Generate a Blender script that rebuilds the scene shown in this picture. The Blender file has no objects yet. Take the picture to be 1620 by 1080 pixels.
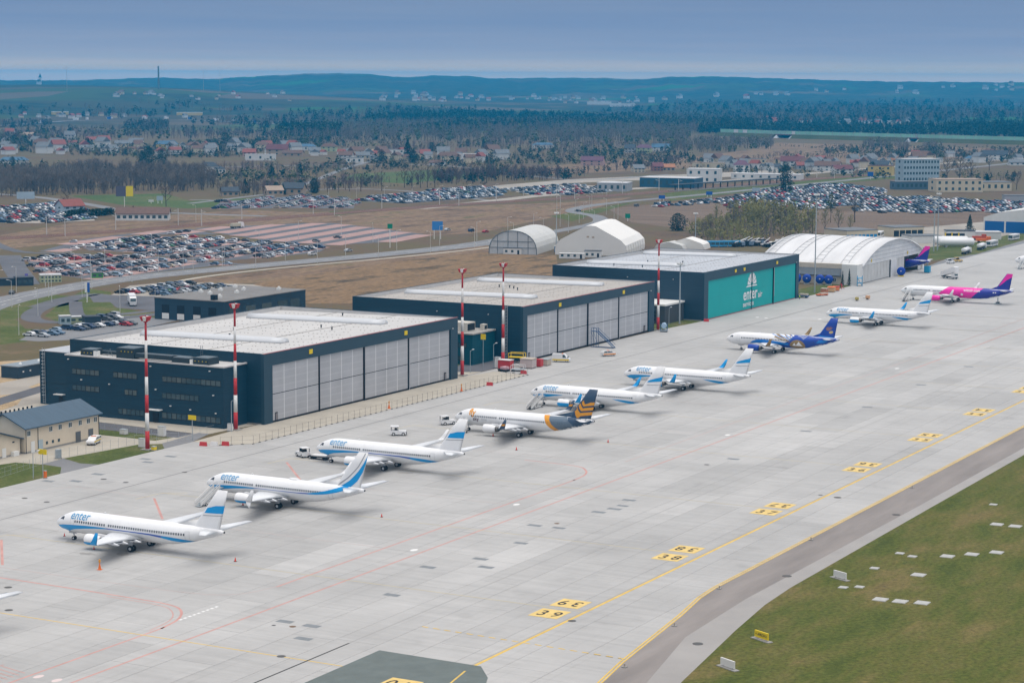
import bpy, bmesh, math, random
import numpy as np
from mathutils import Vector, Matrix

# ------------------------------------------------------------------ scene, camera, sky, sun, exposure
# World frame: X runs along the row of parked aircraft, Y runs from the taxiway towards the hangars, metres.
SC = bpy.context.scene
COL = SC.collection
random.seed(11)
rng = np.random.default_rng(11)
R = math.radians

CAM_H = 85.8
PITCH, ROLL, HEAD = R(6.954), R(0.293), R(28.142)
FPX = 3432.9                                   # focal length in pixels of a 1620 px wide picture
fwd0 = Vector((math.cos(HEAD), math.sin(HEAD), 0))
rgt0 = Vector((math.sin(HEAD), -math.cos(HEAD), 0))
FWD = fwd0 * math.cos(PITCH) + Vector((0, 0, -math.sin(PITCH)))
UP0 = fwd0 * math.sin(PITCH) + Vector((0, 0, math.cos(PITCH)))
RGT = rgt0 * math.cos(ROLL) + UP0 * math.sin(ROLL)
UPV = -rgt0 * math.sin(ROLL) + UP0 * math.cos(ROLL)
cam_d = bpy.data.cameras.new('camera')
cam = bpy.data.objects.new('camera', cam_d)
COL.objects.link(cam)
cam_d.sensor_width = 36.0
cam_d.lens = FPX / 1620 * 36
cam_d.clip_start = 1.0
cam_d.clip_end = 60000
m = Matrix((RGT, UPV, -FWD)).transposed().to_4x4()
m.translation = (0, 0, CAM_H)
cam.matrix_world = m
SC.camera = cam

SUN_DIR = Vector((-0.06, -0.16, 0.98)).normalized()      # towards the sun, behind thin high cloud
sun_el = math.asin(SUN_DIR.z)
sun_az = math.atan2(SUN_DIR.x, SUN_DIR.y)
sd = bpy.data.lights.new('sun', 'SUN')
sd.energy = 0.8
sd.angle = R(55)
sd.color = (1.0, 0.965, 0.92)
sun = bpy.data.objects.new('sun', sd)
COL.objects.link(sun)
sun.location = (0, 0, 300)
sun.rotation_euler = SUN_DIR.to_track_quat('Z', 'Y').to_euler()

W = bpy.data.worlds.new('World')
SC.world = W
W.use_nodes = True
wn, wl = W.node_tree.nodes, W.node_tree.links
wn.clear()
wo = wn.new('ShaderNodeOutputWorld')
bg = wn.new('ShaderNodeBackground')
bg.inputs['Strength'].default_value = 0.1
sky = wn.new('ShaderNodeTexSky')
sky.sky_type = 'NISHITA'
sky.sun_disc = False
sky.sun_elevation = sun_el
sky.sun_rotation = sun_az
tc = wn.new('ShaderNodeTexCoord')
sep = wn.new('ShaderNodeSeparateXYZ')
wl.new(tc.outputs['Generated'], sep.inputs[0])
# overcast layer: horizon band brightened against the haze tint, thin streaks of cloud
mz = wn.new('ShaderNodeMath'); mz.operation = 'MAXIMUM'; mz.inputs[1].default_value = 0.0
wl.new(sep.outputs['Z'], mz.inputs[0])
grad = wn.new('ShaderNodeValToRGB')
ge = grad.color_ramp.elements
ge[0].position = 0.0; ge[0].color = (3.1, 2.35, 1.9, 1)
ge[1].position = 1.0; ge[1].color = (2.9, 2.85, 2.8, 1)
for gp, gc in ((0.0022, (3.0, 2.3, 1.9)), (0.004, (1.75, 1.68, 1.74)), (0.0065, (1.1, 1.34, 1.78)), (0.012, (0.74, 1.06, 1.68)), (0.024, (0.44, 0.81, 1.52)), (0.045, (0.28, 0.60, 1.30)), (0.1, (0.8, 1.05, 1.5)), (0.2, (2.0, 2.12, 2.35)), (0.5, (2.7, 2.7, 2.75))):  # warm lowest stops offset haze; upper stops raised to light upright sides
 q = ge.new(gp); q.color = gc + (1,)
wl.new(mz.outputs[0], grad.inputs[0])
mp = wn.new('ShaderNodeMapping')
mp.inputs['Scale'].default_value = (5.0, 5.0, 150.0)
wl.new(tc.outputs['Generated'], mp.inputs[0])
cn = wn.new('ShaderNodeTexNoise')
cn.inputs['Scale'].default_value = 1.0; cn.inputs['Detail'].default_value = 6; cn.inputs['Roughness'].default_value = 0.6
wl.new(mp.outputs[0], cn.inputs['Vector'])
cr = wn.new('ShaderNodeValToRGB')
cr.color_ramp.elements[0].position = 0.34; cr.color_ramp.elements[0].color = (0.90, 0.95, 1.0, 1)
cr.color_ramp.elements[1].position = 0.68; cr.color_ramp.elements[1].color = (1.17, 1.06, 1.01, 1)
wl.new(cn.outputs['Fac'], cr.inputs[0])
vm = wn.new('ShaderNodeVectorMath'); vm.operation = 'MULTIPLY'
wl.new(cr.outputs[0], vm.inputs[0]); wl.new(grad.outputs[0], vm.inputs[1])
mixw = wn.new('ShaderNodeMix'); mixw.data_type = 'RGBA'
mixw.inputs['Factor'].default_value = 0.93
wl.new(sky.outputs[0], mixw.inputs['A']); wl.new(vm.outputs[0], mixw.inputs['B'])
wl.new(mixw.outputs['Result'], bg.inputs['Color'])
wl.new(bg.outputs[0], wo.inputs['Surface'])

SC.view_settings.view_transform = 'Standard'
SC.view_settings.look = 'None'
SC.view_settings.gamma = 1.0
SC.view_settings.use_curve_mapping = False
SC.view_settings.exposure = 1.55
SC.render.engine = 'CYCLES'
SC.cycles.max_bounces = 5
SC.cycles.diffuse_bounces = 2
SC.cycles.glossy_bounces = 2
SC.cycles.transmission_bounces = 3
SC.cycles.volume_bounces = 0
SC.cycles.transparent_max_bounces = 4
SC.cycles.use_denoising = True


# ------------------------------------------------------------------ helpers
def locate(px, py, z=0.0):
 """Site survey: the spot at height z that the surveyed camera sights at picture point (px, py)."""
 d = FWD * FPX + RGT * (px - 810) - UPV * (py - 540)
 t = (z - CAM_H) / d.z
 return (d.x * t, d.y * t)


def s2l(c):
 c = c / 255.0
 return c / 12.92 if c <= 0.04045 else ((c + 0.055) / 1.055) ** 2.4


def C(r, g, b, k=0.72):
 """sRGB reading -> base colour (k takes the picture's bright exposure back out)."""
 return (s2l(r) * k, s2l(g) * k, s2l(b) * k, 1)


MATS = {}


def mat(name, col, rough=0.6, metal=0.0, var=0.0, scale=0.5, spec=0.3, stretch=None, bump=0.0, col2=None, world=False, detail=5):
 if name in MATS:
  return MATS[name]
 M = bpy.data.materials.new(name)
 M.use_nodes = True
 n, l = M.node_tree.nodes, M.node_tree.links
 b = n['Principled BSDF']
 b.inputs['Roughness'].default_value = rough
 b.inputs['Metallic'].default_value = metal
 b.inputs['Specular IOR Level'].default_value = spec
 b.inputs['Base Color'].default_value = col
 if var > 0 or col2 or bump:
  if world:
   g = n.new('ShaderNodeNewGeometry'); src = g.outputs['Position']
  else:
   t = n.new('ShaderNodeTexCoord'); src = t.outputs['Object']
  mp = n.new('ShaderNodeMapping')
  mp.inputs['Scale'].default_value = stretch or (1, 1, 1)
  l.new(src, mp.inputs[0])
  ns = n.new('ShaderNodeTexNoise')
  ns.inputs['Scale'].default_value = scale
  ns.inputs['Detail'].default_value = detail
  ns.inputs['Roughness'].default_value = 0.62
  l.new(mp.outputs[0], ns.inputs['Vector'])
  r = n.new('ShaderNodeValToRGB')
  c1 = [c * (1 - var) for c in col[:3]] + [1]
  c2 = list(col2) if col2 else [min(1, c * (1 + var)) for c in col[:3]] + [1]
  r.color_ramp.elements[0].position = 0.32; r.color_ramp.elements[0].color = c1
  r.color_ramp.elements[1].position = 0.68; r.color_ramp.elements[1].color = c2
  l.new(ns.outputs['Fac'], r.inputs[0])
  l.new(r.outputs[0], b.inputs['Base Color'])
  if bump:
   bp = n.new('ShaderNodeBump')
   bp.inputs['Strength'].default_value = bump
   bp.inputs['Distance'].default_value = 0.1
   l.new(ns.outputs['Fac'], bp.inputs['Height'])
   l.new(bp.outputs[0], b.inputs['Normal'])
 MATS[name] = M
 return M


def glass(name, col, rough=0.12):
 return mat(name, col, rough, 0.0, spec=0.6)


def tag(o, label=None, cat=None, group=None, kind=None):
 if label: o['label'] = label
 if cat: o['category'] = cat
 if group: o['group'] = group
 if kind: o['kind'] = kind
 return o


def empty(name, loc=(0, 0, 0), rz=0.0):
 o = bpy.data.objects.new(name, None)
 o.empty_display_size = 0.5
 o.location = loc
 o.rotation_euler = (0, 0, rz)
 COL.objects.link(o)
 return o


def link(name, me, parent=None, loc=None, rz=0.0):
 o = bpy.data.objects.new(name, me)
 if loc is not None:
  o.location = loc
 if rz:
  o.rotation_euler = (0, 0, rz)
 COL.objects.link(o)
 if parent:
  o.parent = parent
 return o


class MB:
 """Collects faces with material slots and links them as one mesh object."""

 def __init__(self):
  self.v, self.f, self.mi, self.cur, self.sm = [], [], [], 0, []
  self.smooth = False

 def add(self, vs, fs, mi=None):
  o = len(self.v)
  self.v += [tuple(p) for p in vs]
  for q in fs:
   self.f.append(tuple(o + i for i in q))
   self.mi.append(self.cur if mi is None else mi)
   self.sm.append(self.smooth)
  return self

 def box(self, x0, x1, y0, y1, z0, z1, mi=None):
  vs = [(x0, y0, z0), (x1, y0, z0), (x1, y1, z0), (x0, y1, z0), (x0, y0, z1), (x1, y0, z1), (x1, y1, z1), (x0, y1, z1)]
  return self.add(vs, [(0, 3, 2, 1), (4, 5, 6, 7), (0, 1, 5, 4), (1, 2, 6, 5), (2, 3, 7, 6), (3, 0, 4, 7)], mi)

 def taper(self, x0, x1, y0, y1, z0, X0, X1, Y0, Y1, z1, mi=None):
  vs = [(x0, y0, z0), (x1, y0, z0), (x1, y1, z0), (x0, y1, z0), (X0, Y0, z1), (X1, Y0, z1), (X1, Y1, z1), (X0, Y1, z1)]
  return self.add(vs, [(0, 3, 2, 1), (4, 5, 6, 7), (0, 1, 5, 4), (1, 2, 6, 5), (2, 3, 7, 6), (3, 0, 4, 7)], mi)

 def tube(self, p0, p1, r0, r1=None, n=6, mi=None, cap=True):
  r1 = r0 if r1 is None else r1
  p0, p1 = Vector(p0), Vector(p1)
  d = (p1 - p0)
  if d.length < 1e-6:
   return self
  d.normalize()
  a = Vector((0, 0, 1)) if abs(d.z) < 0.9 else Vector((1, 0, 0))
  e1 = d.cross(a).normalized()
  e2 = d.cross(e1)
  vs = []
  for p, r in ((p0, r0), (p1, r1)):
   for i in range(n):
    t = 2 * math.pi * i / n
    vs.append(p + (e1 * math.cos(t) + e2 * math.sin(t)) * r)
  fs = [(i, i + n, (i + 1) % n + n, (i + 1) % n) for i in range(n)]
  if cap:
   fs += [tuple(range(n)), tuple(range(2 * n - 1, n - 1, -1))]
  return self.add(vs, fs, mi)

 def rings(self, rings, mi=None, cap=True, close=True):
  """Loft a list of equal-length point rings."""
  n = len(rings[0])
  vs = [p for r in rings for p in r]
  fs = []
  k = n if close else n - 1
  for j in range(len(rings) - 1):
   for i in range(k):
    a, b = j * n + i, j * n + (i + 1) % n
    fs.append((a, b, b + n, a + n))
  if cap:
   fs += [tuple(range(n - 1, -1, -1)), tuple(range((len(rings) - 1) * n, len(rings) * n))]
  return self.add(vs, fs, mi)

 def prism(self, poly, axis, a, b, mi=None):
  """Extrude a 2-D polygon along an axis ('x','y','z') from a to b."""
  def P(p, t):
   return {'x': (t, p[0], p[1]), 'y': (p[0], t, p[1]), 'z': (p[0], p[1], t)}[axis]
  return self.rings([[P(p, a) for p in poly], [P(p, b) for p in poly]], mi)

 def mesh(self, name, mats):
  me = bpy.data.meshes.new(name)
  me.from_pydata(self.v, [], self.f)
  for M in (mats if isinstance(mats, (list, tuple)) else [mats]):
   me.materials.append(M)
  me.polygons.foreach_set('material_index', self.mi)
  me.polygons.foreach_set('use_smooth', self.sm)
  bm = bmesh.new()
  bm.from_mesh(me)
  bmesh.ops.recalc_face_normals(bm, faces=bm.faces)
  bm.to_mesh(me)
  bm.free()
  me.update()
  return me

 def build(self, name, mats, parent=None, loc=None, rz=0.0):
  return link(name, self.mesh(name, mats), parent, loc, rz)


def sheet(name, pts, z, M, parent=None, kind='structure'):
 """A flat ground sheet from an outline."""
 bm = bmesh.new()
 vs = [bm.verts.new((x, y, z)) for x, y in pts]
 f = bm.faces.new(vs)
 if f.normal.z < 0:
  f.normal_flip()
 bm.normal_update()
 if f.normal.z < 0:
  bmesh.ops.reverse_faces(bm, faces=[f])
 bmesh.ops.triangulate(bm, faces=bm.faces[:])
 me = bpy.data.meshes.new(name)
 bm.to_mesh(me)
 bm.free()
 me.materials.append(M)
 o = link(name, me, parent)
 if kind and not parent:
  o['kind'] = kind
 return o


def ribbon_pts(pts, w, closed=False):
 """Left and right offset lines of a polyline after smoothing."""
 p = [Vector((a[0], a[1])) for a in pts]
 L, Rr = [], []
 for i in range(len(p)):
  d = (p[min(i + 1, len(p) - 1)] - p[max(i - 1, 0)]).normalized()
  nrm = Vector((-d.y, d.x))
  L.append(p[i] + nrm * w / 2)
  Rr.append(p[i] - nrm * w / 2)
 return L, Rr


def smooth_line(pts, n=6):
 """Catmull-Rom through the points."""
 P = [Vector((a[0], a[1])) for a in pts]
 P = [P[0] * 2 - P[1]] + P + [P[-1] * 2 - P[-2]]
 out = []
 for i in range(1, len(P) - 2):
  for k in range(n):
   t = k / n
   a, b, c, d = P[i - 1], P[i], P[i + 1], P[i + 2]
   out.append(0.5 * ((2 * b) + (c - a) * t + (2 * a - 5 * b + 4 * c - d) * t * t + (3 * b - a - 3 * c + d) * t ** 3))
 out.append(P[-2])
 return out


def ribbon(name, pts, w, z, M, parent=None, kind='structure', off=0.0, smooth=0):
 if smooth:
  pts = smooth_line(pts, smooth)
 L, Rr = ribbon_pts(pts, w)
 if off:
  L2, R2 = ribbon_pts(pts, 2 * abs(off))
  base = L2 if off > 0 else R2
  L, Rr = ribbon_pts(base, w)
 n = len(L)
 vs = [(p.x, p.y, z) for p in L] + [(p.x, p.y, z) for p in Rr]
 fs = [(i, i + n, i + n + 1, i + 1) for i in range(n - 1)]
 me = bpy.data.meshes.new(name)
 me.from_pydata(vs, [], fs)
 me.materials.append(M)
 bm = bmesh.new(); bm.from_mesh(me)
 for f in bm.faces:
  if f.normal.z < 0:
   f.normal_flip()
 bm.to_mesh(me); bm.free()
 o = link(name, me, parent)
 if kind and not parent:
  o['kind'] = kind
 return o


def copy_tree(src, loc=None, rz=None, parent=None):
 c = src.copy()
 COL.objects.link(c)
 if parent:
  c.parent = parent
 if loc is not None:
  c.location = loc
 if rz is not None:
  c.rotation_euler = (0, 0, rz)
 for ch in src.children:
  copy_tree(ch, parent=c)
 return c


def text_tris(body, size=1.0, bold=0.0, shear=0.0):
 """Flat triangles of a word: vertices (x, y), faces; x from 0 to the right, y up from the baseline."""
 cu = bpy.data.curves.new('lettering', 'FONT')
 cu.body = body
 cu.size = size
 cu.shear = shear
 cu.offset = bold
 cu.resolution_u = 3
 ob = bpy.data.objects.new('lettering', cu)
 me = bpy.data.meshes.new_from_object(ob)
 vs = [(v.co.x, v.co.y) for v in me.vertices]
 me.calc_loop_triangles()
 fs = [tuple(t.vertices) for t in me.loop_triangles]
 bpy.data.objects.remove(ob)
 bpy.data.curves.remove(cu)
 bpy.data.meshes.remove(me)
 w = max(v[0] for v in vs) if vs else 0
 return vs, fs, w


def nth(k):
 a = ['first', 'second', 'third', 'fourth', 'fifth', 'sixth', 'seventh', 'eighth', 'ninth', 'tenth', 'eleventh', 'twelfth', 'thirteenth', 'fourteenth', 'fifteenth', 'sixteenth', 'seventeenth', 'eighteenth', 'nineteenth', 'twentieth', 'twenty-first', 'twenty-second', 'twenty-third', 'twenty-fourth', 'twenty-fifth', 'twenty-sixth', 'twenty-seventh', 'twenty-eighth', 'twenty-ninth', 'thirtieth']
 return a[k] if k < 30 else 'distant'


# ------------------------------------------------------------------ terrain
def smooth01(a, b, x):
 t = np.clip((x - a) / (b - a), 0, 1)
 return t * t * (3 - 2 * t)


SKY_PX = [-900, -300, 0, 110, 180, 250, 330, 420, 500, 570, 640, 680, 740, 780, 850, 950, 1010, 1050, 1130, 1210, 1320, 1400, 1620, 1900, 2500]
SKY_PY = [122, 124, 125, 125, 123, 121, 124, 119, 115, 115, 121, 118, 119, 123, 122, 122, 124, 120, 119, 122, 126, 128, 129, 129, 127]
HILL_PX = [-900, -200, 0, 60, 150, 300, 450, 600, 720, 850, 950, 2500]
HILL_Z = [40, 50, 56, 57, 53, 44, 33, 23, 13, 4, 0, 0]


def terrain_z(x, y):
 x = np.asarray(x, float); y = np.asarray(y, float)
 r = np.hypot(x, y)
 az = np.arctan2(y, x) - HEAD
 az = (az + np.pi) % (2 * np.pi) - np.pi
 azc = np.clip(az, -0.45, 0.45)
 px = 810 - FPX * np.tan(azc)
 zb = CAM_H + (121.3 + (px - 810) * 0.00511 - np.interp(px, SKY_PX, SKY_PY)) / FPX * 10000
 za = np.interp(px, HILL_PX, HILL_Z)
 fa = smooth01(3900, 6000, r) * (1 - 0.75 * smooth01(6200, 7800, r))
 fb = smooth01(6900, 10000, r) * (1 - 0.35 * smooth01(10100, 11300, r))
 rid = 1.5 * (2.2 * np.sin(az * 410) + 1.6 * np.sin(az * 873 + 1) + 1.3 * np.sin(az * 1490 + r / 90)) * smooth01(7500, 9500, r)
 und = rid + 5.0 * np.sin(x / 610.0 + 1.3) * np.cos(y / 770.0) + 3.0 * np.sin(x / 260.0 - y / 330.0)
 return za * fa + (zb - 5.0 - za * fa) * fb + und * smooth01(3600, 5600, r) * (1 - smooth01(8500, 10000, r) * 0.7)


def locate_far(px, py):
 """Like locate(), on the rolling land beyond the plain."""
 d = FWD * FPX + RGT * (px - 810) - UPV * (py - 540)
 d = d / math.hypot(d.x, d.y)
 prev = 1500.0
 rs = np.linspace(1500, 11200, 1200)
 z = CAM_H + d.z * rs
 tz = terrain_z(d.x * rs, d.y * rs)
 i = int(np.argmax(z <= tz)) if np.any(z <= tz) else len(rs) - 1
 return (float(d.x * rs[i]), float(d.y * rs[i]), float(tz[i]))


def ground_material():
 M = bpy.data.materials.new('open_land')
 M.use_nodes = True
 n, l = M.node_tree.nodes, M.node_tree.links
 b = n['Principled BSDF']
 b.inputs['Roughness'].default_value = 0.95
 b.inputs['Specular IOR Level'].default_value = 0.1
 g = n.new('ShaderNodeNewGeometry')
 # field parcels: long narrow strips
 mp = n.new('ShaderNodeMapping'); mp.inputs['Rotation'].default_value = (0, 0, 0.5); mp.inputs['Scale'].default_value = (1 / 700., 1 / 170., 0)
 l.new(g.outputs['Position'], mp.inputs[0])
 vo = n.new('ShaderNodeTexVoronoi'); vo.inputs['Scale'].default_value = 1.0
 l.new(mp.outputs[0], vo.inputs['Vector'])
 wn_ = n.new('ShaderNodeTexWhiteNoise')
 l.new(vo.outputs['Color'], wn_.inputs['Vector'])
 r1 = n.new('ShaderNodeValToRGB')
 e = r1.color_ramp.elements
 cols = [(0.0, (0.08, 0.062, 0.038, 1)), (0.25, (0.05, 0.048, 0.027, 1)), (0.45, (0.05, 0.07, 0.026, 1)), (0.65, (0.035, 0.11, 0.027, 1)), (0.85, (0.11, 0.082, 0.052, 1))]
 e[0].position, e[0].color = cols[0]
 e[1].position, e[1].color = cols[-1]
 for p, c in cols[1:-1]:
  q = e.new(p); q.color = c
 r1.color_ramp.interpolation = 'CONSTANT'
 l.new(wn_.outputs['Value'], r1.inputs[0])
 # rough land near by
 ns = n.new('ShaderNodeTexNoise'); ns.inputs['Scale'].default_value = 0.014; ns.inputs['Detail'].default_value = 12; ns.inputs['Roughness'].default_value = 0.78
 l.new(g.outputs['Position'], ns.inputs['Vector'])
 r2 = n.new('ShaderNodeValToRGB')
 e = r2.color_ramp.elements
 e[0].position, e[0].color = 0.33, (0.06, 0.045, 0.03, 1)
 e[1].position, e[1].color = 0.70, (0.20, 0.135, 0.085, 1)
 q = e.new(0.44); q.color = (0.13, 0.09, 0.058, 1)
 q = e.new(0.56); q.color = (0.115, 0.095, 0.046, 1)
 l.new(ns.outputs['Fac'], r2.inputs[0])
 # far woodland
 nf = n.new('ShaderNodeTexNoise'); nf.inputs['Scale'].default_value = 0.0016; nf.inputs['Detail'].default_value = 6; nf.inputs['Roughness'].default_value = 0.55
 l.new(g.outputs['Position'], nf.inputs['Vector'])
 sp = n.new('ShaderNodeVectorMath'); sp.operation = 'LENGTH'
 l.new(g.outputs['Position'], sp.inputs[0])
 far = n.new('ShaderNodeMapRange'); far.inputs['From Min'].default_value = 3200; far.inputs['From Max'].default_value = 4200
 l.new(sp.outputs['Value'], far.inputs[0])
 m1 = n.new('ShaderNodeMix'); m1.data_type = 'RGBA'
 l.new(far.outputs[0], m1.inputs['Factor']); l.new(r2.outputs[0], m1.inputs['A']); l.new(r1.outputs[0], m1.inputs['B'])
 # woods cover more of the land the farther one looks
 far2 = n.new('ShaderNodeMapRange'); far2.inputs['From Min'].default_value = 5200; far2.inputs['From Max'].default_value = 8000; far2.inputs['To Min'].default_value = 0.03; far2.inputs['To Max'].default_value = 0.10
 l.new(sp.outputs['Value'], far2.inputs[0])
 ad = n.new('ShaderNodeMath'); ad.operation = 'ADD'
 l.new(nf.outputs['Fac'], ad.inputs[0]); l.new(far2.outputs[0], ad.inputs[1])
 th = n.new('ShaderNodeMapRange'); th.inputs['From Min'].default_value = 0.52; th.inputs['From Max'].default_value = 0.56
 l.new(ad.outputs[0], th.inputs[0])
 mf = n.new('ShaderNodeMath'); mf.operation = 'MULTIPLY'
 l.new(th.outputs[0], mf.inputs[0]); l.new(far.outputs[0], mf.inputs[1])
 nw = n.new('ShaderNodeTexNoise'); nw.inputs['Scale'].default_value = 0.02; nw.inputs['Detail'].default_value = 4
 l.new(g.outputs['Position'], nw.inputs['Vector'])
 r3 = n.new('ShaderNodeValToRGB')
 r3.color_ramp.elements[0].position, r3.color_ramp.elements[0].color = 0.35, (0.018, 0.032, 0.022, 1)
 r3.color_ramp.elements[1].position, r3.color_ramp.elements[1].color = 0.7, (0.055, 0.055, 0.032, 1)
 l.new(nw.outputs['Fac'], r3.inputs[0])
 m2 = n.new('ShaderNodeMix'); m2.data_type = 'RGBA'
 l.new(mf.outputs[0], m2.inputs['Factor']); l.new(m1.outputs['Result'], m2.inputs['A']); l.new(r3.outputs[0], m2.inputs['B'])
 l.new(m2.outputs['Result'], b.inputs['Base Color'])
 return M


def build_terrain():
 rs = [0, 120] + list(np.geomspace(240, 3000, 12)) + list(np.linspace(3200, 11300, 120))
 az = list(np.linspace(-R(21), R(21), 420)) + list(np.linspace(R(28), 2 * math.pi - R(28), 44))
 rs = np.array(rs); az = np.array(az)
 rr, aa = np.meshgrid(rs[1:], az, indexing='ij')
 x = rr * np.cos(aa + HEAD); y = rr * np.sin(aa + HEAD)
 z = terrain_z(x, y)
 n = len(az)
 vs = [(0, 0, 0)] + list(zip(x.ravel().tolist(), y.ravel().tolist(), z.ravel().tolist()))
 fs = [(0, 1 + i, 1 + (i + 1) % n) for i in range(n)]
 for j in range(len(rs) - 2):
  a = 1 + j * n
  fs += [(a + i, a + i + n, a + (i + 1) % n + n, a + (i + 1) % n) for i in range(n)]
 me = bpy.data.meshes.new('ground')
 me.from_pydata(vs, [], fs)
 me.materials.append(ground_material())
 me.polygons.foreach_set('use_smooth', [True] * len(fs))
 bm = bmesh.new(); bm.from_mesh(me)
 bmesh.ops.recalc_face_normals(bm, faces=bm.faces)
 if sum(f.normal.z for f in bm.faces) < 0:
  bmesh.ops.reverse_faces(bm, faces=bm.faces[:])
 bm.to_mesh(me); bm.free()
 o = link('ground', me)
 o['kind'] = 'structure'


build_terrain()


def PX(*pts):
 return [locate(px, py) for px, py in pts]


# ------------------------------------------------------------------ ground sheets
def concrete(name, col, vary=0.06):
 M = bpy.data.materials.new(name)
 M.use_nodes = True
 n, l = M.node_tree.nodes, M.node_tree.links
 b = n['Principled BSDF']
 b.inputs['Roughness'].default_value = 0.75
 b.inputs['Specular IOR Level'].default_value = 0.25
 g = n.new('ShaderNodeNewGeometry')
 mp = n.new('ShaderNodeMapping'); mp.inputs['Scale'].default_value = (1.1, 0.09, 1)
 l.new(g.outputs['Position'], mp.inputs[0])
 s1 = n.new('ShaderNodeTexNoise'); s1.inputs['Scale'].default_value = 0.55; s1.inputs['Detail'].default_value = 7; s1.inputs['Roughness'].default_value = 0.6
 l.new(mp.outputs[0], s1.inputs['Vector'])
 s2 = n.new('ShaderNodeTexNoise'); s2.inputs['Scale'].default_value = 0.035; s2.inputs['Detail'].default_value = 8; s2.inputs['Roughness'].default_value = 0.66
 l.new(g.outputs['Position'], s2.inputs['Vector'])
 a = n.new('ShaderNodeMath'); a.operation = 'MULTIPLY_ADD'; a.inputs[1].default_value = 0.34; a.inputs[2].default_value = 0.52
 l.new(s1.outputs['Fac'], a.inputs[0])
 a2 = n.new('ShaderNodeMath'); a2.operation = 'MULTIPLY_ADD'; a2.inputs[1].default_value = 0.62
 l.new(s2.outputs['Fac'], a2.inputs[0]); l.new(a.outputs[0], a2.inputs[2])
 oi = n.new('ShaderNodeObjectInfo')
 rv = n.new('ShaderNodeMath'); rv.operation = 'MULTIPLY_ADD'; rv.inputs[1].default_value = vary * 2; rv.inputs[2].default_value = 1 - vary
 l.new(oi.outputs['Random'], rv.inputs[0])
 a3 = n.new('ShaderNodeMath'); a3.operation = 'MULTIPLY'
 l.new(a2.outputs[0], a3.inputs[0]); l.new(rv.outputs[0], a3.inputs[1])
 # tyre marks along the rows and spilt oil
 for scl, stre, lo, hi, dk in ((0.9, (0.02, 1.3, 1), .56, .74, .90), (0.16, (1, 1, 1), .60, .72, .91)):
  m3 = n.new('ShaderNodeMapping'); m3.inputs['Scale'].default_value = stre
  l.new(g.outputs['Position'], m3.inputs[0])
  s3 = n.new('ShaderNodeTexNoise'); s3.inputs['Scale'].default_value = scl; s3.inputs['Detail'].default_value = 6
  l.new(m3.outputs[0], s3.inputs['Vector'])
  r3 = n.new('ShaderNodeMapRange'); r3.inputs['From Min'].default_value = lo; r3.inputs['From Max'].default_value = hi; r3.inputs['To Min'].default_value = 1.0; r3.inputs['To Max'].default_value = dk
  l.new(s3.outputs['Fac'], r3.inputs[0])
  a5 = n.new('ShaderNodeMath'); a5.operation = 'MULTIPLY'
  l.new(a3.outputs[0], a5.inputs[0]); l.new(r3.outputs[0], a5.inputs[1])
  a3 = a5
 # sawn joints every 7.5 m, dirt in the joint
 sp = n.new('ShaderNodeSeparateXYZ'); l.new(g.outputs['Position'], sp.inputs[0])
 px = n.new('ShaderNodeMath'); px.operation = 'PINGPONG'; px.inputs[1].default_value = 3.75
 l.new(sp.outputs['X'], px.inputs[0])
 jm = n.new('ShaderNodeMapRange'); jm.inputs['From Min'].default_value = 0.03; jm.inputs['From Max'].default_value = 0.12; jm.inputs['To Min'].default_value = 0.88; jm.inputs['To Max'].default_value = 1.0
 l.new(px.outputs[0], jm.inputs[0])
 a4 = n.new('ShaderNodeMath'); a4.operation = 'MULTIPLY'
 l.new(a3.outputs[0], a4.inputs[0]); l.new(jm.outputs[0], a4.inputs[1])
 rgb = n.new('ShaderNodeRGB'); rgb.outputs[0].default_value = col
 vm = n.new('ShaderNodeVectorMath'); vm.operation = 'SCALE'
 l.new(rgb.outputs[0], vm.inputs[0]); l.new(a4.outputs[0], vm.inputs['Scale'])
 l.new(vm.outputs[0], b.inputs['Base Color'])
 return M


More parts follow.
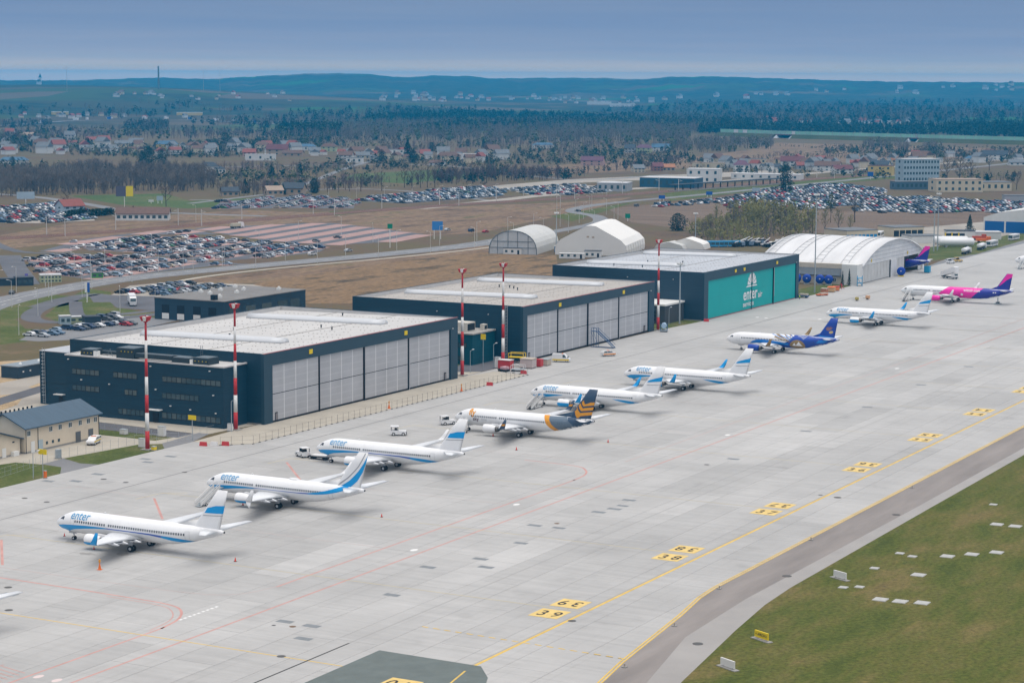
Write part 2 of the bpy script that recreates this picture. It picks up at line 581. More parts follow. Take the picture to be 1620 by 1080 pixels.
def grassland(name, stops, scale, fine=1.2, stretch=(1, 1, 1)):
 M = bpy.data.materials.new(name)
 M.use_nodes = True
 n, l = M.node_tree.nodes, M.node_tree.links
 b = n['Principled BSDF']
 b.inputs['Roughness'].default_value = 0.95
 b.inputs['Specular IOR Level'].default_value = 0.1
 g = n.new('ShaderNodeNewGeometry')
 mp = n.new('ShaderNodeMapping'); mp.inputs['Scale'].default_value = stretch
 l.new(g.outputs['Position'], mp.inputs[0])
 a = n.new('ShaderNodeTexNoise'); a.inputs['Scale'].default_value = scale; a.inputs['Detail'].default_value = 10; a.inputs['Roughness'].default_value = 0.7
 l.new(mp.outputs[0], a.inputs['Vector'])
 r = n.new('ShaderNodeValToRGB')
 e = r.color_ramp.elements
 e[0].position, e[0].color = stops[0]
 e[1].position, e[1].color = stops[-1]
 for p, c in stops[1:-1]:
  q = e.new(p); q.color = c
 l.new(a.outputs['Fac'], r.inputs[0])
 f = n.new('ShaderNodeTexNoise'); f.inputs['Scale'].default_value = fine; f.inputs['Detail'].default_value = 8; f.inputs['Roughness'].default_value = 0.75
 l.new(g.outputs['Position'], f.inputs['Vector'])
 fm = n.new('ShaderNodeMapRange'); fm.inputs['From Min'].default_value = 0.3; fm.inputs['From Max'].default_value = 0.7; fm.inputs['To Min'].default_value = 0.5; fm.inputs['To Max'].default_value = 1.5
 l.new(f.outputs['Fac'], fm.inputs[0])
 vm = n.new('ShaderNodeVectorMath'); vm.operation = 'SCALE'
 l.new(r.outputs[0], vm.inputs[0]); l.new(fm.outputs[0], vm.inputs['Scale'])
 l.new(vm.outputs[0], b.inputs['Base Color'])
 bp = n.new('ShaderNodeBump'); bp.inputs['Strength'].default_value = 0.5; bp.inputs['Distance'].default_value = 0.15
 l.new(f.outputs['Fac'], bp.inputs['Height']); l.new(bp.outputs[0], b.inputs['Normal'])
 return M


G_AIR = grassland('airfield_grass', [(0.30, (0.050, 0.066, 0.013, 1)), (0.44, (0.080, 0.094, 0.019, 1)), (0.54, (0.108, 0.104, 0.028, 1)), (0.62, (0.150, 0.122, 0.044, 1)), (0.76, (0.100, 0.072, 0.032, 1))], 0.06, stretch=(0.55, 1.5, 1))
G_LAWN = grassland('verge_grass', [(0.3, (0.055, 0.075, 0.018, 1)), (0.5, (0.085, 0.105, 0.028, 1)), (0.68, (0.15, 0.13, 0.06, 1))], 0.06)
G_GREEN = grassland('green_field', [(0.3, (0.055, 0.088, 0.024, 1)), (0.5, (0.078, 0.112, 0.034, 1)), (0.7, (0.13, 0.118, 0.05, 1))], 0.02, 0.3)
G_WET = grassland('dry_reed_field', [(0.30, (0.062, 0.045, 0.030, 1)), (0.42, (0.12, 0.085, 0.05, 1)), (0.50, (0.225, 0.148, 0.082, 1)), (0.60, (0.165, 0.11, 0.062, 1)), (0.74, (0.10, 0.095, 0.038, 1))], 0.045, 0.5, stretch=(0.6, 1.6, 1))
G_STRAW = grassland('straw_grass', [(0.32, (0.095, 0.066, 0.044, 1)), (0.44, (0.165, 0.112, 0.074, 1)), (0.54, (0.215, 0.148, 0.094, 1)), (0.66, (0.115, 0.100, 0.044, 1))], 0.03, 0.25, (0.7, 1.7, 1))
SAND = grassland('graded_sand', [(0.3, (0.28, 0.20, 0.115, 1)), (0.5, (0.40, 0.30, 0.185, 1)), (0.7, (0.34, 0.27, 0.18, 1))], 0.035, stretch=(1.8, 0.5, 1))
PLOUGH = grassland('bare_brown_soil', [(0.3, (0.115, 0.082, 0.060, 1)), (0.5, (0.165, 0.120, 0.088, 1)), (0.7, (0.20, 0.150, 0.11, 1))], 0.02, stretch=(2.6, 0.35, 1))
ASPH = mat('asphalt', (0.115, 0.115, 0.125, 1), 0.85, var=0.16, scale=0.06, spec=0.2, world=True)
ASPH_L = mat('worn_asphalt', (0.20, 0.20, 0.205, 1), 0.85, var=0.12, scale=0.05, spec=0.2, world=True)
ASPH_B = mat('brown_shoulder_asphalt', (0.235, 0.212, 0.198, 1), 0.85, var=0.18, scale=0.10, spec=0.2, world=True, stretch=(0.25, 1.6, 1))
ASPH_D = mat('new_asphalt', (0.13, 0.152, 0.145, 1), 0.85, var=0.1, scale=0.3, spec=0.2, world=True)
PAVER_B = mat('beige_paving', (0.40, 0.365, 0.305, 1), 0.85, var=0.10, scale=0.15, spec=0.2, world=True)
PAVER_P = mat('pink_paving', (0.36, 0.235, 0.21, 1), 0.85, var=0.12, scale=0.06, spec=0.2, world=True)
GRAVEL = mat('pale_gravel', (0.33, 0.30, 0.26, 1), 0.9, var=0.16, scale=0.05, spec=0.15, world=True)
BALLAST = mat('rail_ballast', (0.15, 0.085, 0.06, 1), 0.9, var=0.2, scale=0.08, spec=0.1, world=True)
CONC = [concrete('apron_concrete_%s' % k, (v, v * 0.985, v * 0.955, 1), 0.03) for k, v in (('mid', 0.395), ('pale', 0.425), ('grey', 0.375), ('warm', 0.385))]
P_YEL = mat('yellow_paint', (0.62, 0.42, 0.10, 1), 0.7, var=0.14, scale=0.5, world=True)
P_YELF = mat('faded_yellow_paint', (0.46, 0.40, 0.26, 1), 0.75, var=0.1, scale=0.3, world=True)
P_RED = mat('red_paint', (0.50, 0.27, 0.235, 1), 0.75, var=0.15, scale=0.3, world=True)
P_REDF = mat('faded_red_paint', (0.43, 0.345, 0.325, 1), 0.75, var=0.08, scale=0.3, world=True)
P_WHT = mat('white_paint', (0.72, 0.72, 0.70, 1), 0.7)
P_BLK = mat('black_paint', (0.035, 0.033, 0.03, 1), 0.7)

# --- the apron and what borders it
apron = sheet('apron', [(150, 139), (332, 139), (1400, 139), (1400, 301), (956, 300.4), (700, 303.5), (560, 304.4), (150, 304.4)], 0.02, CONC[0])
shoulder_edge = [(150, 98), (240, 113), (272, 120), (278.9, 121.1), (309.1, 125.4), (326.7, 127.5), (340, 128.2), (420, 128.4), (700, 128.4), (1400, 128.4)]
edge_line = [(150, 108), (230, 122), (272.2, 130.8), (283.8, 132.8), (313.7, 136.6), (326, 138.6), (334, 139.2), (700, 139.2), (1400, 139.2)]
sheet('taxiway_concrete', [(150, 139.05), (1400, 139.05), (1400, 130.0), (334, 130.4), (300, 126.5), (150, 103)], 0.016, CONC[3])
sheet('taxiway_shoulder', [(p[0], p[1] - 0.1) for p in edge_line] + [(1400, 131), (420, 131), (329, 131.8), (301.5, 130.6), (272, 124.5), (150, 102)], 0.024, ASPH_B)
sheet('shoulder_concrete_strip', [(150, 102), (272, 124.5), (301.5, 130.6), (329, 131.8), (420, 131), (1400, 131)] + shoulder_edge[::-1], 0.022, mat('strip_concrete', (0.31, 0.295, 0.28, 1), 0.8, var=0.08, scale=0.08, world=True))
sheet('airfield_grass', shoulder_edge + [(1600, 128.4), (1600, -150), (150, -150)], 0.012, G_AIR)
sheet('asphalt_patch', [(225, 144.2), (262, 144.2), (266.5, 146.2), (271.3, 150), (271.7, 167.7), (225, 167.7)], 0.07, ASPH_D, parent=apron)

# paving bays: lanes of concrete, each bay its own slab
unit = {}
for k, M in enumerate(CONC):
 mb = MB(); mb.box(0, 1, 0, 1, 0, 1)
 unit[k] = mb.mesh('concrete_slab', M)
LW = (303.6 - 139.6) / 22
for j in range(22):
 x = 232 - rng.uniform(0, 30)
 while x < 668:
  ln = float(rng.choice([22.5, 30, 37.5, 45]))
  y0 = 139.6 + j * LW
  w = rng.random()
  k = 1 if (4 <= j <= 9 and w < 0.42) else (2 if w > 0.83 else (3 if w > 0.72 else 0))
  o = link('concrete_slab', unit[k], apron, (x + 0.03, y0 + 0.03, 0.022))
  o.scale = (ln - 0.06, LW - 0.06, 0.03)
  x += ln
ZM = 0.056
# --- painted markings on the apron
ribbon('taxi_centre_line', [(150, 151.0), (1400, 151.0)], 0.55, ZM, P_YEL, apron)
ribbon('taxi_centre_line_border', [(150, 151.5), (1400, 151.5)], 0.2, ZM, mat('grey_border', (0.30, 0.28, 0.24, 1), 0.8), apron)
for o_ in (0.0, 0.5):
 ribbon('taxi_edge_line', [(p[0], p[1] + o_) for p in edge_line], 0.28, 0.04 if o_ == 0 else ZM, P_YEL, apron)
ribbon('curved_taxi_line', smooth_line([(225, 138.5), (245, 143.2), (258, 148.5), (268, 150.8)], 6), 0.3, 0.078, P_YEL, apron)
ribbon('service_road_line', [(150, 196.6), (1400, 196.6)], 0.4, ZM, P_RED, apron)
ribbon('service_road_line', [(150, 204.3), (267, 204.2)], 0.4, ZM, P_RED, apron)
ribbon('stand_boundary_line', smooth_line([(266, 204.2), (272, 205.4), (277.0, 208.6), (279.2, 213), (279.8, 222), (280.3, 240), (280.5, 275)], 6), 0.45, ZM, P_RED, apron)
ribbon('stand_boundary_line', smooth_line([(264, 204.9), (271, 206.2), (275.8, 209.5), (278.0, 214), (278.6, 225)], 6), 0.2, ZM, P_RED, apron)
ribbon('stand_boundary_line', smooth_line([(286.4, 275), (286.7, 232), (287.4, 214), (290.5, 207), (298, 204.4)], 6), 0.25, ZM, P_REDF, apron)
ribbon('service_road_line', [(298, 204.3), (411, 204.3)], 0.4, ZM, P_RED, apron)
ribbon('stand_boundary_line', smooth_line([(410, 204.3), (417, 205), (422.5, 207.5), (426, 212), (427, 225)], 6), 0.45, ZM, P_RED, apron)
ribbon('service_road_line', [(436, 204.3), (1400, 204.3)], 0.4, ZM, P_REDF, apron)
for uu in (333, 380, 433, 480, 526, 600, 680, 770):
 ribbon('stand_boundary_line', [(uu, 205), (uu, 268)], 0.2, ZM, P_REDF, apron)
for uu in (334.0, 382.0, 288.0):
 ribbon('clearance_line', [(uu, 255.6), (uu + 16.0, 269.9)], 0.5, ZM, P_RED, apron)
ribbon('clearance_line', [(1, 0)] and [(350, 270), (352, 292), (336, 299)], 0.25, ZM, P_REDF, apron)
stands = [(261.5, '40'), (308.0, '39'), (355.4, '38'), (402.4, '37'), (456.4, '36'), (502.4, '35'), (548.2, '34'), (594.4, '33'), (638.4, '32'), (683, '31'), (727.8, '30'), (773, '29'), (819, '28')]
for uu, num in stands:
 ribbon('lead_in_line', [(uu, 151.4), (uu, 272)], 0.28, ZM + 0.004, P_YELF if uu > 280 else P_YEL, apron)
 if uu < 560:
  ribbon('stop_bar', [(uu - 8, 272.6), (uu - 0.5, 272), (uu + 2.5, 267.5)], 0.3, ZM, P_YELF, apron)
 if num in ('40', '39', '38', '37', '36', '35', '34', '33'):
  for sgn in (-1, 1):
   cx, cy = uu + sgn * 3.75 - (8 if num == '40' else 0), 155.6
   pn = sheet('stand_number_panel', [(cx - 2.7, cy - 2.6), (cx + 2.7, cy - 2.6), (cx + 2.7, cy + 2.6), (cx - 2.7, cy + 2.6)], ZM + 0.02, mat('yellow_panel_paint', (0.66, 0.48, 0.17, 1), 0.7, var=0.1, scale=0.6, world=True), apron)
   for k, ch in enumerate(num):
    vs, fs, w = text_tris(ch, 4.4, 0.04)
    oy = (-1) * sgn * -1.25 if False else 0
    dy = (1.25 if k == 0 else -1.25)
    pts = []
    for (tx, ty) in vs:
     a, c = tx - w / 2, ty - 1.55
     if sgn < 0:
      pts.append((cx + c, cy + dy - a * 0.75, ZM + 0.032))
     else:
      pts.append((cx - c, cy - dy + a * 0.75, ZM + 0.032))
    mb = MB(); mb.add(pts, fs)
    mb.build('digit', P_BLK, pn)
for k in range(18):
 v0 = 169.3 - k * 2.05
 ribbon('dashed_line', [(287.1 - k * 0.1, v0), (287.0 - k * 0.1, v0 - 1.15)], 0.35, ZM + 0.014, P_YEL, apron)
for k in range(9):
 ribbon('dashed_white_line', [(271.7 + k * 1.2, 204.9), (272.4 + k * 1.2, 204.9)], 0.5, ZM + 0.01, P_WHT, apron)
for k in range(9):
 x = 226 + k * 1.25
 ribbon('hatched_line', [(x, 205.2 + 0.5), (x + 1.2, 211)], 0.2, ZM + 0.008, P_RED, apron)
ribbon('hatched_line', [(222, 211.4), (238, 211.4)], 0.25, ZM + 0.008, P_RED, apron)
ribbon('drain_channel', [(200, 173.9), (273, 173.9)], 0.3, ZM + 0.004, P_BLK, apron)
ribbon('drain_channel', [(200, 282.2), (1000, 283)], 0.35, ZM + 0.004, mat('drain_grate', (0.20, 0.195, 0.19, 1), 0.7, 0.2), apron)
ribbon('construction_joint', [(273, 173.9), (1200, 173.9)], 0.22, ZM + 0.002, mat('joint_sealant', (0.30, 0.295, 0.285, 1), 0.8), apron)
# worn patches and covers
cov = mat('repair_patch', (0.20, 0.215, 0.225, 1), 0.8, var=0.15, scale=1.0, world=True)
cov2 = mat('access_cover', (0.09, 0.085, 0.08, 1), 0.7)
rust = mat('rusty_cover', (0.16, 0.10, 0.06, 1), 0.8)
for px, py, w, h, k in [(451, 983, 2.4, 1.2, 0), (493, 990, 2.4, 1.2, 0), (480, 1010, 2.4, 1.2, 0), (620, 941, 2.4, 1.2, 0), (677, 897, 2.4, 1.2, 0), (760, 884, 2.4, 1.2, 0), (769, 897, 2.4, 1.2, 0), (824, 859, 2.2, 1.1, 0), (846, 831, 2.4, 1.2, 0), (884, 835, 2.2, 1.1, 0), (947, 810, 2.4, 1.2, 0), (972, 805, 2.4, 1.2, 0), (985, 800, 2.2, 1.0, 0), (995, 791, 2.4, 1.2, 0), (1160, 726, 2.4, 1.2, 0), (1275, 682, 2.2, 1.2, 0), (1372, 644, 2.4, 1.2, 0), (1457, 609, 2.4, 1.2, 0), (1532, 580, 2.4, 1.2, 0), (120, 761, 2.4, 1.2, 0), (155, 750, 2.4, 1.2, 0), (76, 761, 2.2, 1.2, 0), (230, 726, 2.2, 1.1, 0), (270, 722, 2.4, 1.2, 0), (234, 731, 2.2, 1.1, 0), (15, 940, 2.4, 1.2, 0), (13, 929, 1.0, 0.8, 1), (14, 965, 1.0, 0.8, 1), (445, 1038, 1.0, 0.8, 1), (463, 991, 0.8, 0.8, 2), (433, 989, 0.5, 0.5, 1), (881, 828, 0.8, 0.8, 2), (905, 982, 1.0, 0.7, 1), (164, 758, 1.0, 0.8, 1), (199, 763, 0.9, 0.7, 1), (292, 747, 0.9, 0.7, 1), (74, 794, 0.9, 0.7, 1), (39, 788, 0.9, 0.7, 1), (1325, 787, 1.2, 0.8, 1), (1118, 735, 0.9, 0.7, 1), (1298, 783, 0.7, 0.7, 1), (1418, 814, 1.2, 0.7, 1), (1245, 911, 1.2, 0.7, 1), (1104, 1018, 1.2, 0.7, 1)]:
 x, y = locate(px, py)
 if w > 2:
  sheet('repair_patch', [(x - w / 3, y - h * 1.2), (x + w / 3, y - h * 1.2), (x + w / 3, y + h * 1.2), (x - w / 3, y + h * 1.2)], ZM + 0.003, cov, apron)
 else:
  mb = MB(); n = 10
  mb.prism([(x + w * 0.7 * math.cos(6.283 * i / n), y + w * 0.7 * math.sin(6.283 * i / n)) for i in range(n)], 'z', 0.02, ZM + 0.01)
  mb.build('access_cover', cov2 if k == 1 else rust, apron)
stain = mat('oil_stain', (0.29, 0.28, 0.265, 1), .7, var=.12, scale=.6, world=True)
for uu in (308, 355.4, 402.4, 456.4, 502.4, 548.2, 594.4, 638.4, 727.8):
 for dx, vv, r_ in ((-2.9, 242.5, 1.3), (2.9, 242.8, 1.1), (.4, 258.5, .8), (-5, 250, .9), (4.6, 247, 1.2)):
  cx, cy = uu + dx + rng.normal(0, .5), vv + rng.normal(0, 1.5)
  rr_ = [r_ * rng.uniform(.5, 1.4) for _ in range(11)]
  sheet('oil_stain', [(cx + q * math.cos(k * .571), cy + 1.5 * q * math.sin(k * .571)) for k, q in enumerate(rr_)], ZM + .001, stain, apron)
for px, py in [(61, 1070), (90, 1076), (655, 870), (817, 798), (1151, 688), (1419, 583), (1297, 505), (1198, 502), (1212, 503)]:
 x, y = locate(px, py)
 mb = MB(); n = 14
 mb.prism([(x + 1.0 * math.cos(6.283 * i / n), y + 0.6 * math.sin(6.283 * i / n)) for i in range(n)], 'z', 0.03, ZM + 0.012)
 mb.build('painted_disc', P_WHT if px > 100 else mat('pinkish_disc', (0.62, 0.52, 0.50, 1), 0.7), apron)

# --- hangar forecourts, verges, yards
def kerb(name, pts, z=0.14, w=0.3, M=None):
 ribbon(name, pts, w, z, M or mat('kerb_stone', (0.42, 0.41, 0.38, 1), 0.8))


sheet('hangar_forecourt', [(408.5, 296), (414, 290.4), (551, 289.9), (553.6, 302), (533, 305), (428, 305.6), (410, 304.4)], 0.064, PAVER_B)
sheet('verge', [(150, 304.4), (362, 304.4), (368.4, 309.4), (369, 315), (368, 322), (355, 326), (150, 326)], 0.03, G_LAWN)
sheet('verge', [(375, 304.5), (408.8, 304.4), (404, 309), (400, 313.2), (377.4, 316.2), (374.2, 309)], 0.03, G_LAWN)
sheet('yard_paving', [(330, 314), (369.5, 315.5), (377.4, 316.2), (400.2, 313.2), (404, 309), (421, 308), (421, 312), (409, 314), (407, 326), (407, 352), (330, 352)], 0.026, PAVER_B)
sheet('gate_link', [(362, 304.4), (375, 304.45), (374.2, 309), (377.2, 316), (369.2, 315.6), (368.4, 309.4)], 0.034, ASPH_L)
sheet('gate_link', [(398.9, 304.45), (409.5, 304.4), (421, 307.8), (421, 311), (404.4, 309.3)], 0.034, ASPH_L)
sheet('service_road', [(412.5, 311), (419.4, 311), (423.5, 362), (423.5, 372), (380, 398), (340, 420), (337, 414), (378, 390), (414.5, 366)], 0.038, ASPH)
sheet('verge', [(406.6, 313), (412.4, 312), (414.4, 366), (407.2, 362)], 0.03, G_LAWN)
sheet('yard_paving', [(419.5, 308), (438, 306), (439, 376), (424, 376), (423.6, 362)], 0.03, PAVER_B)
sheet('graded_sand', [(340, 352), (414, 366), (424, 376), (439, 377), (536, 370), (548, 400), (500, 440), (440, 470), (380, 470), (300, 440)], 0.018, SAND)
sheet('yard_paving', PX((0, 606), (80, 590), (85, 598), (45, 612), (75, 622), (75, 640), (0, 668), (0, 650), (28, 640), (40, 622), (0, 625)), 0.028, GRAVEL)
ribbon('service_road', PX((-20, 641), (75, 612), (160, 590)), 6, 0.042, ASPH)
sheet('forecourt', [(535.6, 305), (576, 304.6), (576, 365), (535.6, 365)], 0.03, ASPH)
sheet('verge', [(540, 312), (575.5, 322), (575.5, 330), (536, 330)], 0.036, G_LAWN)
sheet('yard_paving', [(536, 304.6), (551, 304.6), (546, 312), (538.5, 309)], 0.04, PAVER_B)
sheet('forecourt', [(672, 303.6), (707.4, 301.4), (707.4, 360), (672, 360)], 0.03, G_LAWN)
sheet('forecourt', [(801.8, 300.6), (862, 300.2), (862, 312), (801.8, 316)], 0.03, G_LAWN)
sheet('far_verge', PX((1478, 412), (1545, 402), (1620, 380), (1620, 365), (1555, 382), (1460, 392), (1440, 405)), 0.028, G_LAWN)
sheet('far_apron', [(956, 300.2), (1400, 300.8), (1400, 318), (1150, 318), (1000, 305)], 0.026, ASPH_L)
sheet('depot_yard', PX((1330, 372), (1620, 345), (1620, 366), (1500, 394), (1440, 398), (1360, 385)), 0.022, GRAVEL)

# ------------------------------------------------------------------ roads, railway, car parks, fields beyond the hangars
sheet('reed_field', PX((420, 470), (385, 455), (430, 440), (520, 424), (640, 408), (760, 392), (790, 402), (880, 404), (890, 470), (700, 486), (560, 480), (480, 480)), 0.012, G_WET)
sheet('field_verge', PX((300, 442), (400, 431), (600, 410), (770, 388), (790, 397), (640, 412), (520, 430), (420, 446), (330, 452)), 0.02, G_STRAW)
sheet('roundabout_green', PX((0, 480), (60, 463), (130, 470), (120, 480), (60, 492), (25, 505), (40, 520), (110, 524), (40, 540), (0, 545)), 0.014, G_LAWN)
sheet('depot_green', PX((110, 470), (140, 456), (175, 462), (180, 486), (250, 496), (280, 492), (270, 510), (120, 522), (70, 500)), 0.014, G_LAWN)
sheet('rail_verge', PX((0, 372), (120, 352), (380, 332), (500, 336), (640, 330), (900, 320), (1000, 312), (940, 330), (760, 368), (690, 372), (480, 352), (250, 370), (0, 395)), 0.010, G_STRAW)
sheet('green_strip', PX((530, 341), (610, 334), (600, 331), (520, 335)), 0.03, G_GREEN)
sheet('green_strip', PX((870, 342), (925, 333), (1010, 318), (990, 324), (905, 350)), 0.03, G_LAWN)
sheet('green_field', PX((110, 310), (260, 306), (300, 318), (420, 312), (430, 322), (300, 330), (190, 324)), 0.012, G_GREEN)
sheet('green_field', PX((560, 275), (700, 268), (760, 280), (640, 290), (540, 285)), 0.012, G_GREEN)
sheet('green_field', PX((1050, 306), (1240, 286), (1440, 268), (1450, 280), (1250, 296), (1060, 318)), 0.012, G_LAWN)
sheet('brown_field', PX((960, 330), (1100, 318), (1180, 330), (1400, 336), (1620, 336), (1620, 352), (1380, 372), (1240, 366), (1080, 362), (1000, 352)), 0.014, PLOUGH)
sheet('straw_field', PX((1230, 226), (1620, 236), (1620, 246), (1230, 262), (1080, 250), (1180, 238)), 0.012, G_STRAW)
sheet('straw_field', PX((880, 262), (1060, 246), (1240, 252), (1060, 268), (880, 276), (820, 270)), 0.014, G_STRAW)

road_main = [(470, 470), (560, 520), (620, 553), (680, 570), (735, 576), (810, 566), (890, 551), (965, 543), (1030, 547), (1100, 553), (1161, 563), (1213, 590), (1245, 622), (1298, 640), (1376, 642), (1469, 634), (1629, 626), (1912, 613), (2300, 600)]
ml = smooth_line(road_main, 8)
nrd = 8 * 8
road = ribbon('main_road', ml[:nrd + 1], 17, 0.05, ASPH_L)
ribbon('main_road_bend', ml[nrd:], 9.5, 0.052, ASPH_L)
wl_ = MB()
for off in (0.0, 4.2, -4.2):
 L, _ = ribbon_pts(ml, 2 * off if off else 0.02)
 base = L if off >= 0 else ribbon_pts(ml, -2 * off)[1]
 for i in range(0, nrd, 1 if off == 0 else 2):
  a, b_ = base[i], base[i + 1]
  d = (b_ - a); d.normalize(); nn = Vector((-d.y, d.x)) * 0.12
  e_ = b_ if off == 0 else a + (b_ - a) * 0.55
  wl_.add([(a.x + nn.x, a.y + nn.y, 0.06), (a.x - nn.x, a.y - nn.y, 0.06), (e_.x - nn.x, e_.y - nn.y, 0.06), (e_.x + nn.x, e_.y + nn.y, 0.06)], [(0, 1, 2, 3)])
tag(wl_.build('lane_marking', P_WHT, road), kind='stuff')
ribbon('footpath', [(690, 534), (740, 552), (800, 551), (880, 536), (960, 527), (1040, 531)], 3.2, 0.045, PAVER_B, smooth=5)
ribbon('side_road', PX((60, 486), (100, 474), (150, 466), (165, 478)), 8, 0.046, ASPH, smooth=5)
ribbon('loop_road', [(655, 541), (636, 536), (618, 528), (602, 518), (591, 508), (587, 499), (591, 491), (602, 486), (632, 479), (660, 474)], 7, 0.05, ASPH, smooth=5)
ribbon('loop_road', [(646, 534), (628, 519), (612, 505), (607, 498), (614, 493), (640, 488)], 5, 0.054, ASPH, smooth=5)
sheet('truck_yard', PX((160, 466), (275, 470), (282, 494), (185, 487)), 0.04, ASPH)
sheet('staff_car_park', PX((165, 472), (205, 452), (270, 446), (400, 450), (480, 466), (480, 480), (380, 470), (275, 480), (270, 471)), 0.036, GRAVEL)
sheet('small_car_park', PX((30, 538), (60, 524), (130, 512), (215, 500), (285, 506), (150, 536), (60, 540)), 0.042, ASPH_L)
ribbon('ramp_road', PX((14, 404), (24, 425), (42, 450)), 11, 0.05, ASPH)
ribbon('ramp_road', PX((-20, 380), (30, 398), (120, 402), (200, 412), (330, 416), (420, 420)), 6, 0.048, ASPH, smooth=4)
ribbon('far_road', PX((-20, 306), (60, 312), (150, 325), (190, 332), (300, 338), (420, 342)), 9, 0.04, ASPH_L, smooth=4)
ribbon('far_road', PX((300, 322), (500, 300), (640, 302), (780, 318)), 6, 0.03, ASPH_L, smooth=4)
ribbon('station_road', PX((660, 330), (760, 320), (900, 305), (1040, 296), (1240, 278), (1440, 262), (1640, 250)), 14, 0.034, GRAVEL, smooth=4)
ribbon('village_road', PX((0, 280), (100, 283), (260, 268), (480, 262), (700, 262), (900, 284), (1060, 276)), 7, 0.03, ASPH_L, smooth=4)
ribbon('village_road', PX((300, 316), (420, 312), (560, 262), (640, 246)), 6, 0.032, ASPH_L, smooth=4)
sheet('shed_yard', PX((780, 302), (900, 290), (1040, 284), (1150, 280), (1260, 276), (1250, 268), (1080, 276), (900, 284), (780, 294)), 0.026, GRAVEL)
# railway: ballast bed, two tracks
rail_line = PX((-30, 379), (200, 365), (400, 348), (620, 331), (800, 319), (1000, 307), (1240, 287), (1500, 268))
rb = ribbon('railway', rail_line, 18, 0.044, BALLAST, smooth=4)
steel = mat('rail_steel', (0.28, 0.20, 0.16, 1), 0.45, 0.6)
rl = smooth_line(rail_line, 4)
for off in (-4.0, -2.5, 2.5, 4.0):
 ribbon('rail', rl, 0.25, 0.2, steel, rb, off=off)

# --- car parks: strips of paving, slots either side
CAR_SLOTS = []


def clip_line(poly, o, d):
 ts = []
 for i in range(len(poly)):
  a, b = Vector(poly[i]), Vector(poly[(i + 1) % len(poly)])
  e = b - a
  den = d.x * e.y - d.y * e.x
  if abs(den) < 1e-9:
   continue
  w = a - o
  t = (w.x * e.y - w.y * e.x) / den
  s = (w.x * d.y - w.y * d.x) / den
  if 0 <= s < 1:
   ts.append(t)
 ts.sort()
 return list(zip(ts[::2], ts[1::2]))


def car_park(name, label, px_poly, ang, occ, period=18.0, strip=10.4, base=None, pave=None, z=0.03, pitch=2.9, ends=None):
 poly = PX(*px_poly)
 root = sheet(name, poly, z, base or ASPH)
 d = Vector((math.cos(ang), math.sin(ang)))
 nrm = Vector((-d.y, d.x))
 ks = [Vector(p).dot(nrm) for p in poly]
 k = math.floor(min(ks) / period) * period + period * 0.5
 while k < max(ks):
  o = nrm * k
  for t0, t1 in clip_line(poly, o, d):
   if t1 - t0 < 8:
    continue
   a, b = o + d * (t0 + 1), o + d * (t1 - 1)
   if pave:
    ribbon('parking_strip', [tuple(a), tuple(b)], strip, z + 0.006, pave, root)
   t = t0 + 2.5
   while t < t1 - 2:
    for s in (-1, 1):
     p = o + d * t + nrm * (s * 2.7)
     CAR_SLOTS.append((p.x, p.y, math.atan2(nrm.y * s, nrm.x * s) + rng.normal(0, 0.03), occ, label))
    t += pitch
  k += period


ROW = R(9.5)
car_park('pink_car_park', 'crowded pink car park', [(128, 390), (180, 379), (215, 373), (330, 376), (420, 384), (518, 391), (505, 399), (440, 406), (350, 413), (290, 409), (205, 399), (140, 396)], ROW, 0.62, pave=PAVER_P)
car_park('pink_car_park', 'roadside pink car park', [(42, 412), (104, 403), (215, 403), (323, 413), (362, 418), (208, 435), (151, 443), (62, 432)], ROW, 0.40, pave=PAVER_P, z=0.034)
car_park('pink_car_park', 'thinly filled pink car park', [(60, 398), (135, 378), (219, 368), (300, 362), (345, 371), (215, 371), (176, 377), (124, 389), (110, 399)], ROW, 0.10, pave=PAVER_P, z=0.032)
car_park('pink_car_park', 'almost empty pink car park', [(305, 361), (480, 353), (530, 353), (674, 371), (612, 383), (520, 388), (425, 381), (352, 370)], ROW, 0.003, pave=PAVER_P, z=0.033)
car_park('staff_parking', 'depot gravel car park', [(190, 468), (205, 455), (270, 448), (345, 452), (400, 458), (420, 464), (340, 472), (276, 478), (262, 468)], R(4), 0.72, period=15, z=0.04, base=GRAVEL)
car_park('small_parking', 'small hangar car park', [(38, 533), (70, 522), (150, 510), (168, 526), (90, 536)], R(4), 0.55, period=17, z=0.046, base=ASPH_L)
car_park('small_parking', 'parking beside the kiosk', [(138, 506), (205, 499), (218, 512), (168, 519)], R(4), 0.75, period=15, z=0.047, base=ASPH_L)
car_park('old_car_park', 'gravel car park at the far left edge', [(-40, 338), (0, 330), (95, 321), (142, 333), (150, 349), (60, 353), (0, 353), (-40, 352)], R(2), 0.85, z=0.03, base=GRAVEL)
car_park('pink_far_park', 'far pink car park beyond the railway', [(335, 331), (350, 319), (480, 309), (562, 316), (560, 330), (450, 329)], R(20), 0.8, z=0.03, pave=PAVER_P)
car_park('row_car_park', 'long car park below the row of bare trees', [(566, 318), (600, 309), (760, 296), (800, 300), (790, 311), (640, 322)], R(-5), 0.8, z=0.03)
car_park('yard_parking', 'works yard left of the railway station', [(800, 300), (900, 292), (985, 296), (960, 305), (850, 311)], R(-5), 0.45, z=0.036, base=GRAVEL)
car_park('field_car_park', 'vast field car park below the hotel', [(1135, 318), (1232, 297), (1330, 292), (1402, 300), (1392, 322), (1280, 333), (1155, 331)], R(-25), 0.82, period=17, z=0.024, base=PLOUGH, pitch=3.3)
car_park('field_car_park', 'field car park below the cream office', [(1395, 312), (1470, 312), (1550, 318), (1660, 322), (1660, 335), (1500, 338), (1400, 338), (1345, 334)], R(-30), 0.8, period=17, z=0.026, base=PLOUGH, pitch=3.3)
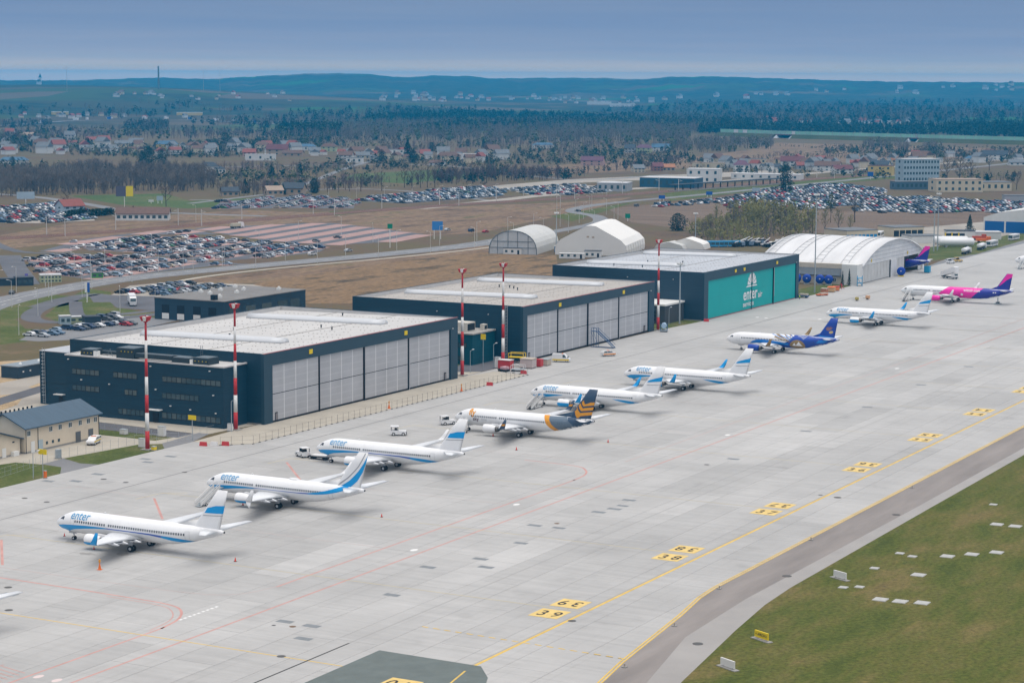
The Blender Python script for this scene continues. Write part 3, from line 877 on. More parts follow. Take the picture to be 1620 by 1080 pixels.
car_park('field_car_park', 'loose row of cars at the end of the field car park', [(1030, 324), (1140, 314), (1150, 321), (1040, 329)], R(-10), 0.4, period=15, z=0.025, base=PLOUGH)

# ------------------------------------------------------------------ aircraft
WHITE = mat('aircraft_white', (0.80, 0.80, 0.80, 1), 0.28, spec=0.5, var=0.03, scale=0.8)
WINGM = mat('wing_grey', (0.70, 0.715, 0.73, 1), 0.4, spec=0.4, var=0.05, scale=0.6)
SILVER = mat('bare_metal', (0.55, 0.56, 0.58, 1), 0.3, 0.8)
DARK = mat('dark_opening', (0.02, 0.021, 0.024, 1), 0.5)
TYRE = mat('tyre_rubber', (0.022, 0.022, 0.023, 1), 0.8)
HUB = mat('wheel_hub', (0.62, 0.62, 0.62, 1), 0.5)
STRUT = mat('gear_strut', (0.45, 0.46, 0.48, 1), 0.4, 0.3)
WIN = glass('cabin_glass', (0.035, 0.045, 0.06, 1))
E_BLUE = mat('azure_paint', (0.0, 0.30, 0.68, 1), 0.3, spec=0.5)
E_PURP = mat('violet_line_paint', (0.045, 0.12, 0.48, 1), 0.3, spec=0.5)
E_TXT = mat('light_blue_lettering', (0.004, 0.27, 0.55, 1), 0.3)
GREYL = mat('grey_line_paint', (0.38, 0.38, 0.40, 1), 0.4)
NAVY = mat('slate_navy_paint', (0.030, 0.062, 0.115, 1), 0.3, spec=0.5)
SLATE = mat('slate_grey_paint', (0.12, 0.165, 0.215, 1), 0.3, spec=0.5)
GOLDY = mat('amber_paint', (0.72, 0.30, 0.012, 1), 0.3, spec=0.5)
EGB = mat('royal_blue_paint', (0.008, 0.05, 0.34, 1), 0.3, spec=0.5)
EGL = mat('bright_blue_paint', (0.01, 0.20, 0.62, 1), 0.3, spec=0.5)
EGG = mat('bronze_gold_paint', (0.30, 0.20, 0.085, 1), 0.35, 0.2)
WPINK = mat('magenta_paint', (0.84, 0.015, 0.36, 1), 0.3, spec=0.5)
WBLUE = mat('indigo_paint', (0.018, 0.026, 0.29, 1), 0.3, spec=0.5)


class Hull:
 """Fuselage surface: centre height, half height and half width along the length."""

 def __init__(self, tab):
  t = np.array(tab, float)
  s = t[:, 0]
  self.L = s[-1]
  self.ss = np.linspace(0, 1, 400) ** 1.5 * self.L
  self.q = []
  for k in (1, 2, 3):
   m = np.gradient(t[:, k], s)
   out = []
   for x in self.ss:
    i = min(max(np.searchsorted(s, x) - 1, 0), len(s) - 2)
    h = s[i + 1] - s[i]
    u = (x - s[i]) / h
    dl = (t[i + 1, k] - t[i, k]) / h
    m0 = np.clip(m[i], -abs(3 * dl), abs(3 * dl)) if dl else 0
    m1 = np.clip(m[i + 1], -abs(3 * dl), abs(3 * dl)) if dl else 0
    out.append((2 * u ** 3 - 3 * u ** 2 + 1) * t[i, k] + (u ** 3 - 2 * u ** 2 + u) * h * m0 + (-2 * u ** 3 + 3 * u ** 2) * t[i + 1, k] + (u ** 3 - u ** 2) * h * m1)
   self.q.append(np.array(out))

 def at(self, s):
  return tuple(float(np.interp(s, self.ss, q)) for q in self.q)

 def side(self, s, z, sgn, off=0.03):
  zc, rz, rw = self.at(s)
  t = max(-1.0, min(1.0, (z - zc) / max(rz, 1e-3)))
  c = math.sqrt(max(0.0, 1 - t * t))
  nx, nz = c / max(rw, .1), t / max(rz, .1)
  nl = math.hypot(nx, nz) or 1
  return (sgn * (rw * c + off * nx / nl), -s, zc + rz * t + off * nz / nl)


def cut_poly(vs, fs, ds, dz):
 """Subdivide flat (s, z) faces on a grid so that they can be bent over the hull."""
 bm = bmesh.new()
 bv = [bm.verts.new((a, b, 0)) for a, b in vs]
 for f in fs:
  try:
   bm.faces.new([bv[i] for i in f])
  except ValueError:
   pass
 bmesh.ops.triangulate(bm, faces=bm.faces[:])
 xs = [v.co.x for v in bm.verts]; ys = [v.co.y for v in bm.verts]
 for lo, hi, st, nrm in ((min(xs), max(xs), ds, (1, 0, 0)), (min(ys), max(ys), dz, (0, 1, 0))):
  k = math.floor(lo / st) + 1
  while k * st < hi:
   co = (k * st, 0, 0) if nrm[0] else (0, k * st, 0)
   bmesh.ops.bisect_plane(bm, geom=bm.verts[:] + bm.edges[:] + bm.faces[:], plane_co=co, plane_no=nrm, dist=1e-5)
   k += 1
 bm.verts.index_update()
 V = [(v.co.x, v.co.y) for v in bm.verts]
 F = [tuple(v.index for v in f.verts) for f in bm.faces]
 bm.free()
 return V, F


class Plane:
 def __init__(self, name, label, kind, x, y_nosegear, rz=0.0):
  self.root = empty(name, (x, y_nosegear, 0.056), rz)
  tag(self.root, label, 'airliner', 'airliners parked on the stands')
  k = kind
  self.kind = k
  if k == '737':
   self.ng, self.mg, self.track = 4.0, 19.6, 2.86
   self.tab = [(0, 2.95, .04, .04), (.25, 2.98, .42, .42), (.8, 3.06, .82, .85), (1.6, 3.18, 1.18, 1.18), (2.5, 3.32, 1.52, 1.42), (3.6, 3.45, 1.80, 1.66), (5, 3.53, 2.02, 1.86), (6.5, 3.55, 2.08, 1.92), (16, 3.55, 2.08, 1.92), (24.5, 3.55, 2.08, 1.92), (27, 3.64, 1.97, 1.83), (29.5, 3.84, 1.70, 1.60), (32, 4.13, 1.40, 1.30), (34.5, 4.46, 1.02, .92), (36.5, 4.72, .66, .56), (37.6, 4.85, .40, .34), (38.02, 4.9, .22, .2)]
   self.zc = 3.55
   self.wing = [(1.6, 13.3, 8.1, 2.35, .13), (5.7, 15.6, 5.35, 2.80, .115), (16.9, 21.4, 1.75, 4.15, .10)]
   self.eng = (4.83, 10.9, 3.9, 1.05, 1.78)
   self.fin = dict(z0=5.2, z1=12.5, le0=31.3, le1=36.75, te0=37.1, te1=38.95, dors=27.3)
   self.stab = [(0.6, 33.3, 4.0, 5.05, .10), (7.17, 37.75, 1.55, 5.75, .09)]
   self.wingtip_h, self.winrange = 2.45, (5.8, 31.2)
  else:
   d = 6.94 if k == 'A321' else 0.0
   d1 = 4.27 if d else 0.0
   self.ng, self.mg, self.track = 5.07, 17.71 + d1, 3.8
   self.tab = [(0, 3.25, .04, .04), (.25, 3.27, .48, .48), (.8, 3.32, .92, .95), (1.6, 3.42, 1.32, 1.30), (2.6, 3.54, 1.66, 1.58), (3.8, 3.64, 1.90, 1.80), (5.2, 3.68, 2.04, 1.94), (6.8, 3.70, 2.07, 1.98), (16, 3.70, 2.07, 1.98), (24.5 + d, 3.70, 2.07, 1.98), (27 + d, 3.83, 1.95, 1.87), (29.5 + d, 4.07, 1.68, 1.60), (32 + d, 4.40, 1.34, 1.24), (34.5 + d, 4.76, .92, .84), (36.5 + d, 5.02, .50, .44), (37.57 + d, 5.14, .22, .2)]
   self.zc = 3.70
   self.wing = [(1.7, 12.0 + d1, 7.2, 2.55, .13), (6.3, 14.4 + d1, 4.7, 2.95, .115), (16.6, 19.6 + d1, 1.7, 3.95, .10)]
   self.eng = (5.75, 9.9 + d1, 4.2, 1.08, 1.72)
   self.fin = dict(z0=5.45, z1=11.85, le0=30.4 + d, le1=34.9 + d, te0=36.1 + d, te1=37.2 + d, dors=28.6 + d)
   self.stab = [(0.5, 32.3 + d, 3.9, 5.15, .10), (6.2, 35.3 + d, 1.6, 5.65, .09)]
   self.wingtip_h, self.winrange = 2.4, (5.9, 30.3 + d)
  self.h = Hull(self.tab)

 # every part is laid out with s metres behind the nose: local y = ng - s
 def Y(self, s):
  return self.ng - s

 def part(self, mb, name, mats, parent=None):
  for i, v in enumerate(mb.v):
   mb.v[i] = (v[0], v[1] + self.ng, v[2])
  return mb.build(name, mats, parent or self.root)

 def decal(self, name, polys, M, sides=(-1, 1), off=0.03, ds=0.8, dz=0.3, parent=None):
  """Painted areas given as (s, z) outlines in side view."""
  for poly in polys:
   V, F = cut_poly(poly, [tuple(range(len(poly)))], ds, dz)
   for sg in sides:
    mb = MB(); mb.smooth = True
    mb.add([self.h.side(s, z, sg, off) for s, z in V], F)
    self.part(mb, name, M, parent)

 def band(self, name, rows, M, **k):
  """rows of (s, z_low, z_high)."""
  S = np.array(rows)
  ss = np.linspace(S[0, 0], S[-1, 0], 28)
  lo = np.interp(ss, S[:, 0], S[:, 1]); hi = np.interp(ss, S[:, 0], S[:, 2])
  return self.decal(name, [[(a, b) for a, b in zip(ss, lo)] + [(a, b) for a, b in zip(ss[::-1], hi[::-1])]], M, **k)

 def word(self, body, s0, z0, size, M, bold=0.0, shear=0.0, slope=0.0, sides=(-1, 1)):
  vs, fs, w = text_tris(body, size, bold, shear)
  V, F = cut_poly(vs, fs, 0.6, 0.2)
  for sg in sides:
   mb = MB(); mb.smooth = True
   mb.add([self.h.side(s0 + (x if sg < 0 else w - x), z0 + y, sg, 0.045) for x, y in V], F)
   self.part(mb, 'lettering', M)

 def fin_half(self, s, z):
  f = self.fin
  t = (z - f['z0']) / (f['z1'] - f['z0'])
  t = min(max(t, -0.2), 1)
  le, te = f['le0'] + (f['le1'] - f['le0']) * t, f['te0'] + (f['te1'] - f['te0']) * t
  q = (s - le) / max(te - le, .1)
  if q < 0:
   return 0.06
  q = min(q, 1)
  return (te - le) * 0.105 * (1.55 * math.sqrt(q) * (1 - q) + 0.02)

 def fin_xy(self, q, t):
  f = self.fin
  le, te = f['le0'] + (f['le1'] - f['le0']) * t, f['te0'] + (f['te1'] - f['te0']) * t
  return le + (te - le) * q, f['z0'] + (f['z1'] - f['z0']) * t

 def fin_decal(self, name, polys, M, off=0.02):
  """polys of (q chord fraction, t height fraction)."""
  for poly in polys:
   V, F = cut_poly([(a, b) for a, b in poly], [tuple(range(len(poly)))], 0.12, 0.25)
   for sg in (-1, 1):
    mb = MB(); pts = []
    for q, t in V:
     s, z = self.fin_xy(q, t)
     pts.append((sg * (self.fin_half(s, z) + off), -s, z))
    mb.add(pts, F)
    self.part(mb, name, M)

 def build(self, body=WHITE, fin=WHITE, wing=WINGM, winglet=WHITE, engine=WHITE, tail=None, stabm=WINGM, split=False, wheels=TYRE):
  h = self.h
  # fuselage
  mb = MB(); mb.smooth = True
  n = 44
  S = np.concatenate([np.linspace(0, 1, 14) ** 1.6 * 6.5, np.linspace(8, self.tab[-7][0], 10), np.linspace(self.tab[-7][0] + 0.8, h.L, 18)])
  rings = []
  for s in S:
   zc, rz, rw = h.at(s)
   rings.append([(rw * math.cos(6.28318 * i / n), -s, zc + rz * math.sin(6.28318 * i / n)) for i in range(n)])
  mb.rings(rings)
  fus = self.part(mb, 'fuselage', body)
  # belly fairing
  mb = MB(); mb.smooth = True
  w = self.wing[0]
  rings = []
  for k, s in enumerate(np.linspace(w[1] - 1.2, w[1] + w[2] + 1.6, 9)):
   g = math.sin(math.pi * (k + 0.35) / 8.7)
   rings.append([(2.05 * g * math.cos(a), -s, self.zc - 1.35 + 0.95 * g * math.sin(a)) for a in np.linspace(0, 6.28318, 16, endpoint=False)])
  mb.rings(rings)
  self.part(mb, 'belly_fairing', body)
  # wings with their tips and fairings
  for sg in (-1, 1):
   prof = [(0, 0), (.03, .42), (.14, .85), (.35, 1.0), (.65, .72), (1.0, .05), (.65, -.42), (.35, -.55), (.12, -.5), (.03, -.3)]
   mb = MB(); mb.smooth = True
   rings = []
   for lat, le, ch, z, tk in self.wing:
    rings.append([(sg * lat, -(le + q * ch), z + t * tk * ch * 0.55) for q, t in prof])
   mb.rings(rings)
   wg = self.part(mb, 'wing', wing)
   lat, le, ch, z, tk = self.wing[-1]
   mb = MB(); mb.smooth = True
   rings = []
   H = self.wingtip_h
   for a, (dl, dz, dle, c) in enumerate([(0, 0, 0, ch), (.28, .10, .25, ch * .93), (.52, .42, .62, ch * .80), (.66, .95, 1.05, ch * .68), (.95, H, 2.1, ch * .34)]):
    up = min(1, dz / 0.6)
    rings.append([(sg * (lat + dl - up * t * tk * c * .5), -(le + dle + q * c), z + dz + (1 - up) * t * tk * c * .55) for q, t in prof])
   mb.rings(rings)
   wt = self.part(mb, 'winglet', winglet, wg)
   if split:
    mb = MB(); mb.smooth = True
    rings = []
    for dl, dz, dle, c in [(.1, 0, .25, ch * .8), (.45, -.35, .6, ch * .6), (.8, -1.15, 1.35, ch * .25)]:
     rings.append([(sg * (lat + dl + t * tk * c * .5), -(le + dle + q * c), z + dz) for q, t in prof])
    mb.rings(rings)
    self.part(mb, 'winglet', winglet, wg)
   for lat_f in (3.6, 7.4, 10.8):
    i = 0 if lat_f < self.wing[1][0] else 1
    a, b = self.wing[i], self.wing[i + 1]
    u = (lat_f - a[0]) / (b[0] - a[0])
    te = a[1] + a[2] + (b[1] + b[2] - a[1] - a[2]) * u
    zz = a[3] + (b[3] - a[3]) * u
    mb = MB(); mb.smooth = True
    rings = []
    for s_, r_ in ((-2.2, .05), (-1.2, .2), (0, .24), (.7, .14), (1.15, .03)):
     rings.append([(sg * lat_f + r_ * math.cos(q), -(te + s_), zz - 0.32 - s_ * 0.10 + r_ * 1.2 * math.sin(q)) for q in np.linspace(0, 6.28318, 8, endpoint=False)])
    mb.rings(rings)
    self.part(mb, 'flap_fairing', wing, wg)
   # flap slot: dark gap under the trailing edge
   mb = MB()
   a, b = self.wing[0], self.wing[1]
   for l0, l1 in ((2.4, 5.2), (6.4, 10.4)):
    def te(l):
     (p, q) = (self.wing[0], self.wing[1]) if l < self.wing[1][0] else (self.wing[1], self.wing[2])
     u = (l - p[0]) / (q[0] - p[0])
     return p[1] + p[2] + (q[1] + q[2] - p[1] - p[2]) * u, p[3] + (q[3] - p[3]) * u
    (s0, z0), (s1, z1) = te(l0), te(l1)
    mb.add([(sg * l0, -(s0 - .8), z0 - .12), (sg * l1, -(s1 - .5), z1 - .1), (sg * l1, -(s1 + .05), z1 - .3), (sg * l0, -(s0 + .1), z0 - .42),
      (sg * l0, -(s0 - .75), z0 - .2), (sg * l1, -(s1 - .45), z1 - .16), (sg * l1, -(s1 + .1), z1 - .36), (sg * l0, -(s0 + .15), z0 - .5)],
      [(0, 1, 2, 3), (4, 7, 6, 5), (0, 4, 5, 1), (1, 5, 6, 2), (2, 6, 7, 3), (3, 7, 4, 0)])
   self.part(mb, 'flap', mat('flap_grey', (0.33, 0.34, 0.36, 1), 0.5), wg)
   # engine
   el, es, ln, r, ez = self.eng
   mb = MB(); mb.smooth = True
   rings = []
   for q, rr in ((0.06, .80), (0.0, .88), (0.03, .955), (.12, 1.0), (.35, 1.02), (.65, .95), (.86, .80), (.86, .70)):
    rings.append([(sg * el + r * rr * 1.03 * math.cos(a), -(es + q * ln), ez + r * rr * (0.93 if math.sin(a) < -0.4 else 1) * math.sin(a)) for a in np.linspace(0, 6.28318, 24, endpoint=False)])
   mb.rings(rings, cap=False)
   en = self.part(mb, 'engine', engine)
   mb = MB()
   mb.rings([[(sg * el + r * .82 * math.cos(a), -(es + .12 * ln), ez + r * .80 * math.sin(a)) for a in np.linspace(0, 6.28318, 20, endpoint=False)], [(sg * el, -(es + .06 * ln), ez)] * 20], cap=False)
   self.part(mb, 'fan', DARK, en)
   mb = MB(); mb.smooth = True
   mb.rings([[(sg * el + q * math.cos(a), -(es + t * ln), ez + q * math.sin(a)) for a in np.linspace(0, 6.28318, 16, endpoint=False)] for t, q in ((.80, r * .72), (.95, r * .58), (1.08, r * .40), (1.0, r * .3), (1.26, .04))])
   self.part(mb, 'exhaust', mat('exhaust_metal', (0.16, 0.15, 0.14, 1), 0.4, 0.7), en)
   mb = MB()
   zw = self.wing[0][3] + 0.45
   mb.add([(sg * el - .2, -(es + .25 * ln), ez + r * .9), (sg * el + .2, -(es + .25 * ln), ez + r * .9), (sg * el + .2, -(es + 1.25 * ln), ez + r * .45), (sg * el - .2, -(es + 1.25 * ln), ez + r * .45),
     (sg * el - .15, -(es + .55 * ln), zw + .25), (sg * el + .15, -(es + .55 * ln), zw + .25), (sg * el + .15, -(es + 1.7 * ln), zw), (sg * el - .15, -(es + 1.7 * ln), zw)],
     [(0, 3, 2, 1), (4, 5, 6, 7), (0, 1, 5, 4), (1, 2, 6, 5), (2, 3, 7, 6), (3, 0, 4, 7)])
   self.part(mb, 'pylon', body, en)
   if sg == -1:
    self.eng_part = en
   else:
    self.eng_part2 = en
  # fin with dorsal fillet
  mb = MB(); mb.smooth = True
  f = self.fin
  rings = []
  for t in (-0.06, 0, .33, .66, 1.0):
   ring = []
   for q in (0, .02, .1, .3, .6, .85, 1.0):
    s, z = self.fin_xy(q, t)
    ring.append((self.fin_half(s, z) if q > 0 else 0, -s, z))
   for q in (.85, .6, .3, .1, .02):
    s, z = self.fin_xy(q, t)
    ring.append((-self.fin_half(s, z), -s, z))
   rings.append(ring)
  mb.rings(rings)
  zt = f['z0'] + 0.22 * (f['z1'] - f['z0'])
  sle = f['le0'] + 0.22 * (f['le1'] - f['le0'])
  zb = self.h.at(f['dors'])[0] + self.h.at(f['dors'])[1] - 0.15
  mb.add([(0, -f['dors'], zb), (.12, -(f['le0'] + 1), f['z0'] - .2), (-.12, -(f['le0'] + 1), f['z0'] - .2), (0, -(sle + .1), zt), (.1, -(sle + .5), f['z0'] + .4), (-.1, -(sle + .5), f['z0'] + .4)],
    [(0, 1, 4, 3), (0, 3, 5, 2), (0, 2, 1)])
  self.part(mb, 'fin', fin)
  for sg in (-1, 1):
   mb = MB(); mb.smooth = True
   rings = []
   prof = [(0, 0), (.03, .4), (.14, .8), (.35, 1.0), (.65, .7), (1.0, .05), (.65, -.7), (.35, -1.0), (.12, -.8), (.03, -.4)]
   for lat, le, ch, z, tk in self.stab:
    rings.append([(sg * lat, -(le + q * ch), z + t * tk * ch * .5) for q, t in prof])
   mb.rings(rings)
   self.part(mb, 'tailplane', stabm)
  # tail cone exhaust
  mb = MB()
  zc, rz, rw = h.at(h.L)
  mb.tube((0, -h.L + .05, zc), (0, -h.L - .12, zc + .02), rz * .95, rz * .8, 10)
  self.part(mb, 'tail_exhaust', DARK)
  # undercarriage
  def wheel(x, s, r, w, par):
   mb = MB(); mb.smooth = False
   mb.tube((x - w / 2, -s, r), (x + w / 2, -s, r), r, r, 16, 0)
   for sd in (-1, 1):
    mb.tube((x + sd * (w / 2 - .02), -s, r), (x + sd * (w / 2 + .015), -s, r), r * .55, r * .5, 12, 1)
   self.part(mb, 'wheel', [wheels, HUB], par)
  mb = MB()
  mb.tube((0, -self.ng, .3), (0, -self.ng + .1, self.zc - 1.2), .09, .11, 8)
  mb.tube((0, -self.ng + .1, 1.0), (0, -self.ng + 1.1, self.zc - 1.5), .05, .05, 6)
  mb.box(-.32, .32, -self.ng - .05, -self.ng + .05, .28, .38)
  for sd in (-1, 1):
   mb.box(sd * .38 - .02, sd * .38 + .02, -self.ng - .9, -self.ng + .9, self.zc - 2.25, self.zc - 1.65)
  g = self.part(mb, 'nose_gear', STRUT)
  for sd in (-1, 1):
   wheel(sd * .22, self.ng, .36, .22, g)
  for sg in (-1, 1):
   mb = MB()
   mb.tube((sg * self.track, -self.mg, .5), (sg * self.track, -self.mg + .1, 2.5), .14, .16, 8)
   mb.tube((sg * self.track, -self.mg, 1.1), (sg * (self.track - 1.5), -self.mg, 2.3), .07, .07, 6)
   mb.box(sg * (self.track + .35) - .03, sg * (self.track + .35) + .03, -self.mg - .45, -self.mg + .45, 1.15, 2.45)
   mb.tube((sg * (self.track - .45), -self.mg, .56), (sg * (self.track + .45), -self.mg, .56), .08, .08, 6)
   g = self.part(mb, 'main_gear', STRUT)
   for sd in (-1, 1):
    wheel(sg * self.track + sd * .40, self.mg, .57, .40, g)
  # windows, cockpit, doors
  mb = MB()
  a, b = self.winrange
  zw = self.zc + .42
  doors = [5.0, 30.9] if self.kind == '737' else ([4.7, 31.2] if self.kind == 'A320' else [4.7, 13.0, 27.6, 38.2])
  skip = {'737': (12.6, 13.5), 'A320': (99, 99), 'A321': (99, 99)}[self.kind]
  s = a
  while s < b:
   if not (skip[0] < s < skip[1]) and all(abs(s - d_) > .55 for d_ in doors):
    for sg in (-1, 1):
     pts = [self.h.side(s + ds_, zw + dz_, sg, .03) for ds_, dz_ in ((-.14, -.20), (.14, -.20), (.14, .20), (-.14, .20))]
     mb.add(pts, [(0, 1, 2, 3)])
   s += .52
  tag(self.part(mb, 'cabin_windows', WIN, None), kind='stuff')
  zk = self.zc
  self.decal('cockpit_window', [[(2.05, zk + .42), (2.75, zk + .40), (2.78, zk + .92), (2.45, zk + .92)], [(1.55, zk + .30), (1.97, zk + .40), (2.36, zk + .90), (2.12, zk + .86)]], WIN, ds=.25, dz=.15)
  w_ = .035
  for d_ in doors:
   for sg in (-1, 1):
    mb = MB()
    z0, z1 = self.zc - .85, self.zc + 1.0
    for (s0, a0, s1, a1) in ((d_ - .43, z0, d_ - .43 + w_, z1), (d_ + .43, z0, d_ + .43 + w_, z1)):
     zs = np.linspace(a0, a1, 6)
     for z_a, z_b in zip(zs[:-1], zs[1:]):
      mb.add([self.h.side(s0, z_a, sg, .028), self.h.side(s1, z_a, sg, .028), self.h.side(s1, z_b, sg, .028), self.h.side(s0, z_b, sg, .028)], [(0, 1, 2, 3)])
    for zz in (z0, z1):
     mb.add([self.h.side(d_ - .43, zz, sg, .028), self.h.side(d_ + .46, zz, sg, .028), self.h.side(d_ + .46, zz + w_, sg, .028), self.h.side(d_ - .43, zz + w_, sg, .028)], [(0, 1, 2, 3)])
    self.part(mb, 'door_outline', GREYL)
  mb = MB()
  s = 11.0
  zt = self.zc + self.h.at(s)[1]
  mb.add([(-.03, -s, zt - .05), (.03, -s, zt - .05), (.02, -(s + .35), zt + .42), (-.02, -(s + .35), zt + .42), (-.03, -(s + .6), zt - .05), (.03, -(s + .6), zt - .05)], [(0, 1, 2, 3), (2, 5, 4, 3), (0, 3, 4), (1, 5, 2)])
  self.part(mb, 'antenna', body)
  return self

 def cowl_stripe(self, name, M, a0, a1, q0=.02, q1=.9):
  el, es, ln, r, ez = self.eng
  for sg, par in ((-1, self.eng_part), (1, self.eng_part2)):
   mb = MB(); mb.smooth = True
   rings = []
   prof = [(0.0, .885), (0.03, .96), (.12, 1.005), (.35, 1.025), (.65, .955), (.86, .80)]
   for q in np.linspace(q0, min(q1, .86), 8):
    rr = np.interp(q, [p[0] for p in prof], [p[1] for p in prof]) * r + .025
    rings.append([(sg * el + rr * 1.03 * math.cos(a), -(es + q * ln), ez + rr * (0.93 if math.sin(a) < -0.4 else 1) * math.sin(a)) for a in np.linspace(a0, a1, 12)])
   mb.rings(rings, cap=False, close=False)
   self.part(mb, name, M, par)


def enter_livery(p, style):
 zc = p.zc
 if style == 'long':
  p.band('blue_stripe', [(1.2, zc - .80, zc - .74), (1.7, zc - 1.5, zc - .70), (2.6, zc - 2.0, zc - .52), (3.4, zc - 1.9, zc - .44), (4.2, zc - 1.45, zc - .36), (5.5, zc - 1.05, zc - .26), (8, zc - .70, zc - .14), (11, zc - .40, zc - .08), (13, zc - .28, zc - .10)], E_BLUE)
  p.band('violet_line', [(13, zc - .28, zc - .10), (18, zc - .26, zc - .10), (23, zc - .36, zc - .10), (25.5, zc - .60, zc - .20)], E_PURP)
  p.band('blue_stripe', [(25.5, zc - .60, zc - .20), (27.5, zc - .92, zc - .28), (29.5, zc - 1.15, zc - .44), (31.3, zc - 1.02, zc - .66), (33.0, zc - 1.0, zc - .95)], E_BLUE)
 else:
  p.band('blue_stripe', [(1.3, zc - .85, zc - .80), (1.9, zc - 1.45, zc - .80), (2.6, zc - 2.0, zc - .52), (3.4, zc - 1.9, zc - .44), (4.2, zc - 1.45, zc - .36), (5.5, zc - 1.05, zc - .26), (8, zc - .62, zc - .20), (10.5, zc - .32, zc - .24)], E_BLUE)
  p.band('blue_stripe', [(25.0, zc - .24, zc - .18), (27.5, zc - .80, zc - .26), (29.5, zc - 1.2, zc - .44), (31.3, zc - 1.25, zc - .66), (33.0, zc - 1.0, zc - .95)], E_BLUE)
 p.word('enter', 4.5, zc + .80, 2.0, E_TXT, shear=.1)


planes = {}
P = Plane('airliner', 'white airliner nearest the camera, blue winglet, no stairs or tug at its nose', '737', 310.7, 258.2).build(winglet=E_BLUE)
enter_livery(P, 'long')
P.fin_decal('blue_tail_band', [[(-.0, .40), (1, .42), (1, .62), (.5, .60), (.18, .545), (0, .52)]], E_BLUE)
P.fin_decal('grey_tail_line', [[(0, .325), (1, .355), (1, .375), (0, .345)]], GREYL)
P.cowl_stripe('blue_cowl_stripe', E_BLUE, R(195), R(345))

P = Plane('airliner', 'white airliner second in the row, one long curved blue stripe on its fin', '737', 356.5, 257.4).build(winglet=WHITE, split=True)
zc = P.zc
P.band('blue_stripe', [(1.2, zc - .80, zc - .74), (1.7, zc - 1.5, zc - .70), (2.6, zc - 2.0, zc - .52), (3.4, zc - 1.9, zc - .44), (4.2, zc - 1.45, zc - .36), (5.5, zc - 1.05, zc - .26), (8, zc - .70, zc - .14), (11, zc - .40, zc - .08), (13, zc - .28, zc - .10)], E_BLUE)
P.band('violet_line', [(13, zc - .22, zc - .12), (18, zc - .2, zc - .11), (23, zc - .22, zc - .08), (26, zc - .2, zc + .05)], E_PURP)
P.band('blue_stripe', [(26, zc - .2, zc + .05), (28, zc - .1, zc + .35), (30, zc + .12, zc + .8), (32, zc + .55, zc + 1.4), (33.5, zc + 1.0, zc + 1.9), (34.6, zc + 1.35, zc + 1.95)], E_BLUE, off=.035)
P.fin_decal('blue_tail_curve', [[(.12, -.04), (.55, -.04), (.8, .2), (.93, .45), (1, .72), (1, .92), (.86, .72), (.70, .48), (.46, .2)]], E_BLUE)
P.fin_decal('grey_tail_line', [[(-.0, .04), (.3, .28), (.56, .6), (.72, .98), (.80, .98), (.63, .6), (.36, .26), (.08, .0)]], GREYL)
P.word('enter', 4.5, zc + .80, 2.0, E_TXT, shear=.1)
P.cowl_stripe('blue_cowl_stripe', E_BLUE, R(200), R(340))
mb = MB(); mb.smooth = True
mb.rings([[(q * math.cos(a), -(21 + q * 0), zc + 1.9 + 0) for a in np.linspace(0, 6.28, 10, endpoint=False)] for q in (0.01,)] + [[(.5 * g * math.cos(a), -21.5 - 1.2 * math.sin(a), zc + 1.95 + hh) for a in np.linspace(0, 6.28, 10, endpoint=False)] for g, hh in ((1, 0), (.9, .3), (.3, .4))])
P.part(mb, 'antenna_dome', WHITE)

P = Plane('airliner', 'white airliner third in the row with a tow tractor waiting before its nose', '737', 402.7, 261.0).build(winglet=WHITE)
enter_livery(P, 'long')
P.fin_decal('blue_tail_band', [[(0, .40), (1, .42), (1, .62), (.5, .60), (.18, .545), (0, .52)]], E_BLUE)
P.fin_decal('grey_tail_line', [[(0, .325), (1, .355), (1, .375), (0, .345)]], GREYL)
P.cowl_stripe('blue_cowl_stripe', E_BLUE, R(200), R(340))

P = Plane('airliner', 'white airliner with slate tail and golden wings painted on its fin', '737', 456.8, 256.2).build(fin=NAVY, winglet=NAVY)
zc = P.zc
P.decal('amber_band', [[(25.2, zc + 2), (26.6, zc + 2), (26.9, zc + 1), (27.6, zc), (28.6, zc - .9), (29.6, zc - 1.6), (28.4, zc - 1.8), (27.2, zc - 1.0), (26.2, zc)]], GOLDY)
P.decal('slate_tail', [[(26.6, zc + 2.1), (31.2, zc + 2.1), (31.6, zc + 1.2), (32.6, zc + .4), (33.6, zc - .6), (33.9, zc - 1.6), (29.6, zc - 1.8), (28.6, zc - .9), (27.6, zc), (26.9, zc + 1)]], SLATE, ds=.6)
P.decal('navy_tail', [[(31.2, zc + 2.4), (38, zc + 2.4), (38, zc + .5), (33.9, zc - 1.6), (33.6, zc - .6), (32.6, zc + .4), (31.6, zc + 1.2)]], NAVY, ds=.6)
P.fin_decal('golden_wings', [[(-.0, .30), (.24, .12), (.42, .0), (.5, .10), (1.0, .16), (1.0, .26), (.55, .22), (.42, .20), (.2, .30), (.03, .40)], [(.06, .44), (.24, .34), (.42, .26), (.52, .28), (1, .32), (1, .42), (.55, .38), (.42, .36), (.25, .44), (.1, .52)], [(.13, .56), (.26, .48), (.42, .42), (.52, .44), (1, .48), (1, .58), (.72, .57), (.55, .52), (.42, .50), (.3, .56), (.18, .63)]], GOLDY)
P.word('fly', 5.0, zc + .62, 1.9, GOLDY, bold=.05)
P.word('sky', 6.2, zc - .62, 1.25, mat('plum_lettering', (0.10, 0.04, 0.06, 1), 0.4), bold=.02)
P.word('line', 8.5, zc - .55, 1.15, mat('pale_grey_lettering', (0.55, 0.56, 0.58, 1), 0.4))
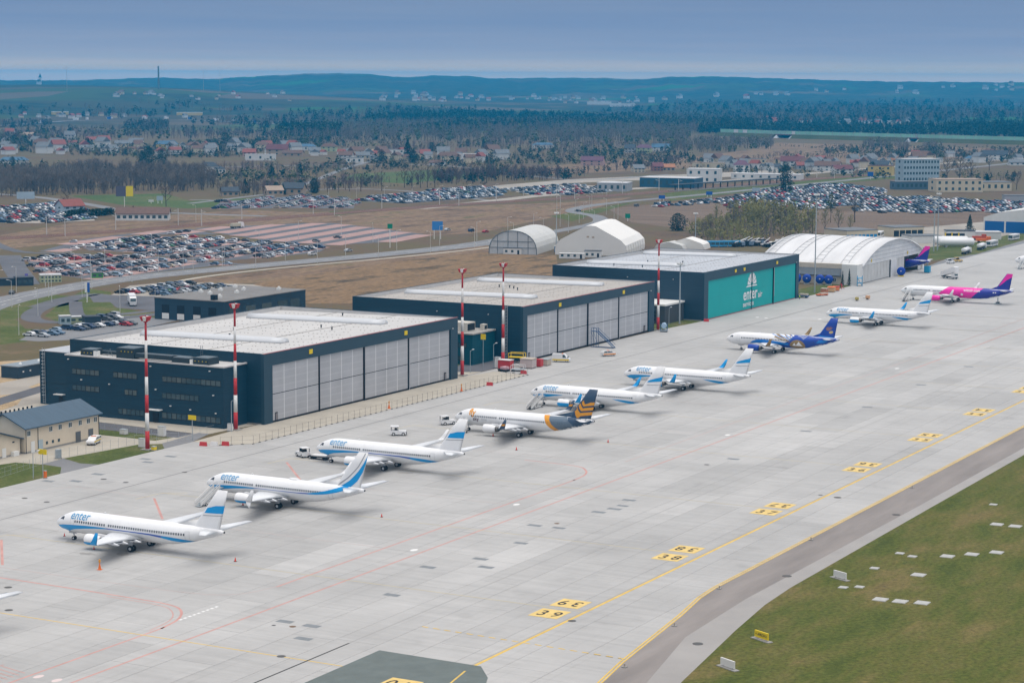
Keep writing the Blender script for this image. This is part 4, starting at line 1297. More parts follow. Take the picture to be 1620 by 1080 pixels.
for sg in (-1, 1):
 lat, le, ch, z, tk = P.wing[-1]
 mb = MB()
 pts = [(sg * (lat + .62 + d), -(le + 1.0 + s), z + .9 + q) for d in (-.14, .14) for s, q in ((.05, .0), (.95, .0), (1.25, .5), (.5, .5))]
 mb.add(pts, [(0, 1, 2, 3), (7, 6, 5, 4), (0, 4, 5, 1), (1, 5, 6, 2), (2, 6, 7, 3), (3, 7, 4, 0)])
 P.part(mb, 'amber_tip_patch', GOLDY)

for (x, y, lab) in [(502.6, 259.3, 'white airliner just beyond the golden-winged tail, mobile stairs at its front door'), (548.6, 253.7, 'white airliner just before the pyramid-painted jet, nothing at its nose'), (727.7, 259.0, 'white airliner between the pyramid-painted and the magenta jets')]:
 P = Plane('airliner', lab, '737', x, y).build(winglet=E_BLUE)
 enter_livery(P, 'short')
 P.fin_decal('blue_tail_band', [[(0, .40), (1, .47), (1, .64), (.5, .56), (.2, .50), (-.02, .42)]], E_BLUE)
 P.fin_decal('grey_tail_line', [[(.2, .30), (1, .33), (1, .35), (.2, .32)]], GREYL)
 P.cowl_stripe('blue_cowl_stripe', E_BLUE, R(170), R(340))

P = Plane('airliner', 'white and royal blue airliner with golden pyramids and sun rays on its flank', 'A320', 638.0, 258.6).build(fin=EGB, winglet=EGG, engine=EGB)
zc = P.zc
P.decal('royal_blue_tail', [[(23.5, zc + 2.2), (37.6, zc + 2.4), (37.6, zc + .2), (30, zc - 2.2), (13.5, zc - 2.2), (12.5, zc - 1.5), (15.5, zc - .75), (20, zc - .55), (21.5, zc + .2), (22.2, zc + 1.0)]], EGB, ds=.6)
P.decal('blue_wave', [[(8.6, zc - 1.1), (9.6, zc - .35), (11, zc + .18), (13.5, zc + .28), (17, zc + .05), (21.8, zc - .5), (21.6, zc - 1.0), (15.5, zc - .9), (11, zc - .95)]], EGL, off=.04)
rays = []
for i, (a0, a1, r1) in enumerate([(150, 155, 10.0), (140, 146, 8.6), (128, 134, 7.2), (117, 122.5, 5.6), (106, 111, 4.6), (96, 100.5, 4.0), (87, 91, 3.6), (78, 82, 3.4), (70, 73.5, 3.3), (61, 64.5, 3.3), (52, 56, 3.6), (43, 47, 4.0)]):
 cx, cz = 24.6, zc - .75
 q = []
 for rr, a in ((2.5, a0), (r1, a0), (r1, a1), (2.5, a1)):
  q.append((cx + rr * math.cos(R(a)), min(cz + rr * math.sin(R(a)), zc + 2.05)))
 rays.append(q)
P.decal('blue_sun_rays', [rays[i] for i in (0, 1, 2)], EGL, off=.035)
P.decal('dark_sun_rays', rays[3:7], EGB, off=.035)
P.decal('pale_sun_rays', rays[6:], mat('pale_ray_paint', (0.50, 0.54, 0.62, 1), 0.35), off=.05)
gr = []
for a0, a1, r1 in ((157, 160, 9.0), (163, 166, 8.0), (147.5, 149.5, 8.4), (136, 138, 7.0)):
 gr.append([(24.6 + rr * math.cos(R(a)), zc - .75 + rr * math.sin(R(a))) for rr, a in ((2.6, a0), (r1, a0), (r1, a1), (2.6, a1))])
P.decal('gold_sun_rays', gr, EGG, off=.05)
P.decal('gold_sun_disc', [[(24.6 + 2.55 * math.cos(t), zc - 1.15 + 1.95 * math.sin(t) if math.sin(t) > 0 else zc - 1.15 + .75 * math.sin(t)) for t in np.linspace(0, 6.28, 24, endpoint=False)]], EGG, off=.055)
P.decal('white_pyramid', [[(22.9, zc - 1.05), (23.7, zc - .15), (24.2, zc - 1.05)], [(24.0, zc - 1.05), (25.1, zc + .25), (26.3, zc - 1.05)]], WHITE, off=.075)
P.decal('bright_blue_tail_patch', [[(30.6, zc + .1), (31.4, zc + 1.0), (33.2, zc + 1.2), (34.4, zc + .9), (33.0, zc + .2)]], EGL, off=.05)
P.fin_decal('gold_emblem', [[(.70 + .14 * math.cos(t), .30 + .07 * math.sin(t)) for t in np.linspace(0, 6.28, 12, endpoint=False)]], mat('pale_gold_paint', (0.55, 0.42, 0.2, 1), .4))
P.fin_decal('bronze_emblem', [[(.18, .48), (.30, .58), (.40, .50), (.52, .60), (.62, .50), (.74, .56), (.66, .44), (.50, .36), (.34, .38)]], mat('plum_gold_paint', (0.26, 0.14, 0.16, 1), .4))
P.fin_decal('bright_blue_tail_base', [[(0, -.02), (1, -.02), (1, .06), (.1, .12)]], EGL)

P = Plane('airliner', 'long magenta, white and indigo airliner farthest along the row of stands', 'A321', 819.0, 260.2).build(fin=WBLUE, winglet=WHITE, engine=WPINK)
zc = P.zc
P.decal('magenta_flank', [[(19.6, zc + 2.2), (33.2, zc + 2.2), (30.0, zc - .4), (28.0, zc - 2.2), (18.6, zc - 2.2), (16.6, zc - 1.0), (15.8, zc - .4), (17.8, zc + 1.0)]], WPINK, ds=.8)
P.decal('indigo_tail', [[(33.2, zc + 2.3), (44.5, zc + 2.6), (44.5, zc), (36, zc - 2.2), (28.0, zc - 2.2), (30.0, zc - .4)]], WBLUE, ds=.7)
P.word('wizzair.com', 25.6, zc + .72, 1.35, WHITE, bold=.02)
P.fin_decal('magenta_fin_panel', [[(0, .12), (.5, .62), (1, .80), (1, 1), (0, 1)]], WPINK)
P.decal('white_badge', [[(24.6, zc - .9), (25.5, zc - .9), (25.5, zc - .2), (25.0, zc - .05), (24.6, zc - .2)]], WHITE, off=.05)
P.decal('white_code', [[(37.0, zc + .55), (37.5, zc + .55), (37.5, zc + .95), (37.0, zc + .95)], [(37.8, zc + .55), (38.3, zc + .55), (38.2, zc + .95), (37.8, zc + .95)]], WHITE, off=.05)

# tail of a jet that stands nose-in inside the arched hangar
P = Plane('airliner', 'airliner parked nose-in, only its magenta and indigo tail outside the arched hangar', 'A320', 926.0, 0.0)
P.root.location = (936.5, 322.5, 0.056)
P.build(fin=WBLUE, winglet=WHITE, engine=WPINK)
zc = P.zc
P.decal('indigo_tail', [[(25.5, zc + 2.3), (37.5, zc + 2.6), (37.5, zc), (30, zc - 2.2), (24.0, zc - 2.2), (25.0, zc - .4)]], WBLUE, ds=.7)
P.decal('magenta_flank', [[(12.6, zc + 2.2), (28.5, zc + 2.2), (26.0, zc + .9), (25.0, zc - .4), (24.0, zc - 2.2), (10.6, zc - 2.2)]], WPINK, ds=.8)
P.fin_decal('magenta_fin_panel', [[(0, .10), (.5, .62), (1, .84), (1, 1), (0, 1)]], WPINK)

# two jets that reach into the picture at its right and left edge
P = Plane('airliner', 'white airliner nose with stairs cut off by the right edge of the picture', 'A320', 985.0, 260.2).build()
P = Plane('airliner', 'white airliner of which only a wingtip shows at the left edge', '737', 248.5, 258.0).build()

# ------------------------------------------------------------------ hangars
CLAD = mat('dark_teal_cladding', (0.010, 0.040, 0.066, 1), 0.5, spec=0.35, var=0.10, scale=0.25, stretch=(0.3, 0.3, 3))
CLAD2 = mat('slate_blue_cladding', (0.024, 0.052, 0.080, 1), 0.5, spec=0.35, var=0.08, scale=0.25, stretch=(0.3, 0.3, 3))
FRAME = mat('dark_steel_frame', (0.022, 0.055, 0.080, 1), 0.5, spec=0.35, var=0.06, scale=0.3)
TRIM = mat('dark_trim', (0.012, 0.016, 0.022, 1), 0.5)
REDT = mat('red_flashing', (0.32, 0.10, 0.10, 1), 0.6)
ROOF_W = mat('white_roof_membrane', (0.50, 0.49, 0.475, 1), 0.7, var=0.07, scale=0.12, stretch=(0.25, 1.5, 1))
ROOF_T = mat('tan_roof_membrane', (0.385, 0.36, 0.33, 1), 0.8, var=0.10, scale=0.12, stretch=(0.25, 1.5, 1))
ROOF_B = mat('bluish_roof_membrane', (0.42, 0.44, 0.47, 1), 0.7, var=0.08, scale=0.12, stretch=(0.25, 1.5, 1))
PARA = mat('parapet_lining', (0.52, 0.51, 0.50, 1), 0.7, var=0.06, scale=0.3)
SKYL = mat('skylight_plastic', (0.56, 0.575, 0.59, 1), 0.3, spec=0.5)
YSIGN = mat('yellow_sign', (0.75, 0.55, 0.01, 1), 0.5)
WPANE = glass('office_glass', (0.05, 0.085, 0.10, 1), 0.1)
WPANE_L = glass('blinded_glass', (0.085, 0.115, 0.12, 1), 0.2)
LAMPW = mat('lamp_white', (0.75, 0.75, 0.72, 1), 0.5)
BASE = mat('concrete_plinth', (0.30, 0.29, 0.27, 1), 0.8)


def poly_door_mat(name, col, line):
 """Ribbed translucent sheeting: fine ribs and rails."""
 M = bpy.data.materials.new(name)
 M.use_nodes = True
 n, l = M.node_tree.nodes, M.node_tree.links
 b = n['Principled BSDF']
 b.inputs['Roughness'].default_value = 0.35
 b.inputs['Specular IOR Level'].default_value = 0.5
 g = n.new('ShaderNodeNewGeometry')
 sp = n.new('ShaderNodeSeparateXYZ'); l.new(g.outputs['Position'], sp.inputs[0])
 ns = n.new('ShaderNodeTexNoise'); ns.inputs['Scale'].default_value = 0.16; ns.inputs['Detail'].default_value = 6
 l.new(g.outputs['Position'], ns.inputs['Vector'])
 r = n.new('ShaderNodeValToRGB')
 r.color_ramp.elements[0].position = .3; r.color_ramp.elements[0].color = tuple(c * .86 for c in col[:3]) + (1,)
 r.color_ramp.elements[1].position = .7; r.color_ramp.elements[1].color = col
 l.new(ns.outputs['Fac'], r.inputs[0])
 pp = n.new('ShaderNodeMath'); pp.operation = 'PINGPONG'; pp.inputs[1].default_value = 0.9
 l.new(sp.outputs['Z'], pp.inputs[0])
 mr = n.new('ShaderNodeMapRange'); mr.inputs['From Min'].default_value = 0.0; mr.inputs['From Max'].default_value = 0.28; mr.inputs['To Min'].default_value = 0.45; mr.inputs['To Max'].default_value = 0.0
 l.new(pp.outputs[0], mr.inputs[0])
 mx = n.new('ShaderNodeMix'); mx.data_type = 'RGBA'
 l.new(mr.outputs[0], mx.inputs['Factor']); l.new(r.outputs[0], mx.inputs['A']); mx.inputs['B'].default_value = line
 l.new(mx.outputs['Result'], b.inputs['Base Color'])
 return M


DOOR_G = poly_door_mat('ribbed_door_sheeting', (0.44, 0.445, 0.465, 1), (0.52, 0.525, 0.535, 1))
DOOR_LINE = mat('door_glazing_bar', (0.66, 0.66, 0.66, 1), 0.5)
DOOR_T = mat('turquoise_door', (0.0, 0.355, 0.345, 1), 0.5, var=0.04, scale=0.15)


def hangar(name, label, x0, x1, y0, y1, h, posts, door_top, roof, clad, sky_x, sky_y, signs, doorkind='grey', wick=()):
 root = empty(name, ((x0 + x1) / 2, y0, 0.0))
 tag(root, label, 'hangar', 'maintenance hangars')
 ox, oy = (x0 + x1) / 2, y0

 def put(mb, nm, mats, par=None):
  for i, v in enumerate(mb.v):
   mb.v[i] = (v[0] - ox, v[1] - oy, v[2])
  return mb.build(nm, mats, par or root)
 t = 0.35
 # cladding: horizontal panels with recessed joints
 for nm, (ax, ay, bx, by) in (('side_wall', (x0, y0 + .9, x0, y1)), ('side_wall', (x1, y0 + .9, x1, y1)), ('rear_wall', (x0, y1, x1, y1))):
  mb = MB()
  k = 0
  z = 0.3
  while z < h - 0.01:
   zt = min(z + 1.15, h)
   if ax == bx:
    xa, xb = (ax, ax + t) if ax == x0 else (ax - t, ax)
    mb.box(xa, xb, ay, by - .002 if nm == 'side_wall' else by, z, zt - .05)
    mb.box(xa + .04, xb - .04, ay, by - .01, zt - .05, zt)
   else:
    mb.box(ax + t, bx - t, ay - t, ay, z, zt - .05)
    mb.box(ax + t, bx - t, ay - t + .04, ay - .04, zt - .05, zt)
   z = zt
  w = put(mb, nm, clad)
  mb = MB()
  if ax == bx:
   mb.box(min(ax, ax) - .05 if ax == x0 else ax - .4, ax + .4 if ax == x0 else ax + .05, ay, by, 0, .3)
  else:
   mb.box(ax, bx, ay - .4, ay + .05, 0, .29)
  put(mb, 'plinth', BASE, w)
  # parapet lining and capping
  mb = MB()
  if ax == bx:
   s = 1 if ax == x0 else -1
   mb.box(ax + s * .36 if s > 0 else ax - .42, ax + .42 if s > 0 else ax - .36, y0 + .95, y1 - .4, h - 1.25, h - .02)
  else:
   mb.box(ax + .45, bx - .45, ay - .42, ay - .36, h - 1.25, h - .02)
  put(mb, 'parapet', PARA, w)
  mb = MB()
  if ax == bx:
   mb.box(ax - .06 if ax == x0 else ax - .45, ax + .45 if ax == x0 else ax + .06, ay, by + .06, h, h + .07)
  else:
   mb.box(ax + .46, bx - .46, ay - .45, ay + .05, h, h + .06)
  put(mb, 'coping', clad, w)
 # front portal: two piers and a header
 dl, dr = posts[0], posts[-1]
 mb = MB(); mb.box(x0 - .02, dl, y0, y0 + .9, 0, h)
 put(mb, 'pier', FRAME)
 mb = MB(); mb.box(dr, x1 + .02, y0, y0 + .9, 0, h)
 put(mb, 'pier', FRAME)
 mb = MB(); mb.box(dl + .002, dr - .002, y0, y0 + .9, door_top, h)
 hd = put(mb, 'header', FRAME)
 mb = MB(); mb.box(x0 - .08, x1 + .08, y0 - .08, y0 + .5, h, h + .06)
 put(mb, 'coping', REDT if doorkind == 'grey' else FRAME, hd)
 for sx in signs:
  mb = MB(); mb.box(sx - .75, sx + .75, y0 - .16, y0 - .01, h - 2.1, h - .95)
  put(mb, 'stand_sign', YSIGN, hd)
 # door leaves
 for i in range(len(posts) - 1):
  a, b = posts[i] + .25, posts[i + 1] - .25
  yy = y0 + .35 + (.14 if i % 2 else 0)
  mb = MB()
  mb.box(a, b, yy, yy + .12, .35, door_top - .02)
  leaf = put(mb, 'door_leaf', TRIM if doorkind == 'grey' else DOOR_T)
  if doorkind == 'grey':
   nc = 4
   zm = door_top * 0.497
   for c in range(nc):
    xa, xb = a + (b - a) * c / nc, a + (b - a) * (c + 1) / nc
    for z0, z1 in ((.55, zm - .1), (zm + .1, door_top - .06)):
     mb = MB(); mb.box(xa + .09, xb - .09, yy - .06, yy - .002, z0, z1)
     put(mb, 'pane', DOOR_G, leaf)
    if c:
     mb = MB()
     for z0, z1 in ((.55, zm - .1), (zm + .1, door_top - .06)):
      mb.box(xa - .15, xa + .15, yy - .07, yy - .003, z0, z1)
     put(mb, 'glazing_bar', DOOR_LINE, leaf)
  else:
   mb = MB(); mb.box(a + .05, b - .05, yy - .02, yy - .002, door_top * .53, door_top * .53 + .06)
   put(mb, 'panel_joint', mat('teal_joint', (0.0, 0.24, 0.25, 1), .5), leaf)
  mb = MB(); mb.box(a - .2, b + .2, yy - .12, yy + .2, 0.05, .34)
  put(mb, 'bottom_rail', TRIM if doorkind == 'grey' else REDT, leaf)
 for i, px_ in enumerate(posts[1:-1]):
  mb = MB(); mb.box(px_ - .2, px_ + .2, y0 + .1, y0 + .34, .02, door_top - .01)
  if doorkind != 'grey' and i == 1:
   mb.box(px_ + .3, px_ + .62, y0 + .1, y0 + .3, 3.0, door_top - .02, 1)
  elif doorkind == 'grey' and i == 2:
   mb.box(px_ + .3, px_ + .55, y0 + .1, y0 + .3, .02, door_top - .02, 1)
  put(mb, 'door_post', [TRIM if not (doorkind != 'grey' and i == 0) else mat('thin_post', (0.02, 0.12, 0.13, 1), .5), mat('grey_steel', (0.42, 0.43, 0.45, 1), 0.5)])
 for wx in wick:
  mb = MB(); mb.box(wx - .55, wx + .55, y0 + .22, y0 + .30, .35, 2.5)
  wk = put(mb, 'wicket_door', TRIM)
  mb = MB(); mb.box(wx - .38, wx + .38, y0 + .18, y0 + .215, .6, 2.25)
  put(mb, 'pane', mat('wicket_pane', (0.22, 0.20, 0.20, 1), .5), wk)
 # roof deck, barrel skylights, snow guards, hatch posts
 mb = MB()
 mb.add([(x0 + .42, y0 + .92, h - .35), (x1 - .42, y0 + .92, h - .35), (x1 - .42, y1 - .42, h - 1.2), (x0 + .42, y1 - .42, h - 1.2), (x0 + .42, y0 + .92, h - 1.6), (x1 - .42, y0 + .92, h - 1.6), (x1 - .42, y1 - .42, h - 1.6), (x0 + .42, y1 - .42, h - 1.6)],
   [(0, 1, 2, 3), (4, 7, 6, 5), (0, 4, 5, 1), (1, 5, 6, 2), (2, 6, 7, 3), (3, 7, 4, 0)])
 rf = put(mb, 'roof', roof)

 def rz(y):
  return h - .35 - .85 * (y - y0 - .92) / (y1 - y0 - 1.34)
 for sx in sky_x:
  mb = MB(); mb.smooth = True
  arc = [(-1.9, 0), (-1.9, .35), (-1.45, .85), (-.75, 1.2), (0, 1.32), (.75, 1.2), (1.45, .85), (1.9, .35), (1.9, 0)]
  ys = np.linspace(sky_y[0], sky_y[1], 12)
  mb.rings([[(sx + a, y, rz(y) + b) for a, b in arc] for y in ys])
  sk = put(mb, 'skylight', SKYL, rf)
 mb = MB()
 rr = random.Random(int(x0))
 for row in np.arange(x0 + 4, x1 - 3, 6.1):
  for y in np.arange(y0 + 3, y1 - 2, 1.5):
   if rr.random() < .8 and all(abs(row - s) > 2.6 for s in sky_x):
    yy = y + rr.uniform(-.3, .3)
    mb.box(row - .1, row + .1, yy - .1, yy + .1, rz(yy), rz(yy) + .1)
 tag(put(mb, 'snow_guard', mat('snow_guard_grey', (0.24, 0.23, 0.22, 1), .7), rf), kind='stuff')
 mb = MB()
 for k in (1, 2):
  y = y0 + (y1 - y0) * k / 3
  mb.box(x0 + .6, x1 - .6, y - .12, y + .12, rz(y) - .02, rz(y) + .10)
 put(mb, 'roof_seam', mat('roof_seam', (0.33, 0.31, 0.29, 1), .8), rf)
 for k in range(5):
  vx, vy = rr.uniform(x0 + 6, x1 - 6), rr.uniform(y0 + 5, y1 - 5)
  if all(abs(vx - s) > 3 for s in sky_x):
   mb = MB(); mb.tube((vx, vy, rz(vy)), (vx, vy, rz(vy) + .7), .18, .18, 8)
   mb.tube((vx, vy, rz(vy) + .7), (vx, vy, rz(vy) + .85), .32, .28, 8)
   put(mb, 'roof_vent', TRIM, rf)
 mb = MB()
 for (lx, ly, s) in ((x0 - .12, y0 + 12, 'x'), (x0 - .12, y0 + 30, 'x'), (x1 - 3, y0 - .1, 'y')):
  mb.box(lx - .15, lx + .15, ly - .12, ly + .12, h - 3.0, h - 2.8)
 put(mb, 'wall_lamp', LAMPW)
 return root, put


H1, put1 = hangar('maintenance_hangar', 'dark hangar nearest the camera, white roof, office block on its left side', 438.6, 535.3, 303.9, 364.7, 17.6,
     [442.3, 463.7, 485.5, 508.3, 531.4], 14.45, ROOF_W, CLAD, (464.2, 513.4), (315, 360.5), (459.4, 506.4), wick=(444.2, 528.6))
H2, put2 = hangar('maintenance_hangar', 'middle dark hangar with tan roof and grey ribbed doors', 576.0, 671.6, 304.3, 365.2, 16.85,
     [578.8, 599.5, 620.9, 643.8, 667.4], 13.95, ROOF_T, CLAD, (604.2, 652.6), (315, 362), (600.4, 646.9), wick=(580.5, 664.5))
H3, put3 = hangar('maintenance_hangar', 'far dark hangar with turquoise doors and large white lettering', 707.6, 801.8, 301.3, 361.8, 17.2,
     [711.4, 753.3, 775.4, 799.0], 14.0, ROOF_B, CLAD2, (733.5, 784.5), (321, 360), (736.5, 745.0, 778.0), 'teal', wick=())
# lettering and emblem on the turquoise doors
y = 301.3 + .30
WL = mat('white_lettering', (0.78, 0.78, 0.78, 1), .5)


def wall_word(put, body, x, z, size, y, M, bold=0.0, width=1.0, par=None):
 vs, fs, w = text_tris(body, size, bold)
 xs = width / w
 mb = MB(); mb.add([(x + a * xs, y, z + b) for a, b in vs], fs)
 return put(mb, 'lettering', M, par)


wall_word(put3, 'enter', 745.2, 4.0, 6.2, y, WL, .10, 14.0)
wall_word(put3, 'air', 759.8, 4.0, 3.2, y, WL, .05, 4.3)
wall_word(put3, 'services', 745.0, 1.55, 2.7, y, WL, .05, 10.6)
mb = MB()
for k in range(7):                       # fanned sail emblem
 a0, a1 = R(176 - k * 25), R(176 - k * 25 - 20)
 for t0, t1 in ((0, 1),):
  ring = [(753.6 + 1.0 * math.cos(a) * 1.2, 9.2 + 1.2 * math.sin(a)) for a in np.linspace(a0, a1, 3)] + [(753.6 + (4.6 if abs(math.cos(a)) > .3 else 4.2) * math.cos(a) * .95, 9.2 + 4.5 * math.sin(a)) for a in np.linspace(a1, a0, 4)]
  mb.add([(p, y, q) for p, q in ring], [tuple(range(7))])
mb.add([(747.6, y, 8.6), (758.9, y, 8.6), (758.0, y, 9.1), (749.0, y, 9.1)], [(0, 1, 2, 3)])
put3(mb, 'sail_emblem', WL)

# office block of the first hangar: windows in bands, roof plant
ob = empty('office_block', (433.6, 334, 0))
tag(ob, 'three-storey dark teal office block built against the side of the nearest hangar', 'office block')


def putO(mb, nm, mats, par=None):
 for i, v in enumerate(mb.v):
  mb.v[i] = (v[0] - 433.6, v[1] - 334, v[2])
 return mb.build(nm, mats, par or ob)


FX = 428.7
mb = MB()
z = 0.0
while z < 15.0:
 zt = min(z + 1.15, 15.0)
 mb.box(FX, 438.5, 309, 358, z, zt - .05)
 mb.box(FX + .04, 438.5, 309.04, 357.96, zt - .05, zt)
 z = zt
putO(mb, 'wall', CLAD)
mb = MB(); mb.box(FX + .3, 438.5, 309.3, 357.7, 15.0, 15.12); putO(mb, 'roof', ROOF_W)
mb = MB()
mb.box(FX - .15, FX + .3, 308.8, 358.2, 15.0, 15.35); mb.box(FX + .3, 438.5, 308.8, 309.3, 15.0, 15.35); mb.box(FX + .3, 438.5, 357.7, 358.2, 15.0, 15.35)
putO(mb, 'parapet', PARA)
rw = random.Random(4)
for v0, v1, z0, z1 in [(347.2, 355.9, 10.35, 11.85), (335.3, 342.8, 10.35, 11.85), (309.8, 327.5, 10.35, 11.85), (347.2, 355.9, 6.2, 7.7), (335.4, 339.3, 6.2, 7.7), (316.4, 327.6, 6.2, 7.7), (333.2, 341.4, 1.2, 2.8), (309.9, 327.7, 1.2, 2.8)]:
 mb = MB()
 mb.box(FX - .05, FX - .002, v0, v1, z0, z1)
 w = putO(mb, 'window_band', TRIM)
 n = max(2, round((v1 - v0) / 1.45))
 for k in range(n):
  a, b = v0 + (v1 - v0) * k / n + .1, v0 + (v1 - v0) * (k + 1) / n - .1
  mb = MB(); mb.box(FX - .09, FX - .052, a, b, z0 + .14, z1 - .12)
  putO(mb, 'pane', WPANE_L if rw.random() < .3 else WPANE, w)
for v0, nm in ((329.7, 'door'),):
 mb = MB(); mb.box(FX - .08, FX - .003, v0 - .9, v0 + .9, 0.02, 2.4); putO(mb, 'door', TRIM)
 mb = MB(); mb.box(FX - 1.5, FX - .003, v0 - 2.2, v0 + 1.9, 3.2, 3.4); putO(mb, 'canopy', LAMPW)
for v0, z0 in ((358.9 - 6, 9.0), (344, 8.5), (329.5, 8.2), (331, 13.9), (313, 13.9), (357, 14.0), (312, 8.0), (325, 4.4), (311.3, 3.6), (319, 3.9)):
 mb = MB(); mb.box(FX - .3, FX - .003, v0 - .2, v0 + .2, z0, z0 + .22); putO(mb, 'wall_lamp', LAMPW)
DUCT = mat('roof_plant_dark', (0.025, 0.04, 0.05, 1), .5)
DUCT2 = mat('roof_plant_grey', (0.12, 0.15, 0.17, 1), .5, .3)
for nm, bxs in (('air_handler', [(430.3, 435.5, 337.5, 343.0, 15.15, 17.6)]), ('air_duct', [(430.6, 431.8, 326, 337.4, 15.5, 16.5), (433, 434.2, 322, 337.4, 15.5, 16.3)]), ('air_duct', [(430.4, 433.4, 320.5, 325.8, 15.2, 16.3)]), ('air_handler', [(430.0, 434.6, 314.5, 319.0, 15.15, 16.7)]), ('air_handler', [(430.4, 434.4, 350.5, 354.5, 15.15, 16.5)]), ('cooling_unit', [(430.2, 431.4, 349.0, 350.2, 15.15, 16.4)]), ('cooling_unit', [(430.2, 431.2, 319.3, 320.2, 15.15, 16.2)]), ('air_duct', [(433, 434, 343.1, 350, 15.4, 16.1)])):
 mb = MB()
 for q in bxs:
  mb.box(*q)
  mb.box(q[0] + .2, q[1] - .2, q[2] + .2, q[3] - .2, q[5], q[5] + .18, 1)
  if nm == 'air_handler':
   for k in range(4):
    mb.box(q[0] - .04, q[0], q[2] + .5 + k * 1.1, q[2] + .7 + k * 1.1, q[5] - .8, q[5] - .6, 2)
 putO(mb, nm, [DUCT if nm != 'cooling_unit' else LAMPW, DUCT2, YSIGN if nm == 'air_handler' else DUCT2])
mb = MB()
for a in ((345.5, 432), (346.5, 433), (347.5, 432.2)):
 mb.tube((a[1], a[0], 15.1), (432.4, 346.6, 17.0), .06, .06, 5)
putO(mb, 'antenna_tripod', DUCT2)
for (x_, y_) in ((437.6, 322),):
 mb = MB()
 for s in (-.35, .35):
  mb.tube((x_, y_ + s, 15.1), (x_, y_ + s, 18.8), .05, .05, 5)
 for z_ in np.arange(15.4, 18.8, .4):
  mb.tube((x_, y_ - .35, z_), (x_, y_ + .35, z_), .03, .03, 4)
 putO(mb, 'roof_ladder', DUCT2)
# rear service block with its caged ladder
sb = empty('rear_block', (445, 370, 0))
tag(sb, 'windowless dark block with caged ladder at the rear corner of the nearest hangar', 'annex')
mb = MB()
z = 0.0
while z < 13.9:
 zt = min(z + 1.15, 13.9)
 mb.box(438.7 - 445, 530 - 445, 364.9 - 370, 375 - 370, z, zt - .05); mb.box(438.74 - 445, 530 - 445, -5.1, 4.96, zt - .05, zt)
 z = zt
mb.build('wall', CLAD, sb)
mb = MB(); mb.box(-6.4, 85, -5.2, 5.1, 13.92, 14.1); mb.build('roof', ROOF_B, sb)
mb = MB()
for s in (-.4, .4):
 mb.tube((-6.6, 3.4 + s, .3), (-6.6, 3.4 + s, 14.9), .06, .06, 5)
for z_ in np.arange(.5, 14.9, .45):
 mb.tube((-6.6, 3.0, z_), (-6.6, 3.8, z_), .04, .04, 4)
for z_ in np.arange(2.5, 14.9, .9):
 for a0, a1 in ((0, .8), (.8, 1.6), (1.6, 2.4), (2.4, 3.14)):
  mb.tube((-6.6 - .75 * math.sin(a0), 3.4 - .5 * math.cos(a0), z_), (-6.6 - .75 * math.sin(a1), 3.4 - .5 * math.cos(a1), z_), .05, .05, 4)
mb.build('caged_ladder', mat('galvanised_steel', (0.42, 0.45, 0.47, 1), .45, .4), sb)
mb = MB(); mb.box(-6.36, -6.3, -2.6, -1.2, .02, 2.4); mb.build('door', TRIM, sb)
mb = MB(); mb.box(-7.6, -6.31, -3.4, -.4, 2.9, 3.1); mb.build('canopy', LAMPW, sb)

# low teal offices between the first two hangars
lo = empty('low_office', (572, 320, 0))
tag(lo, 'two-storey teal annex with flat roof between the first two hangars', 'office block')
mb = MB(); z = 0
while z < 9.2:
 zt = min(z + 1.15, 9.2); mb.box(-10, 3.9, -6, 42, z, zt - .05); mb.box(-9.96, 3.9, -5.96, 42, zt - .05, zt); z = zt
mb.build('wall', mat('petrol_cladding', (0.006, 0.075, 0.105, 1), .5, spec=.35, var=.08, scale=.25, stretch=(.3, .3, 3)), lo)
mb = MB(); mb.box(-10.4, 3.9, -6.4, 42, 9.2, 9.6); mb.build('roof', ROOF_T, lo)
for v0, v1, z0, z1 in ((-4, 8, 5.2, 6.6), (10, 20, 5.2, 6.6), (-3, 6, 1.2, 2.6)):
 mb = MB(); mb.box(-10.06, -10.003, v0, v1, z0, z1); w = mb.build('window_band', TRIM, lo)
 n = int((v1 - v0) / 1.5)
 for k in range(n):
  mb = MB(); mb.box(-10.1, -10.062, v0 + k * 1.5 + .1, v0 + k * 1.5 + 1.4, z0 + .12, z1 - .12); mb.build('pane', WPANE_L if k % 3 == 0 else WPANE, w)
for nm, q in (('air_handler', (-8, -3, -3, 3, 9.6, 12.4)), ('air_duct', (-7, -5, 4, 12, 9.6, 11)), ('cooling_unit', (-1, 1, -5, -3.6, 9.6, 11.4))):
 mb = MB(); mb.box(*q); mb.box(q[0] + .3, q[1] - .3, q[2] - .06, q[2], q[4] + .4, q[5] - .4, 1); mb.build(nm, [mat('plant_casing', (0.55, 0.52, 0.46, 1), .6), TRIM], lo)
mb = MB()
for s in (-.4, .4):
 mb.tube((4.05 - .2, -2 + s - 8, 9), (3.85, -10 + s, 16.8), .05, .05, 5)
for z_ in np.arange(0.4, 16.8, .45):
 mb.tube((3.75, -10.4, z_), (3.75, -9.6, z_), .06, .06, 4)
for s in (-.4, .4):
 mb.tube((3.75, -10 + s, 0), (3.75, -10 + s, 17.3), .06, .06, 5)
mb.build('caged_ladder', MATS['galvanised_steel'], lo)

